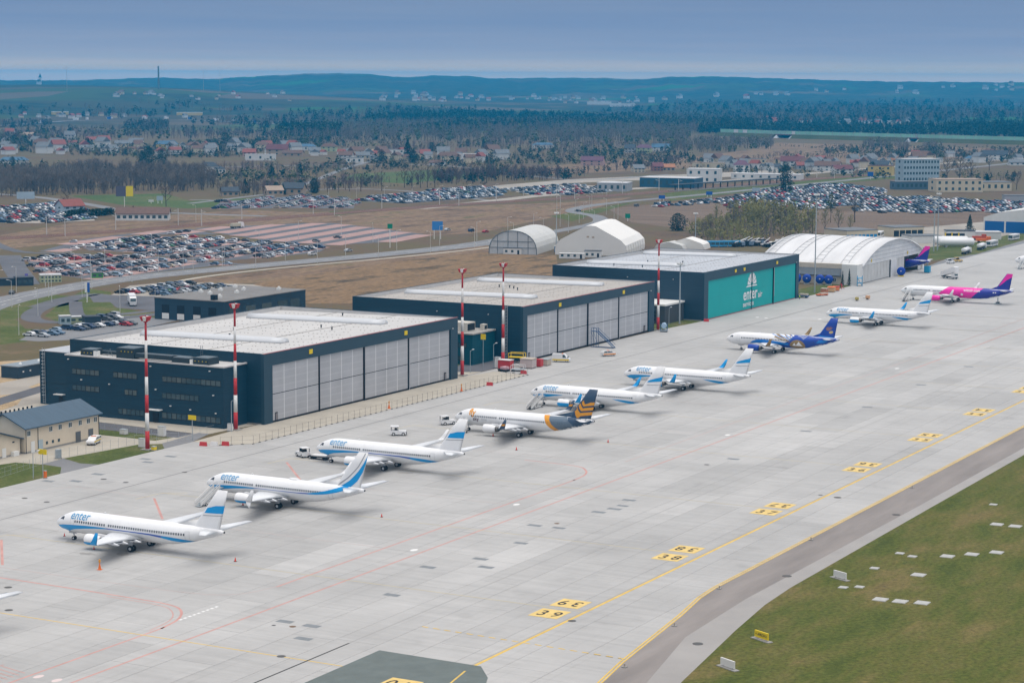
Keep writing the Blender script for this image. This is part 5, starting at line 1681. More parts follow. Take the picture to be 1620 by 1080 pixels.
# grey brick annex between the second and third hangar
an = empty('grey_annex', (700, 312, 0))
tag(an, 'small grey brick annex with white roof edge before the far dark hangar', 'annex')
mb = MB()
for k in range(8):
 mb.box(-9.0, 7.4, -3, 22, k * .8, k * .8 + .76); mb.box(-8.97, 7.4, -2.97, 22, k * .8 + .76, k * .8 + .8)
mb.build('wall', mat('grey_brick', (0.075, 0.08, 0.085, 1), .8, var=.15, scale=2), an)
mb = MB(); mb.box(-9.4, 7.4, -3.4, 22, 6.4, 7.0); mb.build('roof', LAMPW, an)
for k in range(3):
 mb = MB(); mb.box(-9.06, -9.003, 0.5, 2.2, 1.0 + k * 1.3, 2.0 + k * 1.3); mb.build('window', TRIM, an)

# ------------------------------------------------------------------ arched hangar
ah = empty('arched_hangar', (912, 298.5, 0))
tag(ah, 'old arched hangar with white vaulted roof and sliding grey doors', 'hangar')
AW = mat('weathered_white_metal', (0.66, 0.665, 0.67, 1), .6, var=.10, scale=.2)
AW2 = mat('corrugated_white_roof', (0.66, 0.66, 0.66, 1), .5, var=.08, scale=.15, stretch=(.3, 1.4, 1))
CREAM = mat('cream_render', (0.56, 0.50, 0.40, 1), .85, var=.08, scale=.3)
SLATER = mat('slate_roof', (0.085, 0.10, 0.115, 1), .7, var=.12, scale=.4)
LD = mat('pale_door_sheet', (0.54, 0.535, 0.52, 1), .6, var=.08, scale=.3)
xa, xb, ys_, ye = -42.0, 43.0, 0.0, 47.0


def arch(n=22, r=0.0):
 out = []
 for i in range(n + 1):
  t = i / n
  x = xa - r + (xb - xa + 2 * r) * t
  out.append((x, 7.6 + (8.6 + r) * (1 - (2 * t - 1) ** 2) ** .92))
 return out


A = arch()
mb = MB()
mb.rings([[(x, 0.8, z) for x, z in A] + [(xb, .8, 7.55), (xa, .8, 7.55)], [(x, 1.3, z) for x, z in A] + [(xb, 1.3, 7.55), (xa, 1.3, 7.55)]])
mb.build('gable', AW, ah)
for k in range(4):
 z = 8.9 + k * 1.6
 xs_ = [x for x, zz in arch(200) if zz > z + .3]
 mb = MB(); mb.box(min(xs_), max(xs_), .72, .798, z, z + .1); mb.build('gable_rail', mat('grey_rail', (0.36, 0.38, 0.40, 1), .6), ah)
O = arch(22, .35)
mb = MB(); mb.smooth = True
mb.rings([[(x, y, z) for x, z in O] + [(x, y, z - .35) for x, z in O[::-1]] for y in np.linspace(-.3, ye, 9)])
rf = mb.build('vaulted_roof', AW2, ah)
O2 = arch(22, .42)
for y in (8.5, 20.5, 32.5, 44):
 mb = MB()
 for yy in (y - 1.6, y + 1.6):
  mb.rings([[(x, yy - .12, z) for x, z in O2] + [(x, yy - .12, z + .18) for x, z in O2[::-1]], [(x, yy + .12, z) for x, z in O2] + [(x, yy + .12, z + .18) for x, z in O2[::-1]]])
 for i in range(1, 21):
  x, z = O2[i]
  mb.tube((x, y - 1.6, z + .1), (x, y + 1.6, z + .1), .06, .06, 4)
 mb.build('rooflight_ladder', mat('grey_rooflight', (0.45, 0.455, 0.46, 1), .6), rf)
for q in ((-43.6, -42.0), (43.0, 44.2)):
 mb = MB(); mb.box(q[0], q[1], 2, ye, 0, 8.2); mb.build('side_wall', CREAM, ah)
mb = MB(); mb.box(-48.6, -41.9, 0.2, 7, 0, 8.6); mb.build('corner_block', mat('white_render', (0.66, 0.66, 0.64, 1), .8, var=.05, scale=.3), ah)
mb = MB(); mb.box(-42, -41.2, .2, .7, 0, 7.55); mb.box(-4.0, 3.4, .2, .78, 0, 7.55); mb.box(41, 43, .2, .78, 0, 7.55); mb.build('door_pier', AW, ah)
for a, b, nm in ((-41, -4.2, 'door_leaf'), (3.6, 16.2, 'door_leaf')):
 n = 9 if b - a > 20 else 3
 root = None
 mb = MB(); mb.box(a, b, 1.0, 1.15, .2, 7.5); root = mb.build('sliding_door', LD, ah)
 for k in range(n):
  mb = MB(); w = (b - a) / n
  mb.box(a + k * w + .08, a + (k + 1) * w - .08, .9, .998, .3, 7.4); mb.build('door_leaf', LD, root)
for x in (-4.1, 16.4, 3.5):
 mb = MB(); mb.box(x - .18, x + .18, .5, 1.0, 0.02, 7.54); mb.build('door_post', TRIM, ah)
mb = MB(); mb.box(36.5, 41, 1.0, 1.2, .2, 7.5); mb.build('sliding_door', LD, ah)
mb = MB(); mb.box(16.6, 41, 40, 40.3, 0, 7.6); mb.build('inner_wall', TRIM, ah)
for x, z in ((-29, 8.3), (20, 8.3)):
 mb = MB(); mb.box(x - .4, x + .4, .6, .7, z, z + 1.4); mb.build('stand_sign', YSIGN, ah)
# lean-to along its side
mb = MB(); mb.box(-48.0, -43.7, 7.1, 46, 0, 3.6); ln = mb.build('lean_to', CREAM, ah)
mb = MB(); mb.add([(-48.7, 7.05, 3.5), (-48.7, 46.3, 3.5), (-43.6, 46.3, 6.0), (-43.6, 7.05, 6.0), (-48.7, 7.05, 3.75), (-48.7, 46.3, 3.75), (-43.6, 46.3, 6.25), (-43.6, 7.05, 6.25)], [(0, 1, 2, 3), (4, 7, 6, 5), (0, 4, 5, 1), (1, 5, 6, 2), (2, 6, 7, 3), (3, 7, 4, 0)])
mb.build('lean_to_roof', SLATER, ln)
for k in range(9):
 mb = MB(); yy = 9.5 + k * 4.0
 mb.box(-48.08, -48.003, yy, yy + 1.4, 1.0, 2.7); w = mb.build('window', LAMPW, ln)
 for q in (0.12, .76):
  mb = MB(); mb.box(-48.12, -48.082, yy + q, yy + q + .52, 1.15, 2.55); mb.build('pane', WPANE, w)

# ------------------------------------------------------------------ tents
def tent(label, cx, cy, ang, w, ln, apex, eave, M, arched, parts=True, name='storage_tent'):
 root = empty(name, (cx, cy, 0), ang)
 tag(root, label, 'tent')
 if arched:
  prof = [(-w / 2 + w * .5 * (1 - math.cos(math.pi * i / 16)), 0.01 + apex * math.sin(math.pi * i / 16) ** .75) for i in range(17)]
 else:
  prof = [(-w / 2, 0), (-w / 2 - .1, eave * .5), (-w / 2 + .35, eave), (-w / 2 + w * .08, eave + (apex - eave) * .28), (-w * .07, apex - .25), (0, apex), (w * .07, apex - .25), (w / 2 - w * .08, eave + (apex - eave) * .28), (w / 2 - .35, eave), (w / 2 + .1, eave * .5), (w / 2, 0)]
 mb = MB(); mb.smooth = False
 n = 8 if not arched else 10
 for k in range(n):
  mb.rings([[(ln * (k + t) / n, -y, z) for y, z in [(p[0] * (1 if 0 < t < 1 else 1.004), p[1]) for p in prof]] for t in (0, .5, 1)], cap=False, close=False)
 mb.build('canvas_roof', M, root)
 for gx in (.02, ln):
  mb = MB(); mb.add([(gx, -y, z * .995) for y, z in prof], [tuple(range(len(prof)))])
  mb.build('gable', M if not arched else mat('pvc_gable', (0.50, 0.52, 0.53, 1), .6, var=.08, scale=.4), root)
 if not arched:
  for k in range(1, n):
   mb = MB()
   x = ln * k / n
   for s in (-1, 1):
    mb.add([(x - .9, s * (w / 2 + .12), 0), (x + .9, s * (w / 2 + .12), 0), (x + .25, s * (w / 2 - .2), eave * 1.05), (x - .25, s * (w / 2 - .2), eave * 1.05), (x, s * (w / 2 + 1.0), 0)], [(0, 4, 3), (4, 1, 2), (4, 2, 3)])
   mb.build('guy_flap', mat('canvas_flap', (0.58, 0.57, 0.54, 1), .7), root)
 else:
  mb = MB()
  for y in (-w * .32, -w * .1, w * .1, w * .32):
   z = float(np.interp(y, [p[0] for p in prof], [p[1] for p in prof]))
   mb.tube((-.1, -y, 0), (-.1, -y, z), .12, .12, 5)
  for z in (3.2, 6.2):
   xs = [p[0] for p in prof if p[1] > z]
   mb.tube((-.1, -min(xs), z), (-.1, -max(xs), z), .12, .12, 5)
  for i in range(len(prof) - 1):
   mb.tube((-.1, -prof[i][0], prof[i][1]), (-.1, -prof[i + 1][0], prof[i + 1][1]), .2, .2, 5)
  mb.build('gable_frame', mat('frame_grey', (0.12, 0.14, 0.15, 1), .6), root)
 return root


CANV = mat('white_canvas', (0.74, 0.725, 0.69, 1), .6, var=.03, scale=.15)
CANV_G = mat('grey_canvas', (0.52, 0.52, 0.50, 1), .6, var=.06, scale=.15)
t1 = tent('grey round-topped fabric tent with framed glass gable beside the reed field', 929.5, 497, R(14), 24, 48, 11.4, 0, CANV_G, True)
t2 = tent('large white ridge tent beyond the far dark hangar', 943, 461.5, R(15), 35, 53, 14.4, 5.0, CANV, False)
mb = MB(); mb.box(-.06, -.01, -1.8, -.6, 8.4, 9.2); mb.box(-.06, -.01, .8, 2.0, 8.6, 9.4)
mb.build('vent_patch', mat('tan_patch', (0.45, 0.36, 0.27, 1), .8), t2)
x, y = locate(1085, 394); tent('small pointed white tent beside the large ridge tent', x, y, R(10), 18, 14, 5.4, 2.4, CANV, False)
x, y = locate(1058, 395); tent('low greyish tent between the ridge tent and the small white tent', x, y, R(10), 14, 12, 3.9, 2.0, CANV_G, False)


def cabin(label, x, y, rz, lx, ly, h, M, roofM=None, doors=1, name='site_cabin', wins=2, group=None):
 root = empty(name, (x, y, 0), rz)
 tag(root, label, 'cabin', group)
 mb = MB(); mb.box(-lx / 2, lx / 2, -ly / 2, ly / 2, .1, h); mb.build('wall', M, root)
 mb = MB(); mb.box(-lx / 2 - .15, lx / 2 + .15, -ly / 2 - .15, ly / 2 + .15, h, h + .18); mb.build('roof', roofM or SLATER, root)
 for k in range(wins):
  t = -lx / 2 + lx * (k + .5) / (wins + doors)
  mb = MB(); mb.box(t - .6, t + .6, -ly / 2 - .05, -ly / 2 - .003, 1.0, 2.1); mb.build('window', WPANE, root)
 for k in range(doors):
  t = lx / 2 - lx * (k + .5) / (wins + doors)
  mb = MB(); mb.box(t - .5, t + .5, -ly / 2 - .05, -ly / 2 - .003, .12, 2.1); mb.build('door', TRIM, root)
 return root


WHT = mat('cabin_white', (0.66, 0.66, 0.64, 1), .6, var=.05, scale=.4)
BLU = mat('container_blue', (0.02, 0.14, 0.34, 1), .5)
x, y = locate(938, 407); cabin('white cabin with dark roof against the ridge tent gable', x, y, R(-70), 8, 4, 3.2, WHT)
x, y = locate(812, 402); cabin('white cabin with windows against the grey tent', x, y, R(-76), 9, 4, 3.0, WHT)
x, y = locate(832, 402); cabin('pale blue container beside the cabin at the grey tent', x, y, R(-76), 5, 3, 3.0, mat('pale_blue_box', (0.33, 0.43, 0.48, 1), .6), wins=0)
x, y = locate(884, 399); cabin('small white and blue box by the lamp mast between the tents', x, y, R(-70), 4, 3, 3.0, BLU, LAMPW, wins=1)
x, y = locate(905, 409); cabin('long low white cabin before the ridge tent', x, y, R(-72), 12, 3, 2.4, WHT, WHT, wins=3)

# ------------------------------------------------------------------ cream houses at the left
BLUR = mat('blue_metal_roof', (0.055, 0.095, 0.135, 1), .5, spec=.4, var=.10, scale=.3, stretch=(4, .4, 1))
CREAM2 = mat('pale_cream_render', (0.68, 0.59, 0.46, 1), .85, var=.05, scale=.4)
DGREY = mat('grey_steel_door', (0.13, 0.14, 0.15, 1), .6)


def gable_house(name, label, x0, x1, y0, y1, eave, ridge, along='x'):
 root = empty(name, ((x0 + x1) / 2, (y0 + y1) / 2, 0))
 tag(root, label, 'house')
 hx, hy = (x1 - x0) / 2, (y1 - y0) / 2
 mb = MB()
 if along == 'x':
  mb.prism([(-hy, 0), (hy, 0), (hy, eave), (0, ridge), (-hy, eave)], 'x', -hx, hx)
 else:
  mb.prism([(-hx, 0), (hx, 0), (hx, eave), (0, ridge), (-hx, eave)], 'y', -hy, hy)
 mb.build('wall', CREAM2, root)
 o = .7
 mb = MB()
 k = (ridge - eave)
 if along == 'x':
  e = eave - k / hy * o
  mb.prism([(-hy - o, e + .05), (0, ridge + .05), (hy + o, e + .05), (hy + o, e + .3), (0, ridge + .32), (-hy - o, e + .3)], 'x', -hx - o, hx + o)
 else:
  e = eave - k / hx * o
  mb.prism([(-hx - o, e + .05), (0, ridge + .05), (hx + o, e + .05), (hx + o, e + .3), (0, ridge + .32), (-hx - o, e + .3)], 'y', -hy - o, hy + o)
 mb.build('roof', BLUR, root)
 mb = MB(); mb.box(-hx - .05, hx + .05, -hy - .05, hy + .05, 0, .45); mb.build('plinth', BASE, root)
 return root, hx, hy


hs, hx, hy = gable_house('cream_house', 'long cream two-storey house with blue metal roof beside the apron', 377.4, 403.6, 327.3, 339.5, 5.9, 8.6)
for k, xx in enumerate((-11.9, -4.3, -1.0, 2.6, 6.2, 9.2, 11.8)):
 mb = MB(); mb.box(xx - .62, xx + .62, -hy - .06, -hy - .003, 3.9, 5.25); w = mb.build('window', LAMPW, hs)
 for q in (-.5, .08):
  mb = MB(); mb.box(xx + q, xx + q + .42, -hy - .1, -hy - .063, 4.05, 5.1); mb.build('pane', WPANE, w)
for xx, w_, M in ((-10.6, .65, LAMPW), (-8.0, .85, mat('pale_blue_door', (0.42, 0.50, 0.53, 1), .6)), (5.4, .9, DGREY), (10.0, .85, DGREY)):
 mb = MB(); mb.box(xx - w_, xx + w_, -hy - .1, -hy - .052, .05, 2.6); mb.build('door', M, hs)
for xx in (-5.7, -3.6, -1.5):
 mb = MB(); mb.box(xx - .35, xx + .35, -hy - .06, -hy - .003, 1.2, 1.9); mb.build('vent_window', WPANE, hs)
for xx in (-12.9, -8.8, 13.0):
 mb = MB(); mb.tube((xx, -hy - .1, .1), (xx, -hy - .1, 5.6), .07, .07, 5); mb.build('downpipe', TRIM, hs)
mb = MB()
for k in range(9):
 mb.box(-13 + k * 1.5, -12.6 + k * 1.5, 2.3, 2.5, 8.0, 8.9)
mb.build('snow_fence', TRIM, hs)
hs2, hx, hy = gable_house('cream_house', 'low cream house with blue gable roof at the left edge', 357.0, 376.6, 328.2, 342, 3.6, 6.6, 'y')
for xx, w_ in ((4.4, .65), (-3, .65)):
 mb = MB(); mb.box(xx - w_, xx + w_, -hy - .1, -hy - .052, .05, 2.2); mb.build('door', LAMPW, hs2)
mb = MB(); mb.box(6.6, 8.4, -hy - 1.0, -hy - .06, .05, 1.1); mb.build('meter_box', LAMPW, hs2)
for xx in (7.6, -7.0):
 mb = MB(); mb.box(xx - .35, xx + .35, -hy - .06, -hy - .003, 3.0, 3.3); mb.build('vent_window', TRIM, hs2)

# low dark building on the sand
lb = empty('low_shed', (482, 414, 0))
tag(lb, 'long low dark shed with flat grey roof on the sandy ground', 'shed')
mb = MB(); mb.box(-10.5, 14, -3.2, 3.2, 0, 3.3); mb.build('wall', CLAD2, lb)
mb = MB(); mb.box(-10.7, 14.2, -3.4, 3.4, 3.3, 3.6); mb.build('roof', mat('grey_flat_roof', (0.22, 0.26, 0.29, 1), .7), lb)
for q in (-6, 2):
 mb = MB(); mb.tube((q, 0, 3.6), (q, 0, 4.1), .5, .2, 8); mb.build('roof_vent', LAMPW, lb)
for q in (-8.5, -5.5, 0, 5):
 mb = MB(); mb.box(q - .3, q + .3, -3.26, -3.203, 1.7, 2.1); mb.build('wall_lamp', LAMPW, lb)

# dark depot building behind the first hangar
dp = empty('depot_building', (638, 457, 0))
tag(dp, 'dark flat-roofed depot with tall dock doors behind the nearest hangar', 'depot')
mb = MB()
for k in range(5):
 mb.box(-24, 27, -15, 15, k * 1.5, k * 1.5 + 1.44); mb.box(-23.96, 26.96, -14.96, 14.96, k * 1.5 + 1.44, k * 1.5 + 1.5)
mb.build('wall', CLAD2, dp)
mb = MB(); mb.box(-24.2, 27.2, -15.2, 15.2, 7.5, 7.8); mb.build('roof', mat('dark_grey_roof', (0.19, 0.18, 0.17, 1), .8, var=.1, scale=.15), dp)
for k, v in enumerate((10.2, 3.6, -3.4, -10.0)):
 mb = MB(); mb.box(-24.08, -24.003, v - 1.6, v + 1.6, .3, 5.4); d_ = mb.build('dock_door', TRIM, dp)
 mb = MB(); mb.box(-24.12, -24.082, v - 1.5, v + 1.5, .35, 2.4); mb.build('door_panel', LAMPW if k != 3 else CLAD2, d_)
for a in (-18, -8, 2, 12, 20):
 mb = MB(); mb.box(a - 3, a + 3, -15.06, -15.003, 2.0, 5.0); mb.build('window', WPANE_L if a in (-8, 2) else WPANE, dp)
for a, b in ((-14, -6), (-6, 4), (2, -2), (6, 8), (12, 2), (18, 10), (-2, 11), (20, -8)):
 mb = MB(); mb.box(a - .7, a + .7, b - .6, b + .6, 7.8, 8.7); mb.tube((a, b, 8.7), (a, b, 9.1), .4, .4, 8); mb.build('roof_vent', LAMPW, dp)
mb = MB(); mb.box(-22.5, -20.6, -10, -8.2, 7.8, 9.6); mb.build('roof_hatch', TRIM, dp)

# ------------------------------------------------------------------ light masts
RED = mat('mast_red', (0.46, 0.028, 0.030, 1), .5)
WHT2 = mat('mast_white', (0.70, 0.69, 0.67, 1), .5)
GALV = MATS['galvanised_steel']
GREYP = mat('pole_grey', (0.34, 0.38, 0.40, 1), .5)


def red_mast(label, x, y):
 root = empty('light_mast', (x, y, 0)); tag(root, label, 'light mast', 'red and white light masts')
 n, h = 7, 29.6
 for k in range(n):
  z0, z1 = .25 + (h - .25) * k / n, .25 + (h - .25) * (k + 1) / n
  mb = MB(); mb.smooth = True
  mb.tube((0, 0, z0), (0, 0, z1), .52 - .28 * k / n, .52 - .28 * (k + 1) / n, 12)
  mb.build('pole_band', RED if k % 2 == 0 else WHT2, root)
 mb = MB(); mb.box(-1.2, 1.2, -1.2, 1.2, 0, .25); mb.build('footing', BASE, root)
 mb = MB(); mb.tube((0, 0, h), (0, 0, h + .3), .5, .5, 10); mb.tube((0, 0, h + .3), (0, 0, h + 1.6), .12, .1, 6); mb.build('crown', RED, root)
 for k in range(6):
  a = k * 1.047 + .3
  mb = MB()
  c, s = math.cos(a), math.sin(a)
  mb.tube((0, 0, h + .5), (c * .6, s * .6, h + .9), .08, .08, 5)
  mb.taper(c * .7 - .2, c * .7 + .2, s * .7 - .2, s * .7 + .2, h + .3, c * .95 - .34, c * .95 + .34, s * .95 - .34, s * .95 + .34, h + 1.3)
  mb.build('floodlight', RED if k % 3 else LAMPW, root)


red_mast('red and white light mast by the cream house, leftmost of the five', 395.8, 306.9)
red_mast('red and white light mast at the front corner of the office block', 429.0, 305.7)
red_mast('red and white light mast just past the right end of the nearest hangar', 541.1, 305.7)
red_mast('red and white light mast behind the equipment pile, next to the middle hangar', 564.0, 304.7)
red_mast('red and white light mast between the middle and the turquoise-door hangar', 674.0, 303.9)


def grey_mast(label, x, y, h):
 root = empty('light_mast', (x, y, 0)); tag(root, label, 'light mast')
 mb = MB(); mb.tube((0, 0, 0), (0, 0, h), .32, .16, 8); mb.build('pole', GREYP, root)
 mb = MB(); mb.tube((0, 0, h - 1), (0, 0, h - .8), .7, .7, 8); mb.build('ring', GREYP, root)
 for k in range(4):
  a = k * 1.57
  mb = MB(); mb.box(math.cos(a) * .9 - .3, math.cos(a) * .9 + .3, math.sin(a) * .9 - .3, math.sin(a) * .9 + .3, h - .9, h - .2); mb.build('floodlight', LAMPW, root)


grey_mast('tall thin grey mast beside the turquoise-door hangar', 695.4, 305.3, 21.6)
grey_mast('very tall grey mast on the grass before the arched hangar', 826, 303.5, 40.0)
grey_mast('white mast standing between the two tents', 954.7, 486.1, 19.7)
x, y = locate(1100, 388); grey_mast('white mast behind the turquoise-door hangar roof', x, y, 17)
for px, py, h, lab in ((1477, 398, 27, 'lattice-like mast by the white fuel tanks, left of the pair'), (1483, 396, 29, 'taller mast by the white fuel tanks, right of the pair')):
 x, y = locate(px, py); grey_mast(lab, x, y, h)


def small_lamp(label, x, y, h, M=None, name='lamp_post', arm=1.4, rz=0., group=None):
 root = empty(name, (x, y, 0), rz); tag(root, label, 'lamp post', group)
 mb = MB(); mb.tube((0, 0, 0), (0, 0, h), .11, .07, 6); mb.build('post', M or GREYP, root)
 mb = MB(); mb.tube((0, 0, h - .05), (arm, 0, h + .25), .05, .05, 5); mb.build('arm', M or GREYP, root)
 mb = MB(); mb.box(arm - .1, arm + .7, -.16, .16, h + .18, h + .34); mb.build('lamp_head', LAMPW, root)
 return root


small_lamp('short lamp post beside the office block mast', 426.1, 304.9, 7.5)
small_lamp('short lamp post before the teal annex, left of the pair', 547.1, 306.4, 6.5)
small_lamp('short lamp post before the teal annex beside the red cabinet', 560.5, 306.0, 7)
small_lamp('short lamp post before the grey brick annex', 689, 306.5, 6)


def sign_post(label, x, y, h, M=YSIGN, w=1.1, hh=.9, body=None):
 root = empty('sign_post', (x, y, 0)); tag(root, label, 'sign')
 mb = MB(); mb.tube((0, 0, 0), (0, 0, h), .09, .09, 6); mb.build('post', GREYP, root)
 mb = MB(); mb.box(-.07, .07, -w, w, h - .2, h + hh); mb.build('sign_board', M, root)


sign_post('yellow stand sign on a post at the grass corner by the cream house', 357.0, 304.9, 5.2)
sign_post('yellow stand sign on a post before the office block', 411.0, 305.4, 5.2)
sign_post('yellow stand sign on a post before the teal annex', 556.5, 307.3, 9.0, w=.8, hh=1.4)
small_lamp('thin camera post beside the yellow sign at the grass corner', 354.7, 305.6, 5.6)

# ------------------------------------------------------------------ fences
def fence(label, pts, h, step, M, rails=3, name='mesh_fence', foot=True):
 root = empty(name, (pts[0][0], pts[0][1], 0)); tag(root, label, 'fence')
 ox, oy = pts[0]
 pm = MB(); pm.tube((0, 0, 0), (0, 0, h), .032, .032, 5)
 if foot:
  pm.box(-.35, .35, -.12, .12, 0, .14)
 pme = pm.mesh('post', [M])
 rm = MB()
 for (ax, ay), (bx, by) in zip(pts[:-1], pts[1:]):
  L = math.hypot(bx - ax, by - ay); n = max(1, round(L / step))
  for k in range(n):
   link('post', pme, root, (ax - ox + (bx - ax) * k / n, ay - oy + (by - ay) * k / n, .06), math.atan2(by - ay, bx - ax))
  for r in range(rails):
   z = .15 + (h - .2) * r / max(1, rails - 1)
   rm.tube((ax - ox, ay - oy, z), (bx - ox, by - oy, z), .018, .018, 3)
 rm.build('wire', M, root)
 return root


DKF = mat('fence_dark', (0.12, 0.115, 0.105, 1), .6)
fence('mesh fence along the front of the beige hangar forecourt', [(408.6, 295.6), (414.2, 290.2), (551.2, 289.7), (553.8, 300.5)], 2.1, 2.6, DKF)
fence('mesh fence beside the drive of the cream house', [(369.2, 315.9), (376.9, 316.6), (399.8, 313.8), (408.5, 307.5), (421.5, 306.8)], 2.2, 2.5, GALV, foot=False)
fence('mesh fence along the service road left of the office block', [(408.0, 313), (413.0, 330), (408, 352)], 2.0, 3.0, GALV, foot=False)
fence('low mesh fence on the grass at the left edge', [(345, 311.5), (356, 313), (368.8, 315.2)], 2.0, 2.4, GALV, foot=False)

BARR = mat('barrier_red', (0.50, 0.045, 0.045, 1), .5)


def thing_box(name, label, cat, x, y, parts, rz=0., group=None):
 """parts: (part name, box or list of boxes, material)."""
 root = empty(name, (x, y, .06), rz); tag(root, label, cat, group)
 for nm, bxs, M in parts:
  for b in (bxs if isinstance(bxs, list) else [bxs]):
   mb = MB()
   if len(b) == 6:
    mb.box(*b)
   elif len(b) == 7:
    mb.tube((b[0], b[1], b[2]), (b[3], b[4], b[5]), b[6], b[6], 8)
   else:
    mb.taper(*b)
   mb.build(nm, M, root)
 return root


for lab, x, y, M in (('red plastic road barrier left of the forecourt fence corner', 406.3, 298.8, BARR), ('white plastic road barrier between the two red ones at the forecourt corner', 407.8, 296.8, WHT2), ('red plastic road barrier at the forecourt fence corner', 409.2, 294.6, BARR), ('red plastic barrier at the far end of the forecourt fence', 553.2, 292.0, BARR), ('red barrier at the corner of the turquoise-door hangar', 706.2, 299.7, BARR), ('small red barrier lying along the forecourt fence', 527, 288.9, BARR)):
 thing_box('road_barrier', lab, 'barrier', x, y, [('block', (-.3, .3, -.9, .9, 0, -.12, .12, -.85, .85, .95), M), ('foot', [(-.32, .32, -.95, -.5, 0, .1), (-.32, .32, .5, .95, 0, .1)], M)], rz=.2)
ORG = mat('cone_orange', (0.75, 0.16, 0.02, 1), .5)
for k, (lab, x, y, s) in enumerate((('orange marker with flashing lamp before the nearest airliner', 293.5, 238.4, 1.5), ('red cone behind the tail of the nearest airliner', 310.4, 221.6, .9), ('red cone off the nose of the nearest airliner', 312.2, 261.8, .7), ('red cone by the engine of the nearest airliner', 305.9, 249.7, .7), ('red cone by the engine of the second airliner', 353.0, 250.0, .8), ('red cone behind the tail of the second airliner', 356.6, 219.5, .8), ('red cone by the wing of the third airliner', 399.7, 252, .8), ('red cone by the engine of the golden-winged airliner', 452.0, 246.8, .9), ('red cone behind the tail of the golden-winged airliner', 457.7, 218.9, .9), ('red cone on the open apron before the golden-winged airliner', 437.5, 232.7, .9), ('orange marker on the forecourt beside the fence', 477, 291.3, 1.6), ('orange marker at the middle of the forecourt fence', 514, 290.6, 1.6))):
 root = thing_box('marker_cone' if s < 1.2 else 'marker_post', lab, 'cone', x, y, [('base', (-.25 * s, .25 * s, -.25 * s, .25 * s, 0, .06), TYRE if s < 1.2 else ORG)])
 mb = MB(); mb.tube((0, 0, .06), (0, 0, .85 * s), .2 * s, .04, 10); mb.build('cone', ORG if s > 1.2 else mat('cone_red', (0.70, 0.06, 0.03, 1), .5), root)
 if s > 1.2:
  mb = MB(); mb.tube((0, 0, .85 * s), (0, 0, 1.2 * s), .17, .17, 8); mb.build('lamp', mat('amber_lamp', (0.7, 0.3, 0.02, 1), .4), root)
for lab, x, y, sx, sy, h, M in (('white steel cabinet at the foot of the leftmost mast', 397.9, 310.0, .5, .8, 2.0, WHT2), ('white cabinet on the verge before the office block', 412.4, 315.4, .5, .9, 2.4, WHT2), ('small white cabinet on the verge beside the service road', 410.2, 325.1, .6, .8, 1.2, WHT2), ('yellow hydrant ball at the foot of the leftmost mast', 395.6, 304.9, .45, .45, .9, YSIGN), ('orange hydrant post at the grass corner', 356.2, 303.6, .25, .25, 1.6, ORG), ('white cabinet beside the office block mast', 426.8, 305.8, .35, .6, 1.8, WHT2), ('grey gate cabinet at the drive of the cream house', 376.5, 317.0, .5, .5, 2.0, GREYP)):
 r_ = thing_box('utility_cabinet', lab, 'cabinet', x, y, [('plinth', (-sx - .1, sx + .1, -sy - .1, sy + .1, 0, .15), BASE), ('casing', (-sx, sx, -sy, sy, .15, h), M), ('lid', (-sx - .04, sx + .04, -sy - .04, sy + .04, h, h + .06), GREYP)])

# ------------------------------------------------------------------ airfield signs and slabs in the grass
for lab, x, y, M, txt in (('white blank airfield sign board farthest from the camera on the grass', 350.5, 123.0, WHT2, ''), ('yellow airfield sign with black lettering on the grass', 305.5, 119.6, YSIGN, '= APRON I'), ('white blank airfield sign board nearest the camera on the grass', 288.1, 118.0, WHT2, '')):
 root = empty('airfield_sign', (x, y, .02), R(-28)); tag(root, lab, 'sign')
 mb = MB(); mb.box(-.5, .5, -2.1, 2.1, 0, .12); mb.build('base_slab', BASE, root)
 mb = MB(); mb.box(-.12, .12, -1.55, 1.55, .3, 1.35); mb.build('board', M, root)
 for s in (-1.1, 1.1):
  mb = MB(); mb.tube((0, s, .1), (0, s, .3), .06, .06, 6); mb.build('leg', GREYP, root)
 if txt:
  vs, fs, w = text_tris(txt, .62, .015)
  k = 2.7 / w
  mb = MB(); mb.add([(-.126, 1.35 - a * k, .62 + b) for a, b in vs], fs); mb.build('lettering', P_BLK, root)
for k, (x, y) in enumerate([(344.8, 120.4), (346.5, 118.1), (339.7, 112.1), (340.0, 108.8), (340.8, 105.3), (361.4, 120.5), (360.2, 112.1), (377.2, 112.1), (381.0, 108.7), (384.8, 105.2), (409.6, 112.1), (409.6, 108.5), (375.3, 120.4), (373.9, 117.6), (428.7, 118.2)]):
 s = 1.0 if k in (2, 3, 4, 6, 7, 8, 9, 10, 11) else .65
 mb = MB(); mb.taper(-1.15 * s, 1.15 * s, -1.15 * s, 1.15 * s, 0, -1.1 * s, 1.1 * s, -1.1 * s, 1.1 * s, .12)
 o = mb.build('concrete_slab_cover', mat('slab_grey', (0.40, 0.40, 0.385, 1), .8, var=.08, scale=1), loc=(x, y, .015))
 where = ('in the row of three nearest the camera' if k in (2, 3, 4) else 'in the middle row of three' if k in (7, 8, 9) else 'in the farthest pair' if k in (10, 11) else 'among the small ones near the taxiway shoulder' if s < 1 else 'lying alone in the grass')
 one = {2: 'left', 3: 'middle', 4: 'right', 7: 'left', 8: 'middle', 9: 'right', 10: 'left', 11: 'right', 0: 'first', 1: 'second', 5: 'third', 13: 'fourth', 12: 'fifth', 14: 'sixth'}.get(k)
 tag(o, 'concrete slab in the grass, %s%s' % (one + ' one ' if one else '', where), 'slab', 'slabs in the grass ' + where)
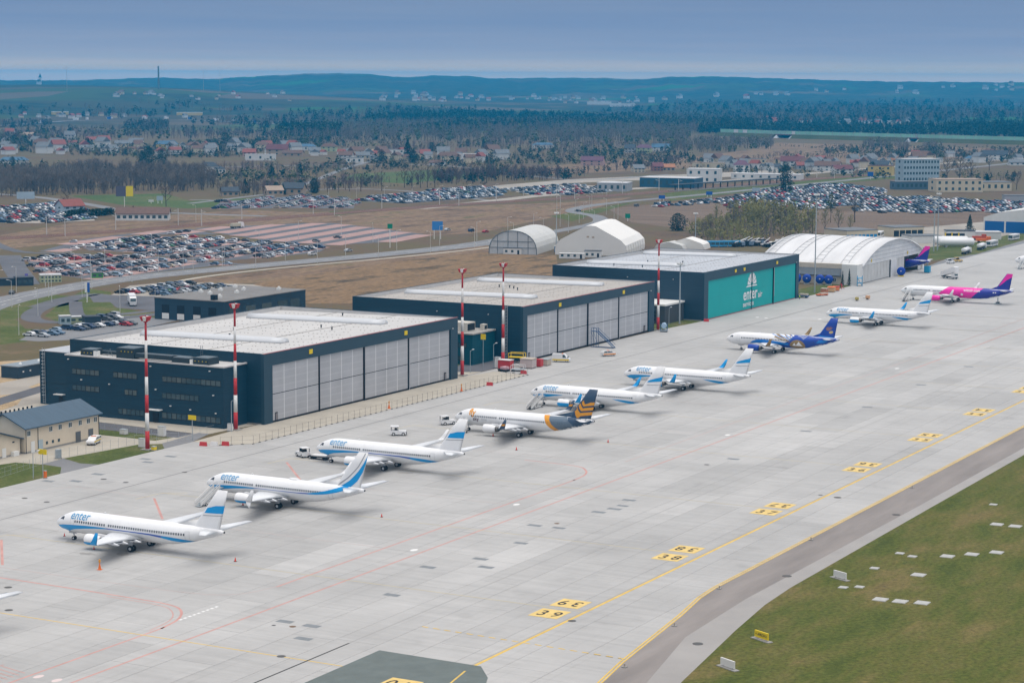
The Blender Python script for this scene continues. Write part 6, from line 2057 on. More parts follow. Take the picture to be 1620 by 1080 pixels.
for k, (px, py) in enumerate([(1283, 854), (1138, 931), (988, 1055), (1067, 990), (1443, 772)]):
 x, y = locate(px, py)
 root = thing_box('edge_light', 'small taxiway edge light on the brown shoulder, %s from the camera' % ('fourth', 'third', 'first', 'second', 'fifth')[k], 'light', x, y, [('base', (-.35, .35, -.35, .35, 0, .08), BASE), ('lamp', (0, 0, .08, 0, 0, .5, .12), mat('bluish_lamp', (0.35, 0.3, 0.25, 1), .4))], group='taxiway edge lights on the shoulder')

# ------------------------------------------------------------------ ground vehicles
def wheels(root, pts, r, w=.26, M=TYRE):
 mb = MB(); mb.tube((0, -w / 2, 0), (0, w / 2, 0), r, r, 12, 0); mb.tube((0, -w / 2 - .012, 0), (0, w / 2 + .012, 0), r * .55, r * .55, 10, 1)
 me = mb.mesh('wheel', [M, HUB])
 for x, y in pts:
  link('wheel', me, root, (x, y, r))


def vehicle(name, label, cat, x, y, rz, L, Wd, body, win, M, r=.36, wx=None, extra=(), group=None, gm=None):
 root = empty(name, (x, y, .06), rz); tag(root, label, cat, group)
 mb = MB(); mb.prism(body, 'y', -Wd / 2, Wd / 2); mb.build('body', M, root)
 for k, wp in enumerate(win):
  mb = MB(); mb.prism(wp, 'y', -Wd / 2 - .015, Wd / 2 + .015); mb.build('glazing', gm or WPANE, root)
 wx = wx or (-L * .3, L * .32)
 wheels(root, [(a, s * (Wd / 2 - .12)) for a in wx for s in (-1, 1)], r)
 for nm, b, EM in extra:
  mb = MB(); mb.box(*b) if len(b) == 6 else mb.tube(b[:3], b[3:6], b[6], b[6], 6); mb.build(nm, EM, root)
 return root


VWHITE = mat('vehicle_white', (0.72, 0.72, 0.72, 1), .35, spec=.5)
VYEL = mat('vehicle_yellow', (0.72, 0.50, 0.02, 1), .35, spec=.5)
VDK = mat('vehicle_black', (0.02, 0.021, 0.023, 1), .5)
SUVB = [(-2.3, .35), (2.25, .35), (2.35, .75), (2.2, 1.0), (1.25, 1.12), (.65, 1.62), (-1.95, 1.68), (-2.3, 1.1)]
SUVW = [[(.98, 1.12), (.62, 1.55), (.42, 1.58), (.42, 1.12)], [(.3, 1.12), (.3, 1.58), (-.7, 1.6), (-.7, 1.12)], [(-.85, 1.12), (-.85, 1.6), (-1.85, 1.6), (-2.1, 1.12)]]
VANB = [(-2.7, .35), (2.6, .35), (2.72, .8), (2.6, 1.15), (1.85, 1.4), (1.15, 2.35), (.8, 2.5), (-2.65, 2.5)]
VANW = [[(1.72, 1.42), (1.1, 2.3), (.55, 2.3), (.55, 1.42)]]
PICKB = [(-2.6, .45), (2.5, .45), (2.6, .85), (2.45, 1.12), (1.3, 1.2), (.7, 1.75), (-.9, 1.78), (-1.05, 1.7), (-2.55, 1.72), (-2.65, .95)]
PICKW = [[(1.1, 1.2), (.65, 1.68), (.4, 1.7), (.4, 1.2)], [(.3, 1.2), (.3, 1.7), (-.8, 1.7), (-.8, 1.2)], [(-1.15, 1.2), (-1.15, 1.62), (-2.4, 1.62), (-2.45, 1.2)]]
vehicle('service_van', 'white and yellow service van parked before the middle hangar doors', 'van', 582.6, 294.6, R(-75), 5.4, 2.05, VANB, VANW, VWHITE, .36, extra=[('stripe', (-2.6, 2.5, -1.04, 1.04, .5, .95), VYEL), ('windscreen', (2.0, 2.16, -.85, .85, 1.35, 1.75), WPANE), ('light_bar', (.2, .5, -.7, .7, 2.5, 2.62), ORG)])
vehicle('service_car', 'white and orange estate car on the apron before the middle hangar', 'car', 602.6, 288.4, R(-35), 4.6, 1.85, SUVB, SUVW, VWHITE, .36, extra=[('stripe', (-2.2, 2.1, -.94, .94, .5, .85), mat('stripe_orange', (0.75, 0.25, 0.02, 1), .4)), ('light_bar', (-.3, 0, -.6, .6, 1.68, 1.8), ORG)])
vehicle('pickup_truck', 'white and yellow pickup truck beside the cream house', 'pickup', 395.8, 322.6, R(200), 5.2, 1.95, PICKB, PICKW, VWHITE, .42, wx=(-1.55, 1.7), extra=[('stripe', (-2.4, 2.3, -.99, .99, .7, 1.0), VYEL), ('light_bar', (-.2, .1, -.6, .6, 1.78, 1.9), ORG)])
TUGB = [(-1.9, .4), (1.9, .4), (1.9, 1.15), (.2, 1.2), (.2, 1.3), (-1.9, 1.3)]


def tug(label, x, y, rz, cab=True, M=None):
 root = vehicle('tow_tractor', label, 'tow tractor', x, y, rz, 3.8, 1.9, TUGB, [], M or VWHITE, .42, extra=[('bumper', (1.88, 2.05, -.95, .95, .35, .8), VDK), ('seat', (-.9, -.3, -.6, .6, 1.3, 1.75), VDK)])
 for a in (-1.7, -.1):
  for s in (-.8, .8):
   mb = MB(); mb.box(a - .06, a + .06, s - .06, s + .06, 1.2, 2.15); mb.build('cab_pillar', VDK, root)
 mb = MB(); mb.box(-1.85, .1, -.92, .92, 2.15, 2.3); mb.build('cab_roof', M or VWHITE, root)
 mb = MB(); mb.box(-.06, -.02, -.74, .74, 1.35, 2.1); mb.build('windscreen', WPANE, root)


tug('white tow tractor standing before the third airliner', 405.6, 270.6, R(60))
tug('white tow tractor alone on the apron before the golden-winged airliner', 441.8, 267.2, R(-60))
tug('white tow tractor at the nose of the golden-winged airliner', 461.8, 265.0, R(-35))
tug('white low tow tractor on the far apron by the hangar road', 990, 297, R(-40))
tug('yellowish tow tractor behind the white one on the far apron', 999, 296, R(-40), M=mat('tug_yellow', (0.6, 0.42, 0.15, 1), .5))
thing_box('tow_bar_cart', 'low dark tow cart under the nose of the third airliner', 'cart', 405.0, 265.6, [('deck', (-1.0, 1.0, -2.6, 2.6, .5, .75), VDK), ('load', (-.9, .9, -2.0, 1.8, .75, 1.0), WHT2), ('drawbar', (0, 2.6, .5, 0, 4.2, .4, .06), ORG), ('axle', [(-1, -1.6, .35, 1, -1.6, .35, .35), (-1, 1.6, .35, 1, 1.6, .35, .35)], TYRE)])


def stairs(label, x, y, side=-1, top=2.7, M=WHT2, dark=None, rz=0.):
 """Passenger stairs standing on the near side: top step at local x=0, running out along -x."""
 root = empty('boarding_stairs', (x, y, .06), rz); tag(root, label, 'boarding stairs')
 n = 12; L = 6.6
 for k in range(n):
  mb = MB(); a = -L * (k + 1) / n - 1.2; z = top * (1 - (k + 1) / (n + .5))
  mb.box(a, a + L / n + .06, -.65, .65, z, z + .1); mb.build('step', dark or GREYP, root)
 for s in (-.75, .75):
  mb = MB()
  mb.add([(-1.2, s - .04, top + .1), (-1.2 - L, s - .04, .25), (-1.2 - L, s - .04, .9), (-1.2, s - .04, top + .9), (-1.2, s + .04, top + .1), (-1.2 - L, s + .04, .25), (-1.2 - L, s + .04, .9), (-1.2, s + .04, top + .9)], [(0, 1, 2, 3), (7, 6, 5, 4), (0, 4, 5, 1), (1, 5, 6, 2), (2, 6, 7, 3), (3, 7, 4, 0)])
  mb.build('side_panel', M, root)
  mb = MB(); mb.tube((-1.2, s, top + 1.3), (-1.2 - L, s, 1.2), .05, .05, 5); mb.tube((0, s, top + 1.3), (-1.2, s, top + 1.3), .05, .05, 5)
  for t in (0, .25, .5, .75, 1):
   mb.tube((-1.2 - L * t, s, top * (1 - t) + .3), (-1.2 - L * t, s, top * (1 - t) + 1.2), .035, .035, 4)
  mb.build('handrail', M, root)
 mb = MB(); mb.box(-1.25, 0, -.8, .8, top + .02, top + .14); mb.build('platform', GREYP, root)
 mb = MB()
 for s in (-.7, .7):
  mb.tube((-1.1, s, top), (-1.6, s, .45), .07, .07, 5); mb.tube((-1.6, s, .45), (-6.5, s, .45), .09, .09, 5); mb.tube((-4.6, s, .45), (-3.2, s, top * .55), .06, .06, 5)
 mb.build('chassis', M, root)
 wheels(root, [(a, s) for a in (-1.7, -6.0) for s in (-.75, .75)], .3, .2)


stairs('white boarding stairs at the nose of the second airliner', 354.6, 256.6)
stairs('white boarding stairs at the nose of the golden-winged airliner', 454.8, 255.4)
stairs('white boarding stairs at the nose of the airliner beyond the golden-winged one', 500.7, 258.6, dark=VDK)
stairs('dark boarding stairs at the nose of the magenta airliner', 816.8, 260.8, dark=VDK)
stairs('white boarding stairs at the right edge of the picture', 982.8, 260.6)
# covered passenger stairs truck
cs = empty('covered_stairs', (914.5, 274.5, .06), R(-120)); tag(cs, 'white covered boarding stairs truck alone on the far apron', 'boarding stairs')
mb = MB(); mb.prism([(-4.6, .8), (-4.2, .8), (3.2, 3.0), (4.4, 3.0), (4.4, 5.2), (3.2, 5.4), (-4.4, 2.6)], 'y', -1.2, 1.2); mb.build('covered_flight', VWHITE, cs)
mb = MB(); mb.box(-4.2, 4.2, -1.1, 1.1, .55, .85); mb.build('chassis', VDK, cs)
mb = MB(); mb.box(2.2, 4.0, -1.1, 1.1, .86, 2.4); mb.build('cab', VWHITE, cs)
mb = MB(); mb.box(4.0, 4.04, -.9, .9, 1.5, 2.2); mb.build('windscreen', WPANE, cs)
wheels(cs, [(a, s) for a in (-2.6, 3.0) for s in (-1.05, 1.05)], .45)

# blue maintenance steps before the middle hangar
BST = mat('steps_blue', (0.025, 0.085, 0.20, 1), .5)
ms = empty('maintenance_steps', (620.6, 299.8, .06), R(90)); tag(ms, 'tall blue maintenance steps at the doors of the middle hangar', 'steps')
for k in range(14):
 mb = MB(); mb.box(-4.8 + k * .42, -4.8 + k * .42 + .4, -.7, .7, .3 + k * .34, .38 + k * .34); mb.build('step', BST, ms)
for s in (-.75, .75):
 mb = MB(); mb.tube((-4.9, s, .1), (1.2, s, 5.1), .09, .09, 5); mb.tube((-4.9, s, 1.1), (1.2, s, 6.1), .06, .06, 5); mb.tube((1.2, s, 0), (1.2, s, 6.1), .08, .08, 5); mb.tube((3.0, s, 0), (3.0, s, 6.1), .08, .08, 5); mb.tube((1.2, s, 6.1), (3.0, s, 6.1), .06, .06, 5); mb.tube((1.2, s, .4), (3, s, 4.8), .05, .05, 5); mb.tube((-4.9, s, .12), (3, s, .12), .08, .08, 5)
 mb.build('side_frame', BST, ms)
mb = MB(); mb.box(1.1, 3.1, -.8, .8, 5.0, 5.12); mb.build('platform', BST, ms)

# pile of ground equipment at the end of the forecourt
TAN = mat('crate_tan', (0.46, 0.40, 0.33, 1), .8); PLK = mat('crate_pinkgrey', (0.50, 0.42, 0.40, 1), .7)
for nm, lab, cat, x, y, prt, rz in (
 ('equipment_cabinet', 'red equipment cabinet at the foot of the mast by the middle hangar', 'cabinet', 560.4, 301.8, [('casing', (-1.2, 1.2, -2.0, 2.0, .15, 2.6), BARR), ('roof', (-1.3, 1.3, -2.1, 2.1, 2.6, 2.75), WHT2), ('skid', [(-1, 1, -1.8, -1.5, 0, .15), (-1, 1, 1.5, 1.8, 0, .15)], VDK)], 0),
 ('equipment_cabinet', 'tall white cabinet beside the red equipment cabinet', 'cabinet', 560.5, 304.6, [('casing', (-.6, .6, -.7, .7, .1, 3.2), WHT2), ('lid', (-.7, .7, -.8, .8, 3.2, 3.3), GREYP)], 0),
 ('work_platform', 'yellow wheeled work platform among the ground equipment', 'platform', 567.5, 301.8, [('deck', (-1.4, 1.4, -2.4, 2.4, 2.6, 2.75), VYEL), ('leg', [(-1.3, -2.3, 0, -1.3, -2.3, 4.0, .12), (1.3, -2.3, 0, 1.3, -2.3, 4.0, .12), (-1.3, 2.3, 0, -1.3, 2.3, 4.0, .12), (1.3, 2.3, 0, 1.3, 2.3, 4.0, .12)], VYEL), ('rail', [(-1.3, -2.3, 3.9, -1.3, 2.3, 3.9, .1), (1.3, -2.3, 3.9, 1.3, 2.3, 3.9, .1)], VYEL), ('brace', [(-1.3, -2.3, .3, -1.3, 2.3, 2.5, .08), (1.3, 2.3, .3, 1.3, -2.3, 2.5, .08)], VDK)], .2),
 ('equipment_crate', 'large pinkish grey covered crate among the ground equipment', 'crate', 565.2, 296.8, [('casing', (-1.8, 1.8, -1.9, 1.9, .25, 2.7), PLK), ('cover', (-1.9, 1.9, -2.0, 2.0, 2.7, 2.95), TAN), ('skid', [(-1.6, 1.6, -1.7, -1.4, 0, .25), (-1.6, 1.6, 1.4, 1.7, 0, .25)], VDK)], .1),
 ('equipment_crate', 'small red crate beside the pinkish grey crate', 'crate', 569.2, 295.2, [('casing', (-.9, .9, -.9, .9, .2, 2.2), BARR), ('lid', (-.95, .95, -.95, .95, 2.2, 2.3), BARR)], 0),
 ('equipment_crate', 'tan slatted crate at the right end of the equipment pile', 'crate', 573.0, 295.0, [('casing', (-1.4, 1.4, -1.2, 1.2, .2, 1.9), TAN), ('lid', (-1.5, 1.5, -1.3, 1.3, 1.9, 2.0), GREYP)], 0),
 ('baggage_cart', 'open steel cart with white frame in the equipment pile', 'cart', 557.5, 296.2, [('deck', (-1.5, 1.5, -2.0, 2.0, .5, .65), GREYP), ('frame', [(-1.4, -1.9, .6, -1.4, -1.9, 1.8, .08), (1.4, -1.9, .6, 1.4, -1.9, 1.8, .08), (-1.4, 1.9, .6, -1.4, 1.9, 1.8, .08), (1.4, 1.9, .6, 1.4, 1.9, 1.8, .08), (-1.4, -1.9, 1.8, -1.4, 1.9, 1.8, .07), (1.4, -1.9, 1.8, 1.4, 1.9, 1.8, .07)], WHT2), ('axle', [(-1.5, -1.4, .3, 1.5, -1.4, .3, .3), (-1.5, 1.4, .3, 1.5, 1.4, .3, .3)], TYRE)], .3),
 ('baggage_cart', 'grey steel cart nearest the red barrier in the equipment pile', 'cart', 555.2, 299.6, [('deck', (-1.2, 1.2, -1.6, 1.6, .5, .65), VDK), ('load', (-1.0, 1.0, -1.3, .6, .65, 1.4), mat('tarpaulin_pink', (0.52, 0.33, 0.36, 1), .8)), ('axle', [(-1.2, -1, .3, 1.2, -1, .3, .3), (-1.2, 1, .3, 1.2, 1, .3, .3)], TYRE)], -.3),
 ('engine_stand', 'blue and white engine stand at the foot of the mast between the hangars', 'engine stand', 671.2, 300.4, [('base', (-2.2, 2.2, -1.2, 1.2, .3, .5), GREYP), ('frame', [(-2, -1.1, .5, -1, -1.1, 2.6, .12), (2, -1.1, .5, 1, -1.1, 2.6, .12), (-2, 1.1, .5, -1, 1.1, 2.6, .12), (2, 1.1, .5, 1, 1.1, 2.6, .12)], BST), ('cover', (-1.6, 0, 2.0, 1.6, 0, 2.0, .9), mat('pale_blue_cover', (0.35, 0.48, 0.62, 1), .7)), ('axle', [(-1.6, -1.2, .25, -1.6, 1.2, .25, .25), (1.6, -1.2, .25, 1.6, 1.2, .25, .25)], TYRE)], .4),
 ('dolly', 'long low blue and grey dolly by the corner of the turquoise-door hangar', 'dolly', 803.8, 300.4, [('deck', (-1.2, 1.2, -2.5, 2.5, .5, .9), BST), ('load', (-1, 1, -2.2, 1.0, .9, 1.6), TAN), ('axle', [(-1.2, -1.8, .3, 1.2, -1.8, .3, .3), (-1.2, 1.8, .3, 1.2, 1.8, .3, .3)], TYRE)], 0),
 ('low_cart', 'long low orange cart on the apron edge before the arched hangar', 'cart', 815.5, 296.5, [('deck', (-2.6, 2.6, -1, 1, .3, .6), ORG), ('load', (-1.2, 2.2, -.8, .8, .6, 1.1), TAN), ('axle', [(-2, -1, .25, -2, 1, .25, .25), (2, -1, .25, 2, 1, .25, .25)], TYRE)], R(-25)),
 ('equipment_crate', 'tan box with orange edge in the equipment group before the arched hangar', 'crate', 832, 298.5, [('casing', (-2.2, 2.2, -1.4, 1.4, .2, 1.9), mat('crate_ochre', (0.55, 0.36, 0.18, 1), .8)), ('lid', (-2.3, 2.3, -1.5, 1.5, 1.9, 2.05), ORG)], .2),
 ('equipment_crate', 'reddish box left of the tan box before the arched hangar', 'crate', 826.5, 299.5, [('casing', (-1.3, 1.3, -1.2, 1.2, .2, 1.7), mat('crate_rust', (0.42, 0.17, 0.09, 1), .8)), ('lid', (-1.4, 1.4, -1.3, 1.3, 1.7, 1.85), TAN)], 0),
 ('equipment_crate', 'bright orange crate at the right of the equipment group', 'crate', 838, 298.6, [('casing', (-1.6, 1.6, -1.2, 1.2, .2, 1.5), mat('crate_orange', (0.70, 0.24, 0.09, 1), .7)), ('lid', (-1.7, 1.7, -1.3, 1.3, 1.5, 1.7), BARR)], .4),
 ('tripod_jack', 'red tripod jack right of the orange crates', 'jack', 845.5, 299.2, [('leg', [(-1.4, -.8, 0, 0, 0, 2.4, .12), (1.4, -.8, 0, 0, 0, 2.4, .12), (0, 1.4, 0, 0, 0, 2.4, .12)], BARR), ('ram', (0, 0, .4, 0, 0, 2.9, .25), VDK)], 0),
 ('steps_unit', 'blue work stand at the front corner of the arched hangar', 'steps', 861.5, 296.8, [('frame', [(-1.5, -1, 0, -1.5, -1, 4.2, .12), (1.5, -1, 0, 1.5, -1, 4.2, .12), (-1.5, 1, 0, -1.5, 1, 4.2, .12), (1.5, 1, 0, 1.5, 1, 4.2, .12), (-1.5, -1, .3, 1.5, 1, 3.2, .1)], mat('stand_blue', (0.06, 0.30, 0.50, 1), .5)), ('deck', (-1.6, 1.6, -1.1, 1.1, 3.2, 3.35), MATS['stand_blue']), ('shelf', (-1.6, 1.6, -1.1, 1.1, 1.2, 1.35), MATS['stand_blue'])], .3),
 ('tail_stand', 'blue box stand under the tail that sticks out of the arched hangar', 'stand', 937, 291.5, [('casing', (-1.2, 1.2, -1.2, 1.2, .2, 3.0), mat('cyan_stand', (0.03, 0.30, 0.50, 1), .5)), ('prop', (0, 0, 3, 0, 0, 4.6, .3), GREYP), ('foot', [(-1.3, -.9, -1.3, -.9, 0, .2), (.9, 1.3, .9, 1.3, 0, .2)], VDK)], 0),
 ('wheel_chock_cart', 'small yellow cart on the apron before the arched hangar, left of the pair', 'cart', 803.5, 277.8, [('body', (-.9, .9, -.7, .7, .3, 1.3), mat('cart_olive', (0.42, 0.34, 0.10, 1), .7)), ('bar', (0, .7, .5, 0, 2.0, .4, .06), VDK), ('axle', (-.9, 0, .3, .9, 0, .3, .3), TYRE)], .3),
 ('wheel_chock_cart', 'small orange cart on the apron before the arched hangar, right of the pair', 'cart', 810.5, 275.8, [('body', (-.8, .8, -.7, .7, .3, 1.5), mat('cart_orange', (0.62, 0.36, 0.20, 1), .7)), ('bar', (0, .7, .5, 0, 2.0, .4, .06), VDK), ('axle', (-.9, 0, .3, .9, 0, .3, .3), TYRE)], 0),
 ('tail_support', 'tail prop on a wheeled base under the rear of the magenta airliner', 'tail support', 818.6, 226.5, [('base', (-1.4, 1.4, -1.2, 1.2, .15, .4), GREYP), ('column', (0, 0, .4, 0, 0, 2.6, .2), GREYP), ('brace', [(-1.2, 0, .4, 0, 0, 1.8, .08), (1.2, 0, .4, 0, 0, 1.8, .08)], GREYP), ('ballast', (-.8, .8, -.6, .6, .4, .9), VDK)], 0)):
 thing_box(nm, lab, cat, x, y, prt, rz)
# round blue engine covers
CB = mat('engine_cover_blue', (0.012, 0.05, 0.34, 1), .6)
for lab, x, y, r in (('round blue engine cover leftmost beside the lean-to', 858.6, 323.5, 1.9), ('round blue engine cover second from left beside the lean-to', 859.0, 319.2, 1.9), ('round blue engine cover third from left beside the lean-to', 859.0, 313.4, 1.9), ('round blue engine cover nearest the cypress beside the lean-to', 859.2, 309.6, 1.9), ('round blue engine cover standing at the sliding doors', 913.0, 295.8, 1.9)):
 root = empty('engine_cover', (x, y, .06), R(15)); tag(root, lab, 'engine cover', 'blue engine covers')
 mb = MB(); mb.smooth = True
 mb.rings([[(dx, q * math.cos(a), r + .35 + q * math.sin(a)) for a in np.linspace(0, 6.283, 18, endpoint=False)] for dx, q in ((-.9, r * .72), (-.6, r * .95), (0, r), (1.2, r * .96), (1.8, r * .7))]); mb.build('drum', CB, root)
 mb = MB(); mb.rings([[(dx, .35 * math.cos(a) * k, r + .5 + .2 * math.sin(a) * k) for a in np.linspace(0, 6.283, 8, endpoint=False)] for dx, k in ((-.92, 1), (-.95, .9))]); mb.build('white_mark', WHT2, root)
 mb = MB(); mb.box(-.9, 1.6, -1.2, 1.2, 0, .4); mb.build('cradle', VYEL if 'sliding' in lab else GREYP, root)
# cypress pair at the lean-to corner comes with the trees

# a worker in a hi-vis jacket at the hangar corner
def person(label, x, y, rz, h, top, trou):
 root = empty('person', (x, y, .056), rz); tag(root, label, 'person')
 k = h / 1.78
 bm = bmesh.new()
 J = dict(pel=(0, 0, .95), sp=(0, 0, 1.2), ch=(0, 0, 1.40), nk=(0, 0, 1.52), hd=(0, .02, 1.66), tp=(0, .01, 1.78), ls=(-.2, 0, 1.42), le=(-.27, -.02, 1.14), lw=(-.27, .08, .9), lh=(-.27, .1, .8), rs=(.2, 0, 1.42), re=(.27, -.02, 1.14), rw=(.27, .08, .9), rh=(.27, .1, .8), lhp=(-.1, 0, .9), lk=(-.12, .03, .5), la=(-.12, -.02, .08), lt=(-.12, .16, .04), rhp=(.1, 0, .9), rk=(.13, .1, .5), ra=(.14, .02, .08), rt=(.14, .2, .04))
 E = [('pel', 'sp'), ('sp', 'ch'), ('ch', 'nk'), ('nk', 'hd'), ('hd', 'tp'), ('ch', 'ls'), ('ls', 'le'), ('le', 'lw'), ('lw', 'lh'), ('ch', 'rs'), ('rs', 're'), ('re', 'rw'), ('rw', 'rh'), ('pel', 'lhp'), ('lhp', 'lk'), ('lk', 'la'), ('la', 'lt'), ('pel', 'rhp'), ('rhp', 'rk'), ('rk', 'ra'), ('ra', 'rt')]
 rad = dict(pel=.15, sp=.14, ch=.16, nk=.06, hd=.105, tp=.07, ls=.075, rs=.075, le=.05, re=.05, lw=.038, rw=.038, lh=.04, rh=.04, lhp=.1, rhp=.1, lk=.07, rk=.07, la=.05, ra=.05, lt=.045, rt=.045)
 names = list(J)
 me = bpy.data.meshes.new('body')
 me.from_pydata([tuple(c * k for c in J[n]) for n in names], [(names.index(a), names.index(b)) for a, b in E], [])
 o = link('body', me, root)
 md = o.modifiers.new('skin', 'SKIN')
 for i, n in enumerate(names):
  me.skin_vertices[0].data[i].radius = (rad[n] * k, rad[n] * k)
  me.skin_vertices[0].data[i].use_root = (n == 'pel')
 o.modifiers.new('sub', 'SUBSURF').levels = 1
 dg = bpy.context.evaluated_depsgraph_get()
 nm = bpy.data.meshes.new_from_object(o.evaluated_get(dg))
 o.modifiers.clear(); o.data = nm
 nm.materials.clear()
 for M in (trou, top, mat('skin_tone', (0.42, 0.26, 0.19, 1), .6), VDK):
  nm.materials.append(M)
 for p in nm.polygons:
  z = p.center.z / k; x_ = abs(p.center.x) / k
  p.material_index = 2 if (1.53 < z < 1.72 or (z < .86 and x_ > .22)) else (3 if z >= 1.72 or z < .1 else (1 if z > .93 or x_ > .2 else 0))
  p.use_smooth = True


person('person in a hi-vis yellow jacket standing at the corner of the turquoise-door hangar', 797.0, 299.0, R(160), 1.8, mat('hivis_yellow', (0.55, 0.72, 0.05, 1), .6), VDK)

# ------------------------------------------------------------------ parked cars
CARC = {'white': (0.68, 0.68, 0.68), 'silver': (0.42, 0.44, 0.46), 'dark grey': (0.075, 0.085, 0.095), 'black': (0.02, 0.022, 0.026), 'navy': (0.02, 0.045, 0.10), 'steel blue': (0.10, 0.17, 0.25), 'red': (0.36, 0.02, 0.025), 'pale blue': (0.28, 0.36, 0.44), 'green': (0.05, 0.16, 0.07), 'beige': (0.42, 0.37, 0.28)}
CARP = [.11, .14, .24, .17, .11, .12, .06, .04, .01, .02]
HATB = [(-2.05, .3), (2.0, .3), (2.12, .62), (2.0, .85), (1.1, .98), (.45, 1.44), (-1.35, 1.48), (-1.95, 1.05), (-2.12, .8)]
HATW = [(1.0, .98), (.44, 1.46), (-1.36, 1.5), (-1.97, 1.02)]
SEDB = [(-2.35, .3), (2.25, .3), (2.38, .6), (2.25, .82), (1.15, .95), (.5, 1.4), (-1.0, 1.42), (-1.75, 1.0), (-2.35, .92)]
SEDW = [(1.08, .95), (.48, 1.42), (-1.02, 1.44), (-1.72, .98)]
CARK = {'hatchback': (HATB, HATW, 1.76), 'saloon': (SEDB, SEDW, 1.8), 'off-roader': ([(a, b * 1.08) for a, b in SUVB], [(1.15, 1.2), (.62, 1.78), (-1.96, 1.83), (-2.26, 1.2)], 1.86)}
CARGL = glass('car_glass', (0.02, 0.025, 0.03, 1), .1)
CAR_ME = {}


def car_mesh(kind, colour, lod):
 key = (kind, colour, lod)
 if key not in CAR_ME:
  body, win, w = CARK[kind]
  mb = MB()
  mb.prism(body, 'y', -w / 2, w / 2, 0)
  k = .92
  n = len(win)
  lo = [(a, s * (w / 2 + .012), b) for s in (-1, 1) for a, b in win]
  mb.rings([[(a, -w / 2 - .012, b - .03 if b > 1.2 else b) for a, b in win], [(a, w / 2 + .012, b - .03 if b > 1.2 else b) for a, b in win]], 1)
  top = [p for p in win if p[1] > 1.2]
  x1, x0 = top[0][0] - .1, top[1][0] + .1
  mb.box(x0, x1, -w / 2 - .02, w / 2 + .02, top[0][1] - .08, top[0][1] + .03, 0)
  if lod == 0:
   for a in (-1.28, 1.32):
    for s in (-1, 1):
     mb.tube((a, s * (w / 2 - .2), .32), (a, s * (w / 2 + .02), .32), .32, .32, 9, 2)
  else:
   mb.box(-1.6, 1.62, -w / 2 + .1, w / 2 - .1, 0, .31, 2)
  cm = mat('car_' + colour.replace(' ', '_'), CARC[colour] + (1,), .3, .1, spec=.5)
  CAR_ME[key] = mb.mesh('parked_car', [cm, CARGL, TYRE])
 return CAR_ME[key]


cars = []
names_c = list(CARC)
for (x, y, a, occ, lab) in CAR_SLOTS:
 if rng.random() < occ:
  cars.append((math.hypot(x, y), x + rng.normal(0, .12), y + rng.normal(0, .12), a, str(rng.choice(names_c, p=np.array(CARP) / sum(CARP))), str(rng.choice(list(CARK), p=[.4, .33, .27])), lab))
cars.sort()
ORD = ['leftmost', 'second from left', 'third from left', 'fourth from left', 'fifth from left', 'sixth from left', 'seventh from left', 'eighth from left', 'ninth from left']
fam = {}
for q in cars[:290]:
 fam.setdefault(q[4:], []).append(q)
for (c, k, lab), qs in fam.items():
 qs.sort(key=lambda q: -math.atan2(q[2], q[1]))
 for i, (d, x, y, a, *_r) in enumerate(qs):
  o = link('parked_car', car_mesh(k, c, 0), None, (x, y, .06), a)
  one = '%s %s in the %s' % (c, k, lab)
  tag(o, one if len(qs) == 1 or i > 8 else '%s of the %ss in the %s' % (ORD[i], c + ' ' + k, lab), 'car', '%s %ss in the %s' % (c, k, lab))
# the rest of the fleet, too many to list one by one
vv, ff, mi, off = [], [], [], 0
mats_all = [mat('car_' + c.replace(' ', '_'), CARC[c] + (1,), .3, .1, spec=.5) for c in names_c] + [CARGL, TYRE]
cache = {}
for (d, x, y, a, c, k, lab) in cars[290:]:
 if (k, c) not in cache:
  me = car_mesh(k, c, 1)
  V = np.array([v.co[:] for v in me.vertices]); F = [tuple(p.vertices) for p in me.polygons]
  cache[(k, c)] = (V, F, [names_c.index(c) if p.material_index == 0 else len(names_c) + p.material_index - 1 for p in me.polygons])
 V, F, m_ = cache[(k, c)]
 ca, sa = math.cos(a), math.sin(a)
 q = np.stack([V[:, 0] * ca - V[:, 1] * sa + x, V[:, 0] * sa + V[:, 1] * ca + y, V[:, 2] + .05], 1)
 vv.append(q); ff += [tuple(i + off for i in f) for f in F]; mi += m_; off += len(V)
me = bpy.data.meshes.new('far_parked_cars')
me.from_pydata(np.concatenate(vv).tolist(), [], ff)
for M in mats_all:
 me.materials.append(M)
me.polygons.foreach_set('material_index', mi)
tag(link('far_parked_cars', me), 'hundreds of far parked cars filling the car parks behind', 'cars', kind='stuff')
print('cars', len(cars))
# cars under way on the main road
for lab, px, py, a, c, k in (('dark saloon driving on the main road at the far left', 19, 465, R(30), 'dark grey', 'saloon'), ('white off-roader driving on the main road below the pink car park', 494, 404, R(-8), 'white', 'off-roader'), ('silver saloon driving behind the white off-roader', 551, 398, R(-8), 'silver', 'saloon'), ('dark saloon standing alone in the empty pink car park', 534, 377, ROW + 1.57, 'dark grey', 'saloon'), ('pale saloon turning off below the blue billboard', 708, 365, R(-5), 'silver', 'saloon'), ('dark blue off-roader on the slip road', 746, 367, R(-5), 'navy', 'off-roader'), ('red saloon on the slip road', 768, 368, R(-5), 'red', 'saloon'), ('black saloon in the bend of the road', 914, 335, R(60), 'black', 'saloon'), ('dark off-roader at the field car park entrance', 1007, 327, R(0), 'dark grey', 'off-roader')):
 x, y = locate(px, py); o = link('moving_car', car_mesh(k, c, 0), None, (x, y, .06), a); tag(o, lab, 'car')
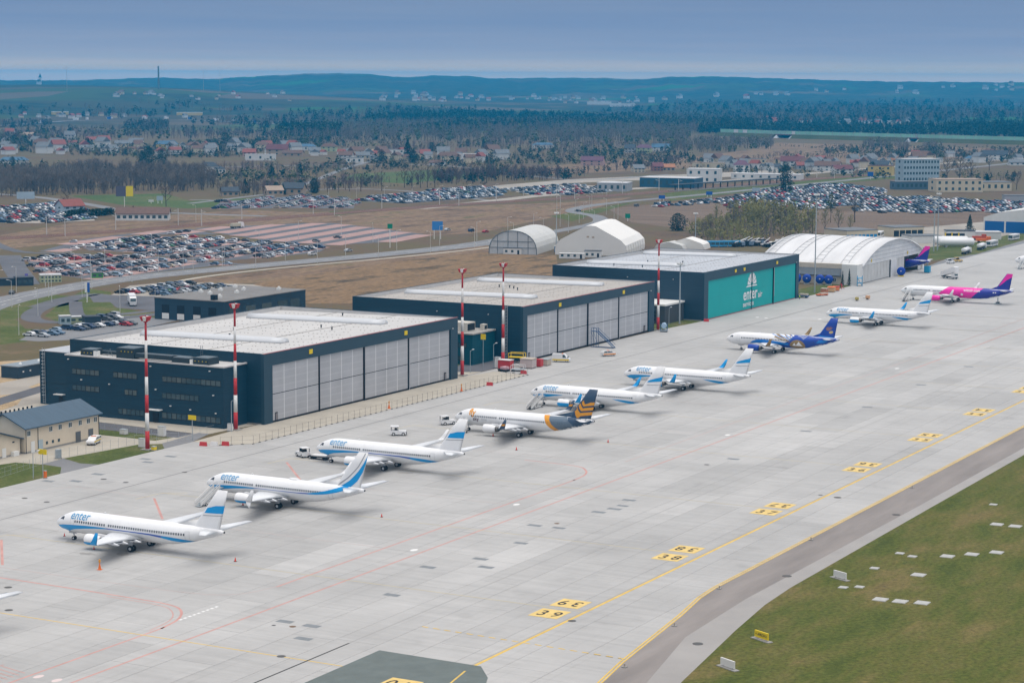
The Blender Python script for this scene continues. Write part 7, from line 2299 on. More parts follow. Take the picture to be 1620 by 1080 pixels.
# lorries
def lorry(label, px, py, a, Mbox, Mcab, L=12.5, h=3.9, name='lorry'):
 x, y = locate(px, py)
 root = empty(name, (x, y, .06), a); tag(root, label, 'lorry')
 mb = MB(); mb.box(-L / 2, L / 2 - 2.6, -1.25, 1.25, 1.1, h); mb.build('box_body', Mbox, root)
 mb = MB(); mb.prism([(L / 2 - 2.4, .5), (L / 2, .5), (L / 2 + .05, 1.7), (L / 2 - .3, 3.0), (L / 2 - .9, 3.4), (L / 2 - 2.4, 3.5)], 'y', -1.22, 1.22); mb.build('cab', Mcab, root)
 mb = MB(); mb.add([(L / 2 + .04, -1.05, 1.75), (L / 2 + .04, 1.05, 1.75), (L / 2 - .24, 1.05, 2.9), (L / 2 - .24, -1.05, 2.9)], [(0, 1, 2, 3)]); mb.build('windscreen', WPANE, root)
 mb = MB(); mb.box(-L / 2, L / 2 - .2, -1.0, 1.0, .6, 1.08); mb.build('chassis', VDK, root)
 wheels(root, [(q, s) for q in (-L / 2 + 1.2, -L / 2 + 2.5, L / 2 - 1.2) for s in (-1.1, 1.1)], .5, .35)


lorry('white articulated lorry parked in the yard by the dark depot', 209, 482, R(-138), VWHITE, VWHITE)
lorry('pale tipper lorry beside the railway above the pink car park', 375, 361, R(-10), mat('tipper_beige', (0.52, 0.48, 0.36, 1), .6), VWHITE, 9, 2.8, 'tipper_lorry')
for lab, x, y, a in (('white fuel tanker lorry at the far apron edge, left of the pair', 1049, 307, R(4)), ('white fuel tanker lorry at the far apron edge, right of the pair', 1081, 308.5, R(4))):
 root = empty('fuel_tanker', (x, y, .06), a); tag(root, lab, 'tanker')
 mb = MB(); mb.smooth = True
 mb.rings([[(xx, 1.25 * k * math.cos(t), 2.2 + 1.05 * k * math.sin(t)) for t in np.linspace(0, 6.283, 14, endpoint=False)] for xx, k in ((-5.6, .8), (-5.4, 1), (4.4, 1), (4.6, .8))]); mb.build('tank', VWHITE, root)
 mb = MB(); mb.prism([(5.0, .5), (7.2, .5), (7.3, 1.6), (7.0, 2.8), (5.0, 3.0)], 'y', -1.2, 1.2); mb.build('cab', VWHITE, root)
 mb = MB(); mb.box(7.2, 7.26, -1, 1, 1.7, 2.5); mb.build('windscreen', WPANE, root)
 mb = MB(); mb.box(-5.6, 6.8, -1, 1, .55, 1.1); mb.build('chassis', VDK, root)
 wheels(root, [(q, s) for q in (-4.2, -2.8, 2.6, 6.0) for s in (-1.05, 1.05)], .5, .35)
def bus(label, x, y, a, L=12, M=None):
 root = empty('airport_bus', (x, y, .06), a); tag(root, label, 'bus')
 mb = MB(); mb.box(-L / 2, L / 2, -1.35, 1.35, .4, 3.1); mb.build('body', M or VWHITE, root)
 for k in range(5):
  for s in (-1, 1):
   mb = MB(); mb.box(-L / 2 + .7 + k * 2.2, -L / 2 + 2.6 + k * 2.2, s * 1.36 - .01, s * 1.36 + .01, 1.2, 2.5); mb.build('window', WPANE, root)
 for s in (-1, 1):
  mb = MB(); mb.box(s * L / 2 - .02, s * L / 2 + .02, -1.15, 1.15, 1.2, 2.6); mb.build('windscreen', WPANE, root)
 wheels(root, [(q, s) for q in (-L * .3, L * .32) for s in (-1.2, 1.2)], .48, .3)


bus('white airport bus at the far apron edge', 1104, 309.5, R(178))
bus('white bus nosing in at the right edge of the far apron', 1155, 312, R(178))
x, y = locate(1392, 375); bus('white bus parked before the blue-door depot', x, y, R(10))
for k, px in enumerate((1126, 1140, 1154)):
 x, y = locate(px, 391 - k * .3); bus('blue and white bus behind the turquoise-door hangar, ' + ('left', 'middle', 'right')[k] + ' of three', x, y, R(-62), 11, mat('bus_blue', (0.05, 0.30, 0.55, 1), .4))

# ------------------------------------------------------------------ trees
BARK = mat('bark', (0.085, 0.062, 0.048, 1), .9, var=.2, scale=.3, world=True)
TWIG = mat('brown_twigs', (0.105, 0.075, 0.060, 1), .9, var=.35, scale=.06, world=True, col2=(0.15, 0.125, 0.105, 1))
TWIG_R = mat('reddish_twigs', (0.095, 0.055, 0.055, 1), .9, var=.3, scale=.06, world=True, col2=(0.12, 0.085, 0.08, 1))
BUD = mat('budding_twigs', (0.16, 0.15, 0.05, 1), .9, var=.3, scale=.12, world=True, col2=(0.27, 0.25, 0.075, 1))
NEEDLE = mat('dark_needles', (0.012, 0.032, 0.022, 1), .9, var=.4, scale=.15, world=True, col2=(0.028, 0.055, 0.032, 1))
LEAF = mat('young_leaves', (0.05, 0.075, 0.026, 1), .9, var=.35, scale=.15, world=True, col2=(0.095, 0.12, 0.04, 1))
LEAFY = mat('yellow_leaves', (0.24, 0.19, 0.03, 1), .9, var=.3, scale=.3, world=True)


def sliver(V, F, p, d, w, rnd):
 """A thin three-sided twig."""
 i = len(V)
 n = Vector((rnd.uniform(-1, 1), rnd.uniform(-1, 1), rnd.uniform(-1, 1)))
 e = d.cross(n)
 if e.length < 1e-4:
  e = Vector((1, 0, 0))
 e.normalize(); g = d.cross(e).normalized()
 V += [p + e * w, p - e * w * .5 + g * w * .8, p - e * w * .5 - g * w * .8, p + d]
 F += [(i, i + 1, i + 3), (i + 1, i + 2, i + 3), (i + 2, i, i + 3)]


def leafpatch(V, F, p, s, rnd):
 i = len(V)
 a = Vector((rnd.gauss(0, 1), rnd.gauss(0, 1), rnd.gauss(0, .7))).normalized()
 b = a.cross(Vector((rnd.gauss(0, 1), rnd.gauss(0, 1), rnd.gauss(0, 1)))).normalized()
 V += [p + a * s, p + b * s * .7, p - a * s * .9, p - b * s * .6]
 F += [(i, i + 1, i + 2), (i, i + 2, i + 3)]


def bare_proto(seed, limbs=9, twigs=6, fine=5, narrow=.5, leaf=0, leafs=.02):
 """Unit-height deciduous tree: (trunk V,F), (crown V,F)."""
 rnd = random.Random(seed)
 T, TF, V, F = [], [], [], []
 top = Vector((rnd.uniform(-.03, .03), rnd.uniform(-.03, .03), .92))
 sliver(T, TF, Vector((0, 0, 0)), top, .020, rnd)
 for k in range(limbs):
  t = .22 + .68 * (k + rnd.random()) / limbs
  a = k * 2.4 + rnd.uniform(-.4, .4)
  L = (.42 - .30 * t) * rnd.uniform(.8, 1.25)
  d = Vector((math.cos(a) * narrow, math.sin(a) * narrow, 1.0 - narrow * .5)).normalized() * L
  p = top * t
  sliver(T, TF, p, d, .009, rnd)
  for j in range(twigs):
   u = .25 + .75 * (j + rnd.random()) / twigs
   q = p + d * u
   dd = (d.normalized() + Vector((rnd.gauss(0, .6), rnd.gauss(0, .6), rnd.gauss(.25, .4)))).normalized() * L * rnd.uniform(.25, .5)
   sliver(V, F, q, dd, .0045, rnd)
   for _ in range(fine):
    q2 = q + dd * rnd.uniform(.2, 1)
    sliver(V, F, q2, (dd.normalized() + Vector((rnd.gauss(0, .7), rnd.gauss(0, .7), rnd.gauss(.2, .5)))).normalized() * L * rnd.uniform(.12, .26), .0030, rnd)
    for _k in range(leaf):
     leafpatch(V, F, q2 + Vector((rnd.gauss(0, .03), rnd.gauss(0, .03), rnd.gauss(0, .03))), leafs * rnd.uniform(.6, 1.3), rnd)
 return (T, TF), (V, F)


def conifer_proto(seed, n=900, spire=True, s=.028):
 rnd = random.Random(seed)
 T, TF, V, F = [], [], [], []
 sliver(T, TF, Vector((0, 0, 0)), Vector((0, 0, .95)), .022, rnd)
 lob = [(rnd.uniform(0, 6.28), rnd.uniform(.2, .95), rnd.uniform(.75, 1.2)) for _ in range(14)]
 for _ in range(n):
  t = rnd.random() ** .8
  z = .06 + .94 * t
  a = rnd.uniform(0, 6.28)
  R_ = (.24 * (1 - t) ** .85 + .008) if spire else .30 * math.sqrt(max(0, 1 - ((z - .48) / .54) ** 2))
  R_ *= 1 + .22 * math.sin(z * 38 + a * 2) + sum(.18 * q for (b, h, q) in lob if abs(h - z) < .1 and abs((a - b + 3.14) % 6.28 - 3.14) < .6)
  r = R_ * (rnd.random() ** .45)
  leafpatch(V, F, Vector((math.cos(a) * r, math.sin(a) * r, z - r * .25)), s * rnd.uniform(.6, 1.4) * (1.2 - .5 * t), rnd)
 return (T, TF), (V, F)


PROTO = {}


def proto(kind, var=0):
 k = (kind, var)
 if k not in PROTO:
  sd_ = hash(kind) % 1 + var * 17 + len(kind)
  if kind == 'bare': p = bare_proto(sd_, 10, 7, 6, .55); ms = (BARK, TWIG)
  elif kind == 'reddish': p = bare_proto(sd_ + 5, 10, 7, 6, .5); ms = (BARK, TWIG_R)
  elif kind == 'budding': p = bare_proto(sd_, 10, 7, 5, .45, 1, .014); ms = (BARK, BUD)
  elif kind == 'leafy': p = bare_proto(sd_, 9, 6, 4, .6, 2, .024); ms = (BARK, LEAF)
  elif kind == 'yellow': p = bare_proto(sd_, 8, 5, 4, .7, 2, .028); ms = (BARK, LEAFY)
  elif kind == 'spruce': p = conifer_proto(sd_, 1500, True); ms = (BARK, NEEDLE)
  else: p = conifer_proto(sd_, 1600, False, .03); ms = (BARK, NEEDLE)
  out = []
  for nm, (V, F), M in (('trunk', p[0], ms[0]), ('crown', p[1], ms[1])):
   me = bpy.data.meshes.new(nm); me.from_pydata([tuple(v) for v in V], [], F); me.materials.append(M); out.append(me)
  PROTO[k] = out
 return PROTO[k]


tv = [0]


def tree(label, kind, x, y, h, wide=1.0, cat='tree', z=0., name=None, group=None):
 tv[0] += 1
 root = empty(name or (kind + '_tree'), (x, y, z), rng.uniform(0, 6.28)); tag(root, label, cat, group)
 for nm, me in zip(('trunk', 'crown'), proto(kind, tv[0] % 3)):
  o = link(nm, me, root); o.scale = (h * wide, h * wide, h)


def tree_px(label, kind, px, py, hpx, wide=1.0, **k):
 x, y = locate(px, py)
 tree(label, kind, x, y, hpx * math.hypot(x, y) / FPX, wide, **k)


tree('dark cypress at the corner of the arched hangar, left of the pair', 'spruce', 859.2, 303.5, 6.4, .42, name='cypress_tree')
tree('dark cypress at the corner of the arched hangar, right of the pair', 'spruce', 860.0, 300.9, 7.2, .42, name='cypress_tree')
tree_px('lone dark pine behind the large white ridge tent', 'pine', 1072, 365, 28, 1.5)
tree_px('tall dark conifer beside the railway station platforms', 'pine', 1243, 304, 42, .8)
tree_px('pointed dark spruce beside the blue-door hangar', 'spruce', 1534, 367, 27, 1.0)
tree_px('large bare tree at the edge of the field car park', 'bare', 1352, 352, 52, 1.1)
tree_px('ivy-clad leaning tree at the field car park', 'leafy', 1314, 352, 50, .6)
for k, (px, py, h, kd) in enumerate([(1285, 372, 40, 'budding'), (1305, 372, 46, 'budding'), (1326, 372, 44, 'budding'), (1345, 374, 36, 'budding')]):
 tree_px('tall yellowish budding willow left of the blue-door depot, ' + ('first', 'second', 'third', 'fourth')[k] + ' from left', kd, px, py, h, .9, name='willow_tree')
tree_px('dark spruce on the plain left of the village, tallest of its clump', 'pine', 236, 264, 31, 1.0)
tree_px('dark conifer at the left of the clump on the plain', 'pine', 225, 260, 22, 1.2)
tree_px('dark conifer at the right of the clump on the plain', 'pine', 256, 261, 24, 1.2)
tree_px('rounded dark tree above the village at the left', 'pine', 357, 228, 18, 1.5)
for k, (px, py, h) in enumerate([(645, 254, 34), (653, 258, 22), (604, 256, 16), (770, 258, 13), (683, 240, 15), (693, 242, 14), (765, 234, 15), (740, 232, 12), (20, 262, 14), (400, 240, 15), (1010, 268, 18), (1380, 272, 16), (1562, 291, 16), (1425, 262, 18), (437, 308, 20), (448, 308, 17), (475, 306, 22), (497, 306, 24), (388, 306, 24), (1170, 274, 12), (1510, 262, 8)]):
 tree_px('dark conifer %s' % ['standing tallest among the village houses', 'beside the tallest village conifer', 'by the white house in the village centre', 'alone at the end of the village', 'left of a pair behind the village', 'right of a pair behind the village', 'before the brown woods, right one', 'before the brown woods, left one', 'behind the blue-roofed house at the left edge', 'in the middle of the left village', 'beside the pink house before the station', 'behind the yellow house by the hotel', 'beside the cream office roof', 'right behind the yellow house by the hotel', 'left of the dark barn at the far pink car park', 'beside the dark barn at the far pink car park', 'right of the dark barn at the far pink car park', 'farthest right of the dark barn', 'among the bare trees left of the dark barn', 'beside the white house near the station', 'behind the hotel'][k], 'pine' if k % 3 else 'spruce', px, py, h, 1.1)
row = [(500, 306, 24), (518, 304, 22), (536, 305, 26), (553, 303, 24), (571, 303, 30), (604, 302, 34), (640, 297, 36), (652, 298, 38), (665, 297, 34), (676, 297, 34), (688, 297, 32), (722, 292, 28), (748, 291, 38), (770, 290, 36)]
for k, (px, py, h) in enumerate(row):
 tree_px('bare brown tree in the row above the long car park, %s from left' % ['first', 'second', 'third', 'fourth', 'fifth', 'sixth', 'seventh', 'eighth', 'ninth', 'tenth', 'eleventh', 'twelfth', 'thirteenth', 'fourteenth'][k], 'reddish' if k % 3 == 0 else 'bare', px, py, h, 1.25, group='bare trees above the long car park')
for k, (px, py, h, lab) in enumerate([(263, 327, 36, 'bare tree beside the long red-roofed inn'), (107, 335, 32, 'bare tree before the red-roofed house at the left'), (1498, 288, 40, 'large bare tree right of the hotel, left of three'), (1518, 290, 42, 'large bare tree right of the hotel, middle of three'), (1536, 288, 36, 'large bare tree right of the hotel, right of three'), (1565, 270, 26, 'bare tree before the dark blue roofed house'), (1608, 300, 30, 'bare tree at the right edge behind the cream office'), (1028, 262, 20, 'bare tree behind the station, left one'), (1060, 262, 18, 'bare tree behind the station, right one'), (1112, 258, 14, 'bare shrub-like tree above the station'), (905, 252, 14, 'bare tree on the straw field')]):
 tree_px(lab, 'bare', px, py, h, 1.4)

# ------------------------------------------------------------------ woods: masses of trees, one object each
def scatter(name, label, pts, kinds, parts, cat='woodland'):
 """pts (x, y, z, h, wide); kinds: light unit-height prototypes ((V, F, mat index) lists)."""
 VV, FF, MI, off = [], [], [], 0
 arr = [(np.array([tuple(v) for v in V]), np.array(F), np.array(m_)) for V, F, m_ in kinds]
 for i, (x, y, z, h, w) in enumerate(pts):
  V, F, m_ = arr[int(rng.integers(len(arr)))]
  a = rng.uniform(0, 6.28); c, s = math.cos(a) * h * w, math.sin(a) * h * w
  VV.append(np.stack([V[:, 0] * c - V[:, 1] * s + x, V[:, 0] * s + V[:, 1] * c + y, V[:, 2] * h + z], 1)); FF.append(F + off); MI.append(m_); off += len(V)
 V, F, MI = np.concatenate(VV), np.concatenate(FF), np.concatenate(MI)
 me = bpy.data.meshes.new(name)
 me.vertices.add(len(V)); me.vertices.foreach_set('co', V.astype(np.float32).ravel())
 me.loops.add(F.size); me.loops.foreach_set('vertex_index', F.astype(np.int32).ravel())
 me.polygons.add(len(F)); me.polygons.foreach_set('loop_start', np.arange(0, F.size, 3, dtype=np.int32)); me.polygons.foreach_set('loop_total', np.full(len(F), 3, np.int32))
 for M in parts:
  me.materials.append(M)
 me.polygons.foreach_set('material_index', MI.astype(np.int32))
 me.update(); me.validate()
 tag(link(name, me), label, cat, kind='stuff')
 return len(F)


def light_bare(seed, n=16, m=0, tw=3):
 rnd = random.Random(seed)
 V, F = [], []
 sliver(V, F, Vector((0, 0, 0)), Vector((rnd.uniform(-.03, .03), rnd.uniform(-.03, .03), .95)), .022, rnd)
 for k in range(n):
  t = rnd.uniform(.2, .85); a = rnd.uniform(0, 6.28); L = rnd.uniform(.16, .34) * (1.25 - t)
  p = Vector((0, 0, t))
  d = Vector((math.cos(a) * .55, math.sin(a) * .55, .75)) * L * 1.5
  sliver(V, F, p, d, .012, rnd)
  for _ in range(tw):
   sliver(V, F, p + d * rnd.uniform(.3, 1), Vector((rnd.gauss(0, .6), rnd.gauss(0, .6), rnd.uniform(.2, 1))).normalized() * L * rnd.uniform(.4, .8), .010, rnd)
 return V, F, [m] * len(F)


def light_crown(seed, spire, m, n=34, s=.15):
 rnd = random.Random(seed)
 V, F = [], []
 sliver(V, F, Vector((0, 0, 0)), Vector((0, 0, .8)), .02, rnd)
 for _ in range(n):
  t = rnd.random(); z = .12 + .85 * t; a = rnd.uniform(0, 6.28)
  R_ = (.22 * (1 - t) + .01) if spire else .27 * math.sqrt(max(0.02, 1 - ((z - .58) / .46) ** 2))
  leafpatch(V, F, Vector((math.cos(a) * R_ * .8, math.sin(a) * R_ * .8, z)), s * rnd.uniform(.5, 1.1) * (1.1 - .5 * t), rnd)
 return V, F, [m] * len(F)


def inside(poly, x, y):
 c = False
 for i in range(len(poly)):
  (x0, y0), (x1, y1) = poly[i], poly[i - 1]
  if (y0 > y) != (y1 > y) and x < (x1 - x0) * (y - y0) / (y1 - y0) + x0:
   c = not c
 return c


def wood_pts(px_poly, area, hmin, hmax, wide=1.0, far=False, cap=5000, band=False):
 poly = [locate_far(*p)[:2] for p in px_poly] if far else PX(*px_poly)
 xs = [p[0] for p in poly]; ys = [p[1] for p in poly]
 n = int(min(cap * 6, (max(xs) - min(xs)) * (max(ys) - min(ys)) / area))
 out = []
 X = rng.uniform(min(xs), max(xs), n); Y = rng.uniform(min(ys), max(ys), n)
 Z = terrain_z(X, Y)
 for x, y, z in zip(X, Y, Z):
  r_ = math.hypot(x, y)
  if band and math.sin(r_ / (r_ * r_ / 42000) + 2.5 * math.sin(math.atan2(y, x) * 17)) + .5 * math.sin(x / 70) < .25:
   continue
  if inside(poly, x, y) and math.sin(x / 31 + 2 * math.sin(y / 47)) + math.sin(y / 23) > -1.3:
   out.append((x, y, z, rng.uniform(hmin, hmax), wide * rng.uniform(.8, 1.25)))
 rng.shuffle(out)
 return [tuple(q) for q in out[:cap]]


LB = [light_bare(i, 11, 0, 2) for i in range(4)]
LBN = [light_bare(i + 9, 22, 0) for i in range(5)]
LC = [light_crown(i, True, 1) for i in range(3)] + [light_crown(i + 5, False, 1) for i in range(2)]
LG = [light_crown(i + 20, False, 2, 30, .13) for i in range(3)]
MIXM = [TWIG, NEEDLE, LEAF]
tot = 0
tot += scatter('bare_woods', 'bare brown birch wood on the plain behind the billboards', wood_pts([(-60, 316), (-60, 286), (80, 284), (150, 276), (330, 282), (345, 300), (230, 308), (100, 308)], 55, 9, 17, 1.1, cap=1500) + wood_pts([(345, 302), (420, 300), (415, 310), (340, 311)], 60, 7, 11, 1.1), LBN, MIXM)
tot += scatter('bare_woods', 'bare reddish thicket behind the long car park', wood_pts([(640, 294), (780, 288), (900, 284), (905, 279), (780, 276), (700, 280)], 60, 7, 12, 1.3, cap=900) + wood_pts([(910, 282), (1010, 270), (1090, 258), (1070, 256), (960, 268), (900, 276)], 160, 5, 9, 1.3, cap=300), LBN + [light_crown(31, False, 1, 30, .14)], [TWIG_R, NEEDLE, LEAF])
tot += scatter('thicket', 'budding willow and reed thicket behind the turquoise-door hangar', wood_pts([(1085, 372), (1120, 352), (1250, 354), (1290, 372), (1250, 384), (1130, 388)], 26, 4, 8, 1.3, cap=900) + wood_pts([(1130, 352), (1200, 344), (1290, 352), (1290, 366), (1190, 362)], 40, 10, 15, 1.0, cap=260), [light_bare(40, 20, 0), light_bare(41, 20, 2), light_crown(42, False, 2, 40, .1)] , [TWIG, NEEDLE, BUD])
tot += scatter('village_gardens', 'bare shrubs and garden trees between the village houses', wood_pts([(-40, 272), (-40, 208), (250, 210), (540, 222), (560, 250), (480, 290), (300, 284), (150, 276)], 170, 4, 10, 1.6, cap=2100, band=True) + wood_pts([(530, 275), (560, 236), (780, 230), (1100, 232), (1100, 262), (800, 276), (640, 284)], 220, 4, 9, 1.6, cap=1700, band=True) + wood_pts([(1090, 276), (1120, 240), (1420, 236), (1640, 236), (1640, 290), (1400, 284)], 220, 4, 8, 1.6, cap=1300, band=True), LB + LB + LC + LG, MIXM)
tot += scatter('bare_woods', 'wide bare wood in the middle distance', wood_pts([(430, 222), (520, 200), (760, 196), (1000, 196), (1230, 202), (1100, 212), (1080, 228), (800, 230), (640, 222), (560, 226)], 190, 11, 18, 1.2, cap=3600) + wood_pts([(1020, 240), (1100, 224), (1225, 226), (1225, 238), (1120, 242)], 120, 9, 14, 1.2, cap=700) + wood_pts([(1360, 240), (1375, 228), (1440, 230), (1436, 241)], 110, 9, 13, 1.2, cap=300) + wood_pts([(1460, 240), (1465, 232), (1490, 232), (1490, 240)], 120, 9, 13, 1.2, cap=120), LB + LB + [light_crown(50, False, 2, 26, .16)], [TWIG, NEEDLE, LEAF])
tot += scatter('conifer_belt', 'dark conifer belts across the plain', wood_pts([(430, 214), (460, 206), (540, 206), (540, 216), (470, 218)], 90, 12, 18, 1.1, cap=500) + wood_pts([(660, 208), (740, 200), (960, 196), (1150, 198), (1160, 206), (960, 204), (760, 208), (640, 214)], 200, 12, 18, 1.2, cap=1500) + wood_pts([(560, 196), (640, 186), (760, 184), (1000, 186), (1000, 192), (760, 192), (620, 202)], 420, 13, 19, 1.3, cap=1500) + wood_pts([(1100, 212), (1140, 198), (1200, 200), (1190, 212)], 160, 13, 18, 1.2, cap=500) + wood_pts([(1490, 216), (1500, 202), (1640, 200), (1640, 220)], 220, 12, 18, 1.2, cap=900) + wood_pts([(1170, 211), (1210, 199), (1500, 200), (1490, 216), (1300, 213)], 330, 8, 14, 1.4, cap=1500), LC, MIXM)
tot += scatter('mixed_woods', 'far mixed woods below the hills', wood_pts([(900, 186), (1200, 178), (1640, 176), (1640, 190), (1400, 196), (1200, 200), (1000, 194)], 520, 13, 19, 1.6, far=True, cap=4500) + wood_pts([(0, 206), (80, 200), (80, 196), (0, 198)], 200, 10, 15, 1.2, cap=300) + wood_pts([(195, 206), (200, 196), (265, 196), (268, 206)], 120, 9, 13, 1.2, cap=400) + wood_pts([(300, 196), (480, 180), (640, 172), (760, 176), (700, 184), (540, 198), (420, 206)], 480, 11, 17, 1.5, far=True, cap=3500) + wood_pts([(120, 184), (150, 178), (205, 180), (200, 190)], 300, 10, 15, 1.3, far=True, cap=500) + wood_pts([(215, 162), (300, 160), (330, 168), (420, 176), (330, 182), (240, 170)], 1100, 10, 15, 1.6, far=True, cap=900) + wood_pts([(1180, 166), (1400, 160), (1640, 162), (1640, 174), (1300, 176), (900, 180)], 1800, 13, 18, 2.2, far=True, cap=2600) + wood_pts([(0, 174), (120, 168), (300, 176), (260, 186), (0, 184)], 1300, 8, 14, 1.8, far=True, cap=1200) + wood_pts([(0, 212), (60, 202), (240, 204), (430, 208), (560, 204), (560, 220), (300, 214), (100, 216)], 420, 5, 11, 1.6, cap=1100), LB + LB + LB + LC, MIXM)
print('wood tris', tot)
tot += scatter('bare_woods', 'bare tree belts and scrub strips across the plain', wood_pts([(380, 303), (470, 292), (560, 286), (640, 290), (560, 300), (430, 309)], 70, 6, 11, 1.3, cap=420) + wood_pts([(560, 246), (620, 232), (800, 228), (1090, 231), (1080, 238), (800, 238), (640, 244)], 190, 6, 11, 1.5, cap=900) + wood_pts([(-40, 226), (0, 214), (300, 208), (440, 212), (440, 219), (200, 220), (60, 224)], 190, 6, 11, 1.5, cap=800) + wood_pts([(1180, 254), (1240, 243), (1480, 243), (1640, 244), (1640, 249), (1480, 250), (1300, 252)], 110, 3, 6, 1.6, cap=800) + wood_pts([(250, 268), (420, 262), (560, 264), (540, 270), (330, 274)], 90, 4, 8, 1.5, cap=420), LB + LB + [light_crown(80, False, 2, 22, .18)], [TWIG_R, NEEDLE, LEAF])
SH = [light_crown(60 + i, False, i % 2, 16, .22) for i in range(4)] + [light_bare(70, 9, 0, 1)]
tot += scatter('shrubland', 'low brown scrub and hedge lines over the plain', wood_pts([(-60, 300), (-60, 206), (400, 206), (800, 226), (1100, 228), (1640, 234), (1640, 262), (1240, 262), (1060, 280), (800, 292), (500, 300)], 150, 1.5, 4.5, 1.3, cap=5600, band=True), SH, [mat('brown_scrub', (0.075, 0.052, 0.04, 1), .9, var=.4, scale=.05, world=True, col2=(0.13, 0.10, 0.06, 1)), mat('green_scrub', (0.045, 0.05, 0.025, 1), .9, var=.4, scale=.05, world=True, col2=(0.09, 0.09, 0.04, 1))])
# dark trimmed hedges by the inn
for lab, a, b in (('clipped dark hedge beside the red-roofed house', (104, 346), (138, 340)), ('clipped dark hedge left of the long inn', (142, 343), (180, 340))):
 p, q = locate(*a), locate(*b)
 V, F = [], []
 rnd = random.Random(3)
 L = math.hypot(q[0] - p[0], q[1] - p[1])
 for _ in range(700):
  t = rnd.random()
  leafpatch(V, F, Vector(((q[0] - p[0]) * t + rnd.uniform(-1, 1), (q[1] - p[1]) * t + rnd.uniform(-1, 1), rnd.uniform(.2, 4.4))), .7, rnd)
 me = bpy.data.meshes.new('hedge'); me.from_pydata([tuple(v) for v in V], [], F); me.materials.append(NEEDLE)
 o = link('hedge', me, None, (p[0], p[1], 0)); tag(o, lab, 'hedge')

# ------------------------------------------------------------------ far buildings
WALLC = {'white': (0.62, 0.62, 0.60), 'cream': (0.56, 0.49, 0.36), 'yellow': (0.55, 0.42, 0.16), 'tan': (0.38, 0.29, 0.21), 'pale green': (0.42, 0.47, 0.28), 'pink': (0.46, 0.30, 0.27), 'brick': (0.30, 0.14, 0.11), 'pale blue': (0.36, 0.44, 0.50), 'grey': (0.36, 0.37, 0.38)}
ROOFC = {'red': (0.22, 0.065, 0.05), 'brown': (0.13, 0.075, 0.055), 'grey': (0.15, 0.16, 0.17), 'dark': (0.045, 0.055, 0.068), 'maroon': (0.13, 0.045, 0.05), 'purple': (0.13, 0.06, 0.09), 'tan': (0.33, 0.25, 0.19), 'blue': (0.07, 0.14, 0.22), 'pale': (0.52, 0.52, 0.52), 'orange': (0.34, 0.15, 0.07)}


def WM(c): return mat('render_' + c.replace(' ', '_'), WALLC[c] + (1,), .85, var=.05, scale=.3)
def RM(c): return mat('roof_' + c, ROOFC[c] + (1,), .7, var=.12, scale=.5)


def block(name, label, px, py, wpx, hpx, depth, wall, roof, kind='gable', cat='house', rz=None, storeys=1, cols=3, group=None, far=False, z0=0., wins=True):
 """A building whose front foot stands at the sighted spot; width and height in sighted pixels."""
 if far:
  x, y, z0 = locate_far(px, py)
 else:
  x, y = locate(px, py)
 d = math.hypot(x, y); k = d / FPX
 W_, H_ = wpx * k, hpx * k
 a = math.atan2(y, x) + math.pi / 2 + (rng.uniform(-.35, .35) if rz is None else rz)      # local +y looks back along the sight line: the front
 root = empty(name, (x, y, z0 - (1.0 if far else 0)), a); tag(root, label, cat, group)
 ev = H_ if kind == 'flat' else H_ * (.56 if kind == 'gable' else .6)
 mb = MB(); mb.box(-W_ / 2, W_ / 2, -depth, 0, 0, ev)
 if kind == 'gable':
  mb.prism([(-depth, ev), (0, ev), (-depth / 2, H_ * .97)], 'x', -W_ / 2 + .02, W_ / 2 - .02)
 mb.build('wall', WM(wall) if isinstance(wall, str) else wall, root)
 mb = MB(); o = .5
 if kind == 'flat':
  mb.box(-W_ / 2 - .15, W_ / 2 + .15, -depth - .15, .15, H_, H_ + .35)
 elif kind == 'gable':
  mb.prism([(-depth - o, ev - .3), (-depth / 2, H_), (o, ev - .3), (o, ev), (-depth / 2, H_ + .35), (-depth - o, ev)], 'x', -W_ / 2 - o, W_ / 2 + o)
 else:
  i = min(W_, depth) * .42
  mb.taper(-W_ / 2 - o, W_ / 2 + o, -depth - o, o, ev, -W_ / 2 + i, W_ / 2 - i, -depth + i, -i, H_)
 r_ = mb.build('roof', RM(roof) if isinstance(roof, str) else roof, root)
 if kind != 'flat' and W_ > 8:
  mb = MB(); mb.box(W_ * .18, W_ * .18 + .8, -depth * .62 - .8, -depth * .62, ev, H_ + 1.0); mb.build('chimney', RM('brown'), r_)
 if wins:
  sh = ev / storeys
  for s in range(storeys):
   for c in range(cols):
    t = -W_ / 2 + W_ * (c + .5) / cols
    mb = MB(); w_ = min(1.0, W_ / cols * .3)
    mb.box(t - w_, t + w_, .005, .05, sh * s + sh * .32, sh * s + sh * .75); mb.build('window', WPANE, root)
  for s in range(storeys):
   mb = MB(); mb.box(W_ / 2 + .005, W_ / 2 + .05, -depth * .6, -depth * .4, sh * s + sh * .32, sh * s + sh * .75); mb.build('window', WPANE, root)
 return root


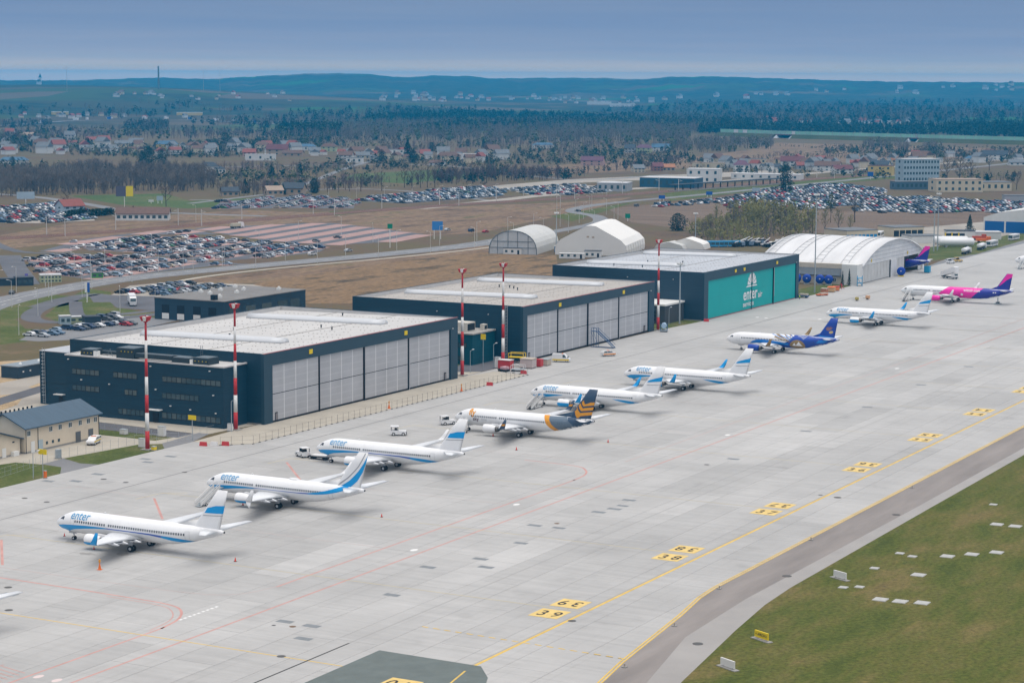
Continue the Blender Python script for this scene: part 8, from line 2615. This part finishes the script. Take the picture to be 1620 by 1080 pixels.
houses = [(22, 261, 44, 12, 'white', 'blue', 'hip', 'white house with wide blue roof at the left edge'), (43, 219, 22, 9, 'cream', 'tan', 'gable', 0), (64, 234, 24, 14, 'tan', 'brown', 'hip', 0), (86, 229, 22, 11, 'yellow', 'brown', 'hip', 'bright yellow house in the left village'), (110, 221, 16, 13, 'white', 'grey', 'gable', 0), (146, 226, 16, 9, 'cream', 'red', 'gable', 0), (14, 214, 14, 10, 'white', 'red', 'gable', 0), (196, 233, 28, 10, 'cream', 'grey', 'gable', 0), (215, 228, 22, 9, 'white', 'grey', 'gable', 0), (265, 237, 34, 14, 'yellow', 'blue', 'hip', 'yellow block with blue roof in the left village'), (309, 238, 24, 13, 'white', 'brown', 'hip', 0), (336, 239, 20, 13, 'cream', 'brown', 'hip', 0), (378, 236, 24, 9, 'white', 'grey', 'flat', 0), (416, 237, 22, 13, 'cream', 'brown', 'hip', 0), (394, 248, 20, 12, 'pink', 'red', 'gable', 0), (438, 246, 34, 17, 'tan', 'maroon', 'gable', 'large house with dark red gable roof in the left village'), (412, 254, 48, 9, 'white', 'pale', 'flat', 'long low white hall in the left village'), (484, 238, 28, 10, 'white', 'blue', 'hip', 0), (520, 240, 24, 13, 'pale green', 'brown', 'hip', 'pale green house in the left village'), (462, 248, 32, 10, 'tan', 'brown', 'gable', 0), (498, 244, 18, 10, 'white', 'grey', 'gable', 0), (331, 274, 30, 17, 'white', 'dark', 'hip', 'white villa with dark hipped roof on the plain'), (349, 274, 16, 11, 'white', 'dark', 'hip', 'low wing beside the white villa'),
   (546, 253, 22, 13, 'white', 'brown', 'gable', 0), (574, 252, 22, 11, 'cream', 'grey', 'gable', 0), (598, 247, 22, 10, 'cream', 'tan', 'gable', 0), (624, 249, 34, 12, 'white', 'grey', 'flat', 0), (652, 247, 12, 9, 'pale blue', 'grey', 'gable', 0), (673, 251, 16, 14, 'cream', 'red', 'gable', 0), (712, 256, 36, 15, 'cream', 'brown', 'hip', 0), (738, 252, 40, 8, 'white', 'pale', 'flat', 0), (560, 258, 26, 8, 'white', 'grey', 'flat', 0), (690, 262, 24, 8, 'white', 'brown', 'gable', 0), (861, 235, 32, 9, 'white', 'blue', 'hip', 'long white house with blue roof standing alone before the brown woods'), (996, 242, 16, 13, 'white', 'dark', 'gable', 0), (1018, 242, 24, 13, 'pale green', 'purple', 'hip', 'pale green and red house on the straw plain'), (1045, 240, 28, 12, 'white', 'blue', 'gable', 0), (936, 262, 36, 14, 'pink', 'purple', 'gable', 'pink house with purple gable roof left of the station'), (1042, 271, 16, 13, 'brick', 'maroon', 'gable', 0), (1058, 271, 20, 11, 'tan', 'orange', 'gable', 0), (1012, 273, 18, 12, 'cream', 'grey', 'gable', 0),
   (1120, 268, 50, 10, 'cream', 'tan', 'flat', 0), (1174, 272, 24, 18, 'white', 'purple', 'hip', 'white house with purple hipped roof near the station'), (1198, 266, 28, 14, 'cream', 'grey', 'flat', 0), (1222, 269, 30, 9, 'white', 'dark', 'gable', 0), (1253, 264, 36, 16, 'white', 'maroon', 'gable', 0), (1274, 268, 26, 11, 'grey', 'red', 'gable', 0), (1308, 271, 40, 15, 'white', 'brown', 'gable', 0), (1335, 275, 30, 13, 'white', 'maroon', 'gable', 0), (1374, 266, 24, 13, 'white', 'dark', 'gable', 0), (1394, 268, 22, 13, 'cream', 'dark', 'gable', 0), (1392, 278, 38, 15, 'yellow', 'maroon', 'flat', 'yellow flat-roofed house left of the hotel'), (1355, 262, 20, 8, 'cream', 'red', 'gable', 0), (1300, 254, 16, 7, 'cream', 'red', 'gable', 0), (1541, 257, 24, 10, 'white', 'blue', 'hip', 0), (1574, 253, 36, 14, 'white', 'dark', 'gable', 'white house with large dark gable roof at the right'), (1610, 262, 26, 9, 'white', 'grey', 'gable', 0), (1447, 250, 18, 8, 'cream', 'tan', 'gable', 0), (1420, 258, 18, 9, 'cream', 'orange', 'gable', 0)]
for px, py, w, h, wc, rc, kd, lab in houses:
 where = 'left village' if px < 530 else 'village in the middle of the plain' if px < 800 else 'plain before the highway' if px < 1080 else 'village behind the railway station'
 block('village_house', lab or '%s house with %s roof in the %s' % (wc, rc, where), px, py, w, h, rng.uniform(8, 11), wc, rc, kd, storeys=2 if h > 11 else 1, group=None if lab else '%s houses with %s roofs in the %s' % (wc, rc, where))
# tiny far houses of the hill and the towns: one mesh each
fh = {}
for wc, rc in (('white', 'grey'), ('white', 'red'), ('cream', 'brown')):
 mb = MB(); mb.box(-6, 6, -4.5, 4.5, -2, 6, 0); mb.prism([(-5, 5.8), (5, 5.8), (0, 10)], 'x', -6.5, 6.5, 1); fh[(wc, rc)] = mb.mesh('far_house', [WM(wc), RM(rc)])


def far_houses(label, group, n, x0, x1, ya, yb, red=.2, s=1.0):
 for _ in range(n):
  px = rng.uniform(x0, x1); t = (px - x0) / (x1 - x0); py = rng.uniform(*ya) * (1 - t) + rng.uniform(*yb) * t
  x, y, z = locate_far(px, py)
  k = ('white', 'red') if rng.random() < red else (('cream', 'brown') if rng.random() < .3 else ('white', 'grey'))
  o = link('far_house', fh[k], None, (x, y, z), rng.uniform(0, 3.1)); sc_ = s * rng.uniform(.7, 1.5); o.scale = (sc_, sc_, sc_ * rng.uniform(.8, 1.1))
  tag(o, label, 'house', group)


far_houses('tiny white house of the far town below the hills', 'houses of the far town', 70, 600, 1010, (148, 160), (154, 168), .12, .9)
far_houses('tiny house scattered on the far slopes at the right', 'houses on the right slopes', 26, 1020, 1620, (150, 164), (134, 146), .1, 1.2)
far_houses('red or white house of the hamlet beyond the green noise barrier', 'houses beyond the noise barrier', 26, 1195, 1440, (191, 198), (191, 198), .45, .8)
far_houses('small house on the green hill below the church', 'houses on the church hill', 22, 130, 480, (146, 156), (148, 162), .12, .75)
far_houses('small house at the foot of the church hill', 'houses at the foot of the church hill', 18, 10, 320, (180, 190), (184, 192), .2, .7)
far_houses('small house among the gardens of the left village', 'small houses of the left village', 52, 0, 530, (222, 246), (236, 252), .2, .85)
far_houses('small house in the village at the middle of the plain', 'small houses of the middle village', 30, 540, 800, (240, 256), (244, 260), .2, .85)
far_houses('small house behind the railway station', 'small houses behind the station', 36, 1110, 1430, (258, 272), (254, 270), .25, .8)
far_houses('small house on the plain before the highway', 'small houses before the highway', 12, 1440, 1620, (248, 262), (246, 258), .2, .8)
# long pale works in the far town
for px, py, w, lab in ((948, 166, 38, 'long white works hall in the far town, left'), (985, 169, 40, 'long white works hall in the far town, right'), (300, 183, 40, 'yellowish block of flats at the foot of the church hill'), (95, 182, 26, 'yellow block of flats left of the church hill foot')):
 block('works_hall', lab, px, py, w, 5, 30, 'white' if px > 500 else 'yellow', 'pale', 'flat', 'hall', far=True, wins=False, rz=0)
# church
x, y, z = locate_far(62, 134)
ch = empty('church', (x, y, z - 2), .4); tag(ch, 'white church with tall dark spire on the hill at the left', 'church')
mb = MB(); mb.box(-16, 8, -7, 7, 0, 14); mb.build('nave', WM('white'), ch)
mb = MB(); mb.prism([(-8, 14), (8, 14), (0, 22)], 'x', -17, 9); mb.build('nave_roof', RM('dark'), ch)
mb = MB(); mb.box(8, 17, -4.5, 4.5, 0, 30); mb.build('tower', WM('white'), ch)
mb = MB(); mb.taper(7.5, 17.5, -5, 5, 30, 12.4, 12.6, -.1, .1, 47); mb.build('spire', RM('dark'), ch)
x, y, z = locate_far(251, 141)
mb = MB(); mb.tube((0, 0, -5), (0, 0, 108.5 - z), 2.6, 2.0, 8)
tag(mb.build('factory_chimney', RM('grey'), None, (x, y, z)), 'tall thin chimney on the horizon at the left', 'chimney')
for px, h in ((106, 104), (322, 104), (348, 108)):
 x, y, z = locate_far(px, 146); mb = MB(); mb.tube((0, 0, -5), (0, 0, h - z), .5, .3, 5)
 tag(mb.build('radio_mast', GREYP, None, (x, y, z)), 'thin radio mast on the far horizon', 'mast', 'radio masts on the horizon')

# --- hotel, station, halls
hb = mat('hotel_panels', (0.33, 0.42, 0.47, 1), .6, var=.05, scale=.3)
ho_ = block('hotel_block', 'pale blue-grey five-storey hotel above the field car park', 1457, 297, 60, 44, 16, hb, 'pale', 'flat', 'hotel', rz=.42, storeys=5, cols=12)
block('hotel_wing', 'low dark wing at the foot of the hotel', 1446, 300, 60, 12, 12, mat('dark_glass_panels', (0.075, 0.12, 0.16, 1), .4), 'grey', 'flat', 'annex', rz=.42, storeys=1, cols=8)
block('cream_office', 'cream two-storey office right of the hotel', 1518, 304, 74, 19, 22, 'cream', 'tan', 'flat', 'office', rz=.3, storeys=2, cols=7)
block('cream_office', 'low cream hall behind the cream office at the right', 1570, 302, 60, 13, 20, 'cream', 'grey', 'flat', 'hall', rz=.3, cols=6)
block('grey_shed', 'long grey shed at the right edge below the field car park', 1610, 320, 40, 10, 10, 'grey', 'grey', 'flat', 'shed', rz=.2, wins=False)
block('white_block', 'white cube-shaped station building', 1112, 290, 52, 22, 16, 'white', 'pale', 'flat', 'station', rz=-.15, storeys=2, cols=4)
block('station_hall', 'long low dark blue station hall with pale roof', 1055, 297, 90, 15, 24, mat('station_blue', (0.025, 0.085, 0.14, 1), .4), 'pale', 'flat', 'station', rz=-.3, cols=9)
block('works_shed', 'shed with broad white roof left of the station', 968, 303, 48, 13, 22, 'grey', 'pale', 'flat', 'shed', rz=-.2, cols=5)
block('white_hall', 'long low white hall right of the station', 1210, 284, 110, 8, 16, 'white', 'pale', 'flat', 'hall', rz=-.25, cols=8)
pf = empty('platform_canopy', PX((1150, 299))[0] + (0,), 0); tag(pf, 'long dark platform canopy on posts beside the tracks', 'canopy')
p0, p1 = Vector(PX((1062, 303))[0]), Vector(PX((1245, 291))[0])
o0 = Vector(PX((1150, 299))[0]); dv = (p1 - p0).normalized(); nv = Vector((-dv.y, dv.x)) * 3
mb = MB(); q = [p0 - o0 + nv, p0 - o0 - nv, p1 - o0 - nv, p1 - o0 + nv]
mb.rings([[(a.x, a.y, 4.6) for a in q], [(a.x, a.y, 5.3) for a in q]]); mb.build('roof', RM('dark'), pf)
mb = MB(); mb.rings([[(a.x * 1, a.y, .05) for a in q], [(a.x, a.y, .8) for a in q]]); mb.build('platform', GRAVEL, pf)
for k in range(16):
 a = p0 - o0 + (p1 - p0) * (k + .5) / 16; mb = MB(); mb.box(a.x - .35, a.x + .35, a.y - .35, a.y + .35, .8, 4.6); mb.build('post', VDK, pf)
block('barn', 'dark barn among conifers at the far pink car park', 462, 308, 34, 18, 12, 'tan', 'dark', 'gable', 'barn')
block('barn', 'brown barn left of the dark barn', 436, 309, 26, 14, 10, 'tan', 'tan', 'gable', 'barn')
block('barn', 'dark-roofed cottage in the bare trees below the villa', 365, 311, 26, 14, 10, 'tan', 'dark', 'gable', 'barn')
block('red_roof_house', 'house with red gable roof beside the old car park', 118, 338, 36, 21, 12, 'pale blue', 'red', 'gable', 'house', rz=.5, storeys=2)
block('long_inn', 'long white inn with brown roof along the railway', 225, 349, 82, 19, 12, 'white', 'brown', 'gable', 'inn', rz=-.1, cols=9)
block('kiosk_cabin', 'pale two-storey office cabin beside the roadside car park', 81, 447, 32, 11, 6, 'pale green', 'pale', 'flat', 'cabin', rz=.1, storeys=2, cols=6)
block('guard_house', 'dark guard house at the ramp road', 40, 452, 26, 12, 6, mat('guard_dark', (0.03, 0.05, 0.07, 1), .5), 'dark', 'flat', 'guard house', rz=.2)
block('guard_house', 'long dark container left of the guard house', 12, 452, 30, 10, 5, MATS['guard_dark'], 'dark', 'flat', 'container', rz=.2, wins=False)
block('utility_box', 'dark windowless cube in the small car park', 147, 513, 25, 11, 5, MATS['guard_dark'], 'dark', 'flat', 'utility box', rz=.2, wins=False)
block('bus_shelter', 'grey glass shelter left of the dark cube', 104, 513, 17, 12, 3, hb, 'pale', 'flat', 'shelter', rz=.2, cols=2)
block('bus_shelter', 'pale green shelter between the glass shelter and the dark cube', 122, 510, 22, 8, 3, 'pale green', 'pale', 'flat', 'shelter', rz=.2, cols=2)
block('green_kiosk', 'bright green kiosk at the roadside car park', 154, 440, 18, 8, 4, mat('kiosk_green', (0.06, 0.26, 0.06, 1), .6), 'grey', 'flat', 'kiosk', rz=.1, cols=2)
# depots behind the arched hangar
x, y = locate(1370, 378)
dpt = block('blue_door_depot', 'cream depot with a row of bright blue doors', 1364, 381, 60, 16, 20, 'cream', 'grey', 'flat', 'depot', rz=.65, wins=False)
for k in range(8):
 mb = MB(); w_ = 60 * math.hypot(x, y) / FPX
 mb.box(-w_ / 2 + .6 + k * w_ / 8, -w_ / 2 + w_ / 8 + k * w_ / 8, .005, .08, .1, 3.4); mb.build('door', mat('depot_blue', (0.01, 0.20, 0.46, 1), .5), dpt)
dpt = block('open_bay_shed', 'shed with open dark bays left of the fuel tanks', 1438, 374, 56, 14, 16, 'cream', 'grey', 'flat', 'shed', rz=.6, wins=False)
for k in range(5):
 mb = MB(); mb.box(-9 + k * 3.9, -5.7 + k * 3.9, .005, .1, .1, 3.4); mb.build('bay', TRIM, dpt)  # flat dark panel stands in for the shade inside each open bay
block('white_store', 'low white store behind the arched hangar', 1466, 385, 50, 11, 14, 'white', 'grey', 'flat', 'store', rz=.4, wins=False)
dpt = block('fuel_point', 'white filling point with yellow pillars and dark bays', 1520, 380, 44, 14, 8, 'white', 'dark', 'flat', 'fuel point', rz=.2, wins=False)
for k in range(3):
 mb = MB(); mb.box(-2 + k * 3.6, .8 + k * 3.6, .005, .1, .1, 3.6); mb.build('bay', TRIM, dpt)
 mb = MB(); mb.box(.85 + k * 3.6, 1.55 + k * 3.6, .005, .3, .1, 4); mb.build('pillar', VYEL, dpt)
block('white_store', 'long low white store right of the filling point', 1555, 379, 56, 11, 10, 'white', 'pale', 'flat', 'store', rz=.15, wins=False)
bh = empty('blue_door_hangar', (1205, 330, 0), 0); tag(bh, 'pale hangar with big blue doors cut off by the right edge', 'hangar')
mb = MB(); mb.rings([[(xx, -14, 0), (xx, 13, 0), (xx, 13, 8.5), (xx, 4, 11.5), (xx, -14, 14)] for xx in (0, 60)]); mb.build('wall', WM('white'), bh)
for k, (a, b) in enumerate(((1.2, 12.2), (-10.8, .2))):
 mb = MB(); mb.box(-.1, -.005, a, b, .2, 6.4); mb.build('door', mat('door_blue', (0.01, 0.10, 0.32, 1), .5), bh)
for k, (px, py) in enumerate(((1478, 388), (1487, 391))):
 x, y = locate(px, py); root = empty('fuel_tank', (x, y, 0), R(-58)); tag(root, 'long white horizontal fuel tank, %s of the pair' % ('rear', 'front')[k], 'tank')
 mb = MB(); mb.smooth = True
 mb.rings([[(xx, 2.1 * g * math.cos(t), 2.7 + 2.1 * g * math.sin(t)) for t in np.linspace(0, 6.283, 16, endpoint=False)] for xx, g in ((-.9, .2), (-.5, .75), (0, 1), (17, 1), (17.5, .75), (17.9, .2))]); mb.build('vessel', VWHITE, root)
 for xx in (3, 14):
  mb = MB(); mb.box(xx - .5, xx + .5, -1.6, 1.6, 0, 1.3); mb.build('saddle', BASE, root)
for k, (px, py, lab, M) in enumerate(((1556, 384, 'orange snow plough lorry beside the filling point, front one', ORG), (1549, 380, 'orange snow plough lorry beside the filling point, rear one', mat('plough_red', (0.5, 0.08, 0.03, 1), .5)))):
 x, y = locate(px, py); thing_box('snow_plough', lab, 'snow plough', x, y, [('cab', (1.5, 3.6, -1.2, 1.2, .9, 3.2), M), ('body', (-4, 1.4, -1.2, 1.2, 1.0, 2.2), M), ('blade', (4.4, 4.9, -2, 2, .2, 1.5), M), ('axle', [(-2.6, -1.2, .5, -2.6, 1.2, .5, .5), (2.4, -1.2, .5, 2.4, 1.2, .5, .5)], TYRE)], R(-60))
# stored vehicles behind the turquoise-door hangar
rj = random.Random(8)
for k in range(16):
 px = 1168 + k * 4.6; x, y = locate(px, 392 - rj.uniform(0, 5))
 M = rj.choice([VWHITE, VWHITE, WM('cream'), mat('scrap_blue', (0.16, 0.22, 0.30, 1), .6), RM('maroon')])
 thing_box('stored_vehicle', 'service vehicle stored behind the turquoise-door hangar, %s from left in the line' % nth(k), 'service vehicle', x, y, [('cab', (1.5, 3.3, -1.2, 1.2, .8, 2.6), M), ('body', (-3.4, 1.4, -1.2, 1.2, .9, rj.uniform(1.6, 3.4)), rj.choice([M, VWHITE, VDK])), ('boom', (-2, 0, 2.2, rj.uniform(0, 4), 0, rj.uniform(2.6, 5), .2), WHT2), ('axle', [(-2.2, -1.2, .5, -2.2, 1.2, .5, .5), (2.2, -1.2, .5, 2.2, 1.2, .5, .5)], TYRE)], rj.uniform(-1.6, -.6), 'service vehicles stored behind the turquoise-door hangar')

# --- billboards, road signs
def board(name, label, px, py, wpx, hpx, panels, two=True, pf_=.5):
 x, y = locate(px, py); d = math.hypot(x, y); k = d / FPX
 a = math.atan2(y, x) - math.pi / 2
 root = empty(name, (x, y, 0), a); tag(root, label, 'billboard')
 H_, W_ = hpx * k, wpx * k
 for s in ((-.3, .3) if two else (0,)):
  mb = MB(); mb.box(s * W_ - .2, s * W_ + .2, -.2, .2, 0, H_ * (1.03 - pf_)); mb.build('post', LAMPW, root)
 for nm, a0, a1, M in panels:
  mb = MB(); mb.box(a0 * W_, a1 * W_, -.35, -.25, H_ * (1 - pf_), H_); mb.build(nm, M, root)


sb_ = mat('sign_blue', (0.02, 0.10, 0.40, 1), .5); sg_ = mat('sign_green', (0.01, 0.22, 0.12, 1), .5)
board('billboard', 'tall mast billboard, yellow and dark halves, by the far road', 197, 327, 26, 32, [('dark_panel', -.5, .08, mat('panel_dark', (0.10, 0.09, 0.13, 1), .6)), ('yellow_panel', .1, .52, mat('panel_yellow', (0.75, 0.6, 0.01, 1), .6))], False)
board('billboard', 'wide white billboard seen from behind at the left', 41, 326, 27, 22, [('panel', -.5, .5, WM('pale blue'))], False)
board('billboard', 'blue billboard on two legs above the main road', 692, 378, 17, 28, [('panel', -.5, .5, mat('panel_skyblue', (0.05, 0.22, 0.55, 1), .5))])
board('price_sign', 'tall white pylon sign with blue panel at the loop road', 138, 478, 7, 31, [('white_panel', -.5, .0, LAMPW), ('blue_panel', .05, .6, sb_)], False)
for k, (px, py, w, h, M, lab) in enumerate(((617, 392, 8, 38, sg_, 'green direction sign over the main road'), (993, 350, 8, 12, sg_, 'green direction sign behind the ridge tent'), (1047, 318, 10, 9, sb_, 'blue hoarding beside the bend road, left of three'), (1122, 312, 10, 9, sb_, 'blue hoarding beside the bend road, middle of three'), (1196, 306, 12, 9, WM('pale blue'), 'pale hoarding beside the bend road, right of three'), (1377, 284, 9, 12, sb_, 'square blue sign above the railway left of the hotel'), (239, 322, 8, 6, WM('white'), 'small white board beside the far road'), (253, 322, 10, 12, WM('pale blue'), 'small pale blue board beside the far road'), (42, 445, 5, 12, mat('sign_violet', (0.16, 0.12, 0.42, 1), .5), 'round violet sign at the ramp road'))):
 board('road_sign', lab, px, py, w, h, [('panel', -.5, .5, M)], w > 9, .2 if h > 20 else .6)

# --- lamp posts and railway masts
PWHITE = mat('mast_pale', (0.60, 0.60, 0.58, 1), .6)
pl = None
L_, R_ = ribbon_pts(rl, 17)
acc, k = 0.0, 0
for i in range(1, len(L_)):
 acc += (L_[i] - L_[i - 1]).length
 if acc > 36 and k < 30:
  acc = 0
  for s, line in ((0, L_), (1, R_)):
   if s and k % 2:
    continue
   root = empty('railway_mast', (line[i].x, line[i].y, 0), math.atan2(L_[i].y - R_[i].y, L_[i].x - R_[i].x) + (math.pi if not s else 0)); tag(root, 'white railway mast on the %s side of the tracks, %s from left' % (('far', 'near')[s], nth(k)), 'mast', 'white masts along the railway')
   if pl is None:
    mb = MB(); mb.tube((0, 0, 0), (0, 0, 9.5), .22, .16, 6); pl = mb.mesh('post', PWHITE); mb = MB(); mb.tube((0, 0, 7.6), (-3.2, 0, 8.2), .07, .07, 4); mb.tube((0, 0, 9.0), (-2.6, 0, 8.2), .05, .05, 4); pa = mb.mesh('arm', PWHITE)
   link('post', pl, root); link('arm', pa, root)
  k += 1
proto_l = None
spots = []
L_, R_ = ribbon_pts(ml, 21)
acc = 0.
for i in range(1, nrd + 40):
 acc += (L_[i] - L_[i - 1]).length
 if acc > 34:
  acc = 0; spots.append((L_[i].x, L_[i].y, 'on the far side of the main road', R(-90)))
  if len(spots) % 2: spots.append((R_[i].x, R_[i].y, 'on the near side of the main road', R(90)))
for px, py in ((26, 462), (82, 478), (118, 437), (166, 420), (240, 404), (290, 426), (355, 420), (410, 398), (472, 380), (540, 372), (590, 384), (310, 352), (130, 470), (190, 496), (246, 500), (60, 500), (30, 530)):
 x, y = locate(px, py); spots.append((x, y, 'among the pink car parks and loop road', rng.uniform(0, 6)))
for px in range(520, 1000, 44):
 x, y = locate(px, 322 - (px - 520) * .03); spots.append((x, y, 'beyond the railway', R(-60)))
cnt = {}
for q in sorted(spots, key=lambda q: -math.atan2(q[1], q[0])):
 k = cnt.get(q[2], 0); cnt[q[2]] = k + 1
 lab = 'street lamp %s, %s from left' % (q[2], nth(k))
 if proto_l is None:
  proto_l = small_lamp(lab, q[0], q[1], 10, PWHITE, 'street_lamp', 1.6, q[3], 'street lamps')
 else:
  o = copy_tree(proto_l, (q[0], q[1], 0), q[3]); o['label'] = lab

# --- highway on its embankment with noise barriers
EMB = grassland('embankment_grass', [(0.3, (0.045, 0.062, 0.02, 1)), (0.7, (0.085, 0.085, 0.035, 1))], .02)
NB = mat('barrier_green', (0.27, 0.50, 0.38, 1), .6, var=.12, scale=.05, world=True)
hl = [Vector(p) for p in PX((1140, 215), (1200, 217), (1232, 218.4))], [Vector(p) for p in PX((1258, 219), (1350, 221.5), (1440, 224.2))], [Vector(p) for p in PX((1458, 224.6), (1540, 227), (1700, 231))]
for seg in hl:
 mb = MB()
 rings = []
 for i, p in enumerate(seg):
  d_ = (seg[min(i + 1, 2)] - seg[max(i - 1, 0)]).normalized(); n_ = Vector((-d_.y, d_.x))
  rings.append([(p + n_ * o).to_tuple() + (z,) for o, z in ((-16, -.2), (-7, 5.4), (25, 5.4), (34, -.2))])
 mb.rings(rings); o = mb.build('highway_embankment', EMB); o['kind'] = 'structure'
whole = [p for s in hl for p in s]
dk = ribbon('highway_deck', [p.to_tuple() for p in whole], 30, 5.6, ASPH_L, off=9)
nb = empty('noise_barrier', (whole[0].x, whole[0].y, 5.4)); tag(nb, 'long green noise barrier along the highway at the right', 'noise barrier')
pts_ = smooth_line([p.to_tuple() for p in whole], 9)
for i in range(len(pts_) - 1):
 a, b = pts_[i] - whole[0], pts_[i + 1] - whole[0]
 d_ = (b - a).normalized(); n_ = Vector((-d_.y, d_.x)) * .15
 mb = MB(); mb.rings([[(q.x, q.y, z) for q in (a + n_, a - n_, b - d_ * .6 - n_, b - d_ * .6 + n_)] for z in (.2, 4.8)]); mb.build('panel', WM('white') if i in (3, 5, 26) else NB, nb)
 mb = MB(); mb.box(a.x - .3, a.x + .3, a.y - .3, a.y + .3, 0, 5.2); mb.build('post', GREYP, nb)
for (p, q), lab in (((hl[0][-1], hl[1][0]), 'highway bridge with grey sloping abutments, left opening'), ((hl[1][-1], hl[2][0]), 'highway bridge with grey sloping abutments, right opening')):
 br = empty('highway_bridge', (p.x, p.y, 0)); tag(br, lab, 'bridge'); w_ = q - p; d_ = w_.normalized(); n_ = Vector((-d_.y, d_.x))
 mb = MB(); mb.rings([[(t.x, t.y, z) for t in (-d_ * 2 - n_ * 7.2, w_ + d_ * 2 - n_ * 7.2, w_ + d_ * 2 + n_ * 25, -d_ * 2 + n_ * 25)] for z in (4.2, 5.5)]); mb.build('deck', RM('maroon'), br)
 for t, s in ((Vector((0, 0)), 1), (w_, -1)):
  e = d_ * s
  mb = MB(); mb.rings([[(c.x, c.y, z) for c, z in ((t - n_ * 8, 4.4), (t - n_ * 18 - e * 0, 0), (t + e * 4 - n_ * 14, 0), (t + e * 1 - n_ * 8, 4.4))], [(c.x, c.y, z) for c, z in ((t + n_ * 24, 4.4), (t + n_ * 24, 0), (t + e * 4 + n_ * 24, 0), (t + e * 1 + n_ * 24, 4.4))]]); mb.build('abutment', WM('grey'), br)
# far highway at the left with a few lorries
fl = [locate_far(*p) for p in ((-20, 202), (110, 192), (230, 189), (330, 192), (430, 197), (520, 200))]
ribbon('far_highway', [q[:2] for q in fl], 22, 1.2, ASPH_L, smooth=3)
for k, px in enumerate((68, 120, 138, 172, 228, 262, 300, 341, 372, 403)):
 x, y, z = locate_far(px, float(np.interp(px, [-20, 110, 230, 330, 430, 520], [202, 192, 189, 192, 197, 200]))); mb = MB(); mb.box(-8, 5, -1.6, 1.6, 1.2, 5.2, 0); mb.box(5.4, 8, -1.6, 1.6, .8, 4.4, 1)
 tag(mb.build('far_lorry', [VWHITE if k % 3 else sb_, VWHITE], None, (x, y, z + 1), rng.uniform(.8, 1.4)), 'lorry on the far highway at the left, %s from left' % nth(k), 'lorry', 'lorries on the far highway')

# ------------------------------------------------------------------ haze: the air between the camera and the hills
hz = MB()
hz.box(-11400, 11400, -11400, 11400, -14, 110)
hzm = bpy.data.materials.new('haze_air')
hzm.use_nodes = True
hzm.node_tree.nodes.clear()
ho = hzm.node_tree.nodes.new('ShaderNodeOutputMaterial')
hv = hzm.node_tree.nodes.new('ShaderNodeVolumePrincipled')
hv.inputs['Color'].default_value = (0.01, 0.50, 1.0, 1)
hv.inputs['Density'].default_value = 0.000095
hv.inputs['Anisotropy'].default_value = 0.0
hzm.node_tree.links.new(hv.outputs[0], ho.inputs['Volume'])
tag(hz.build('haze', hzm), kind='stuff')
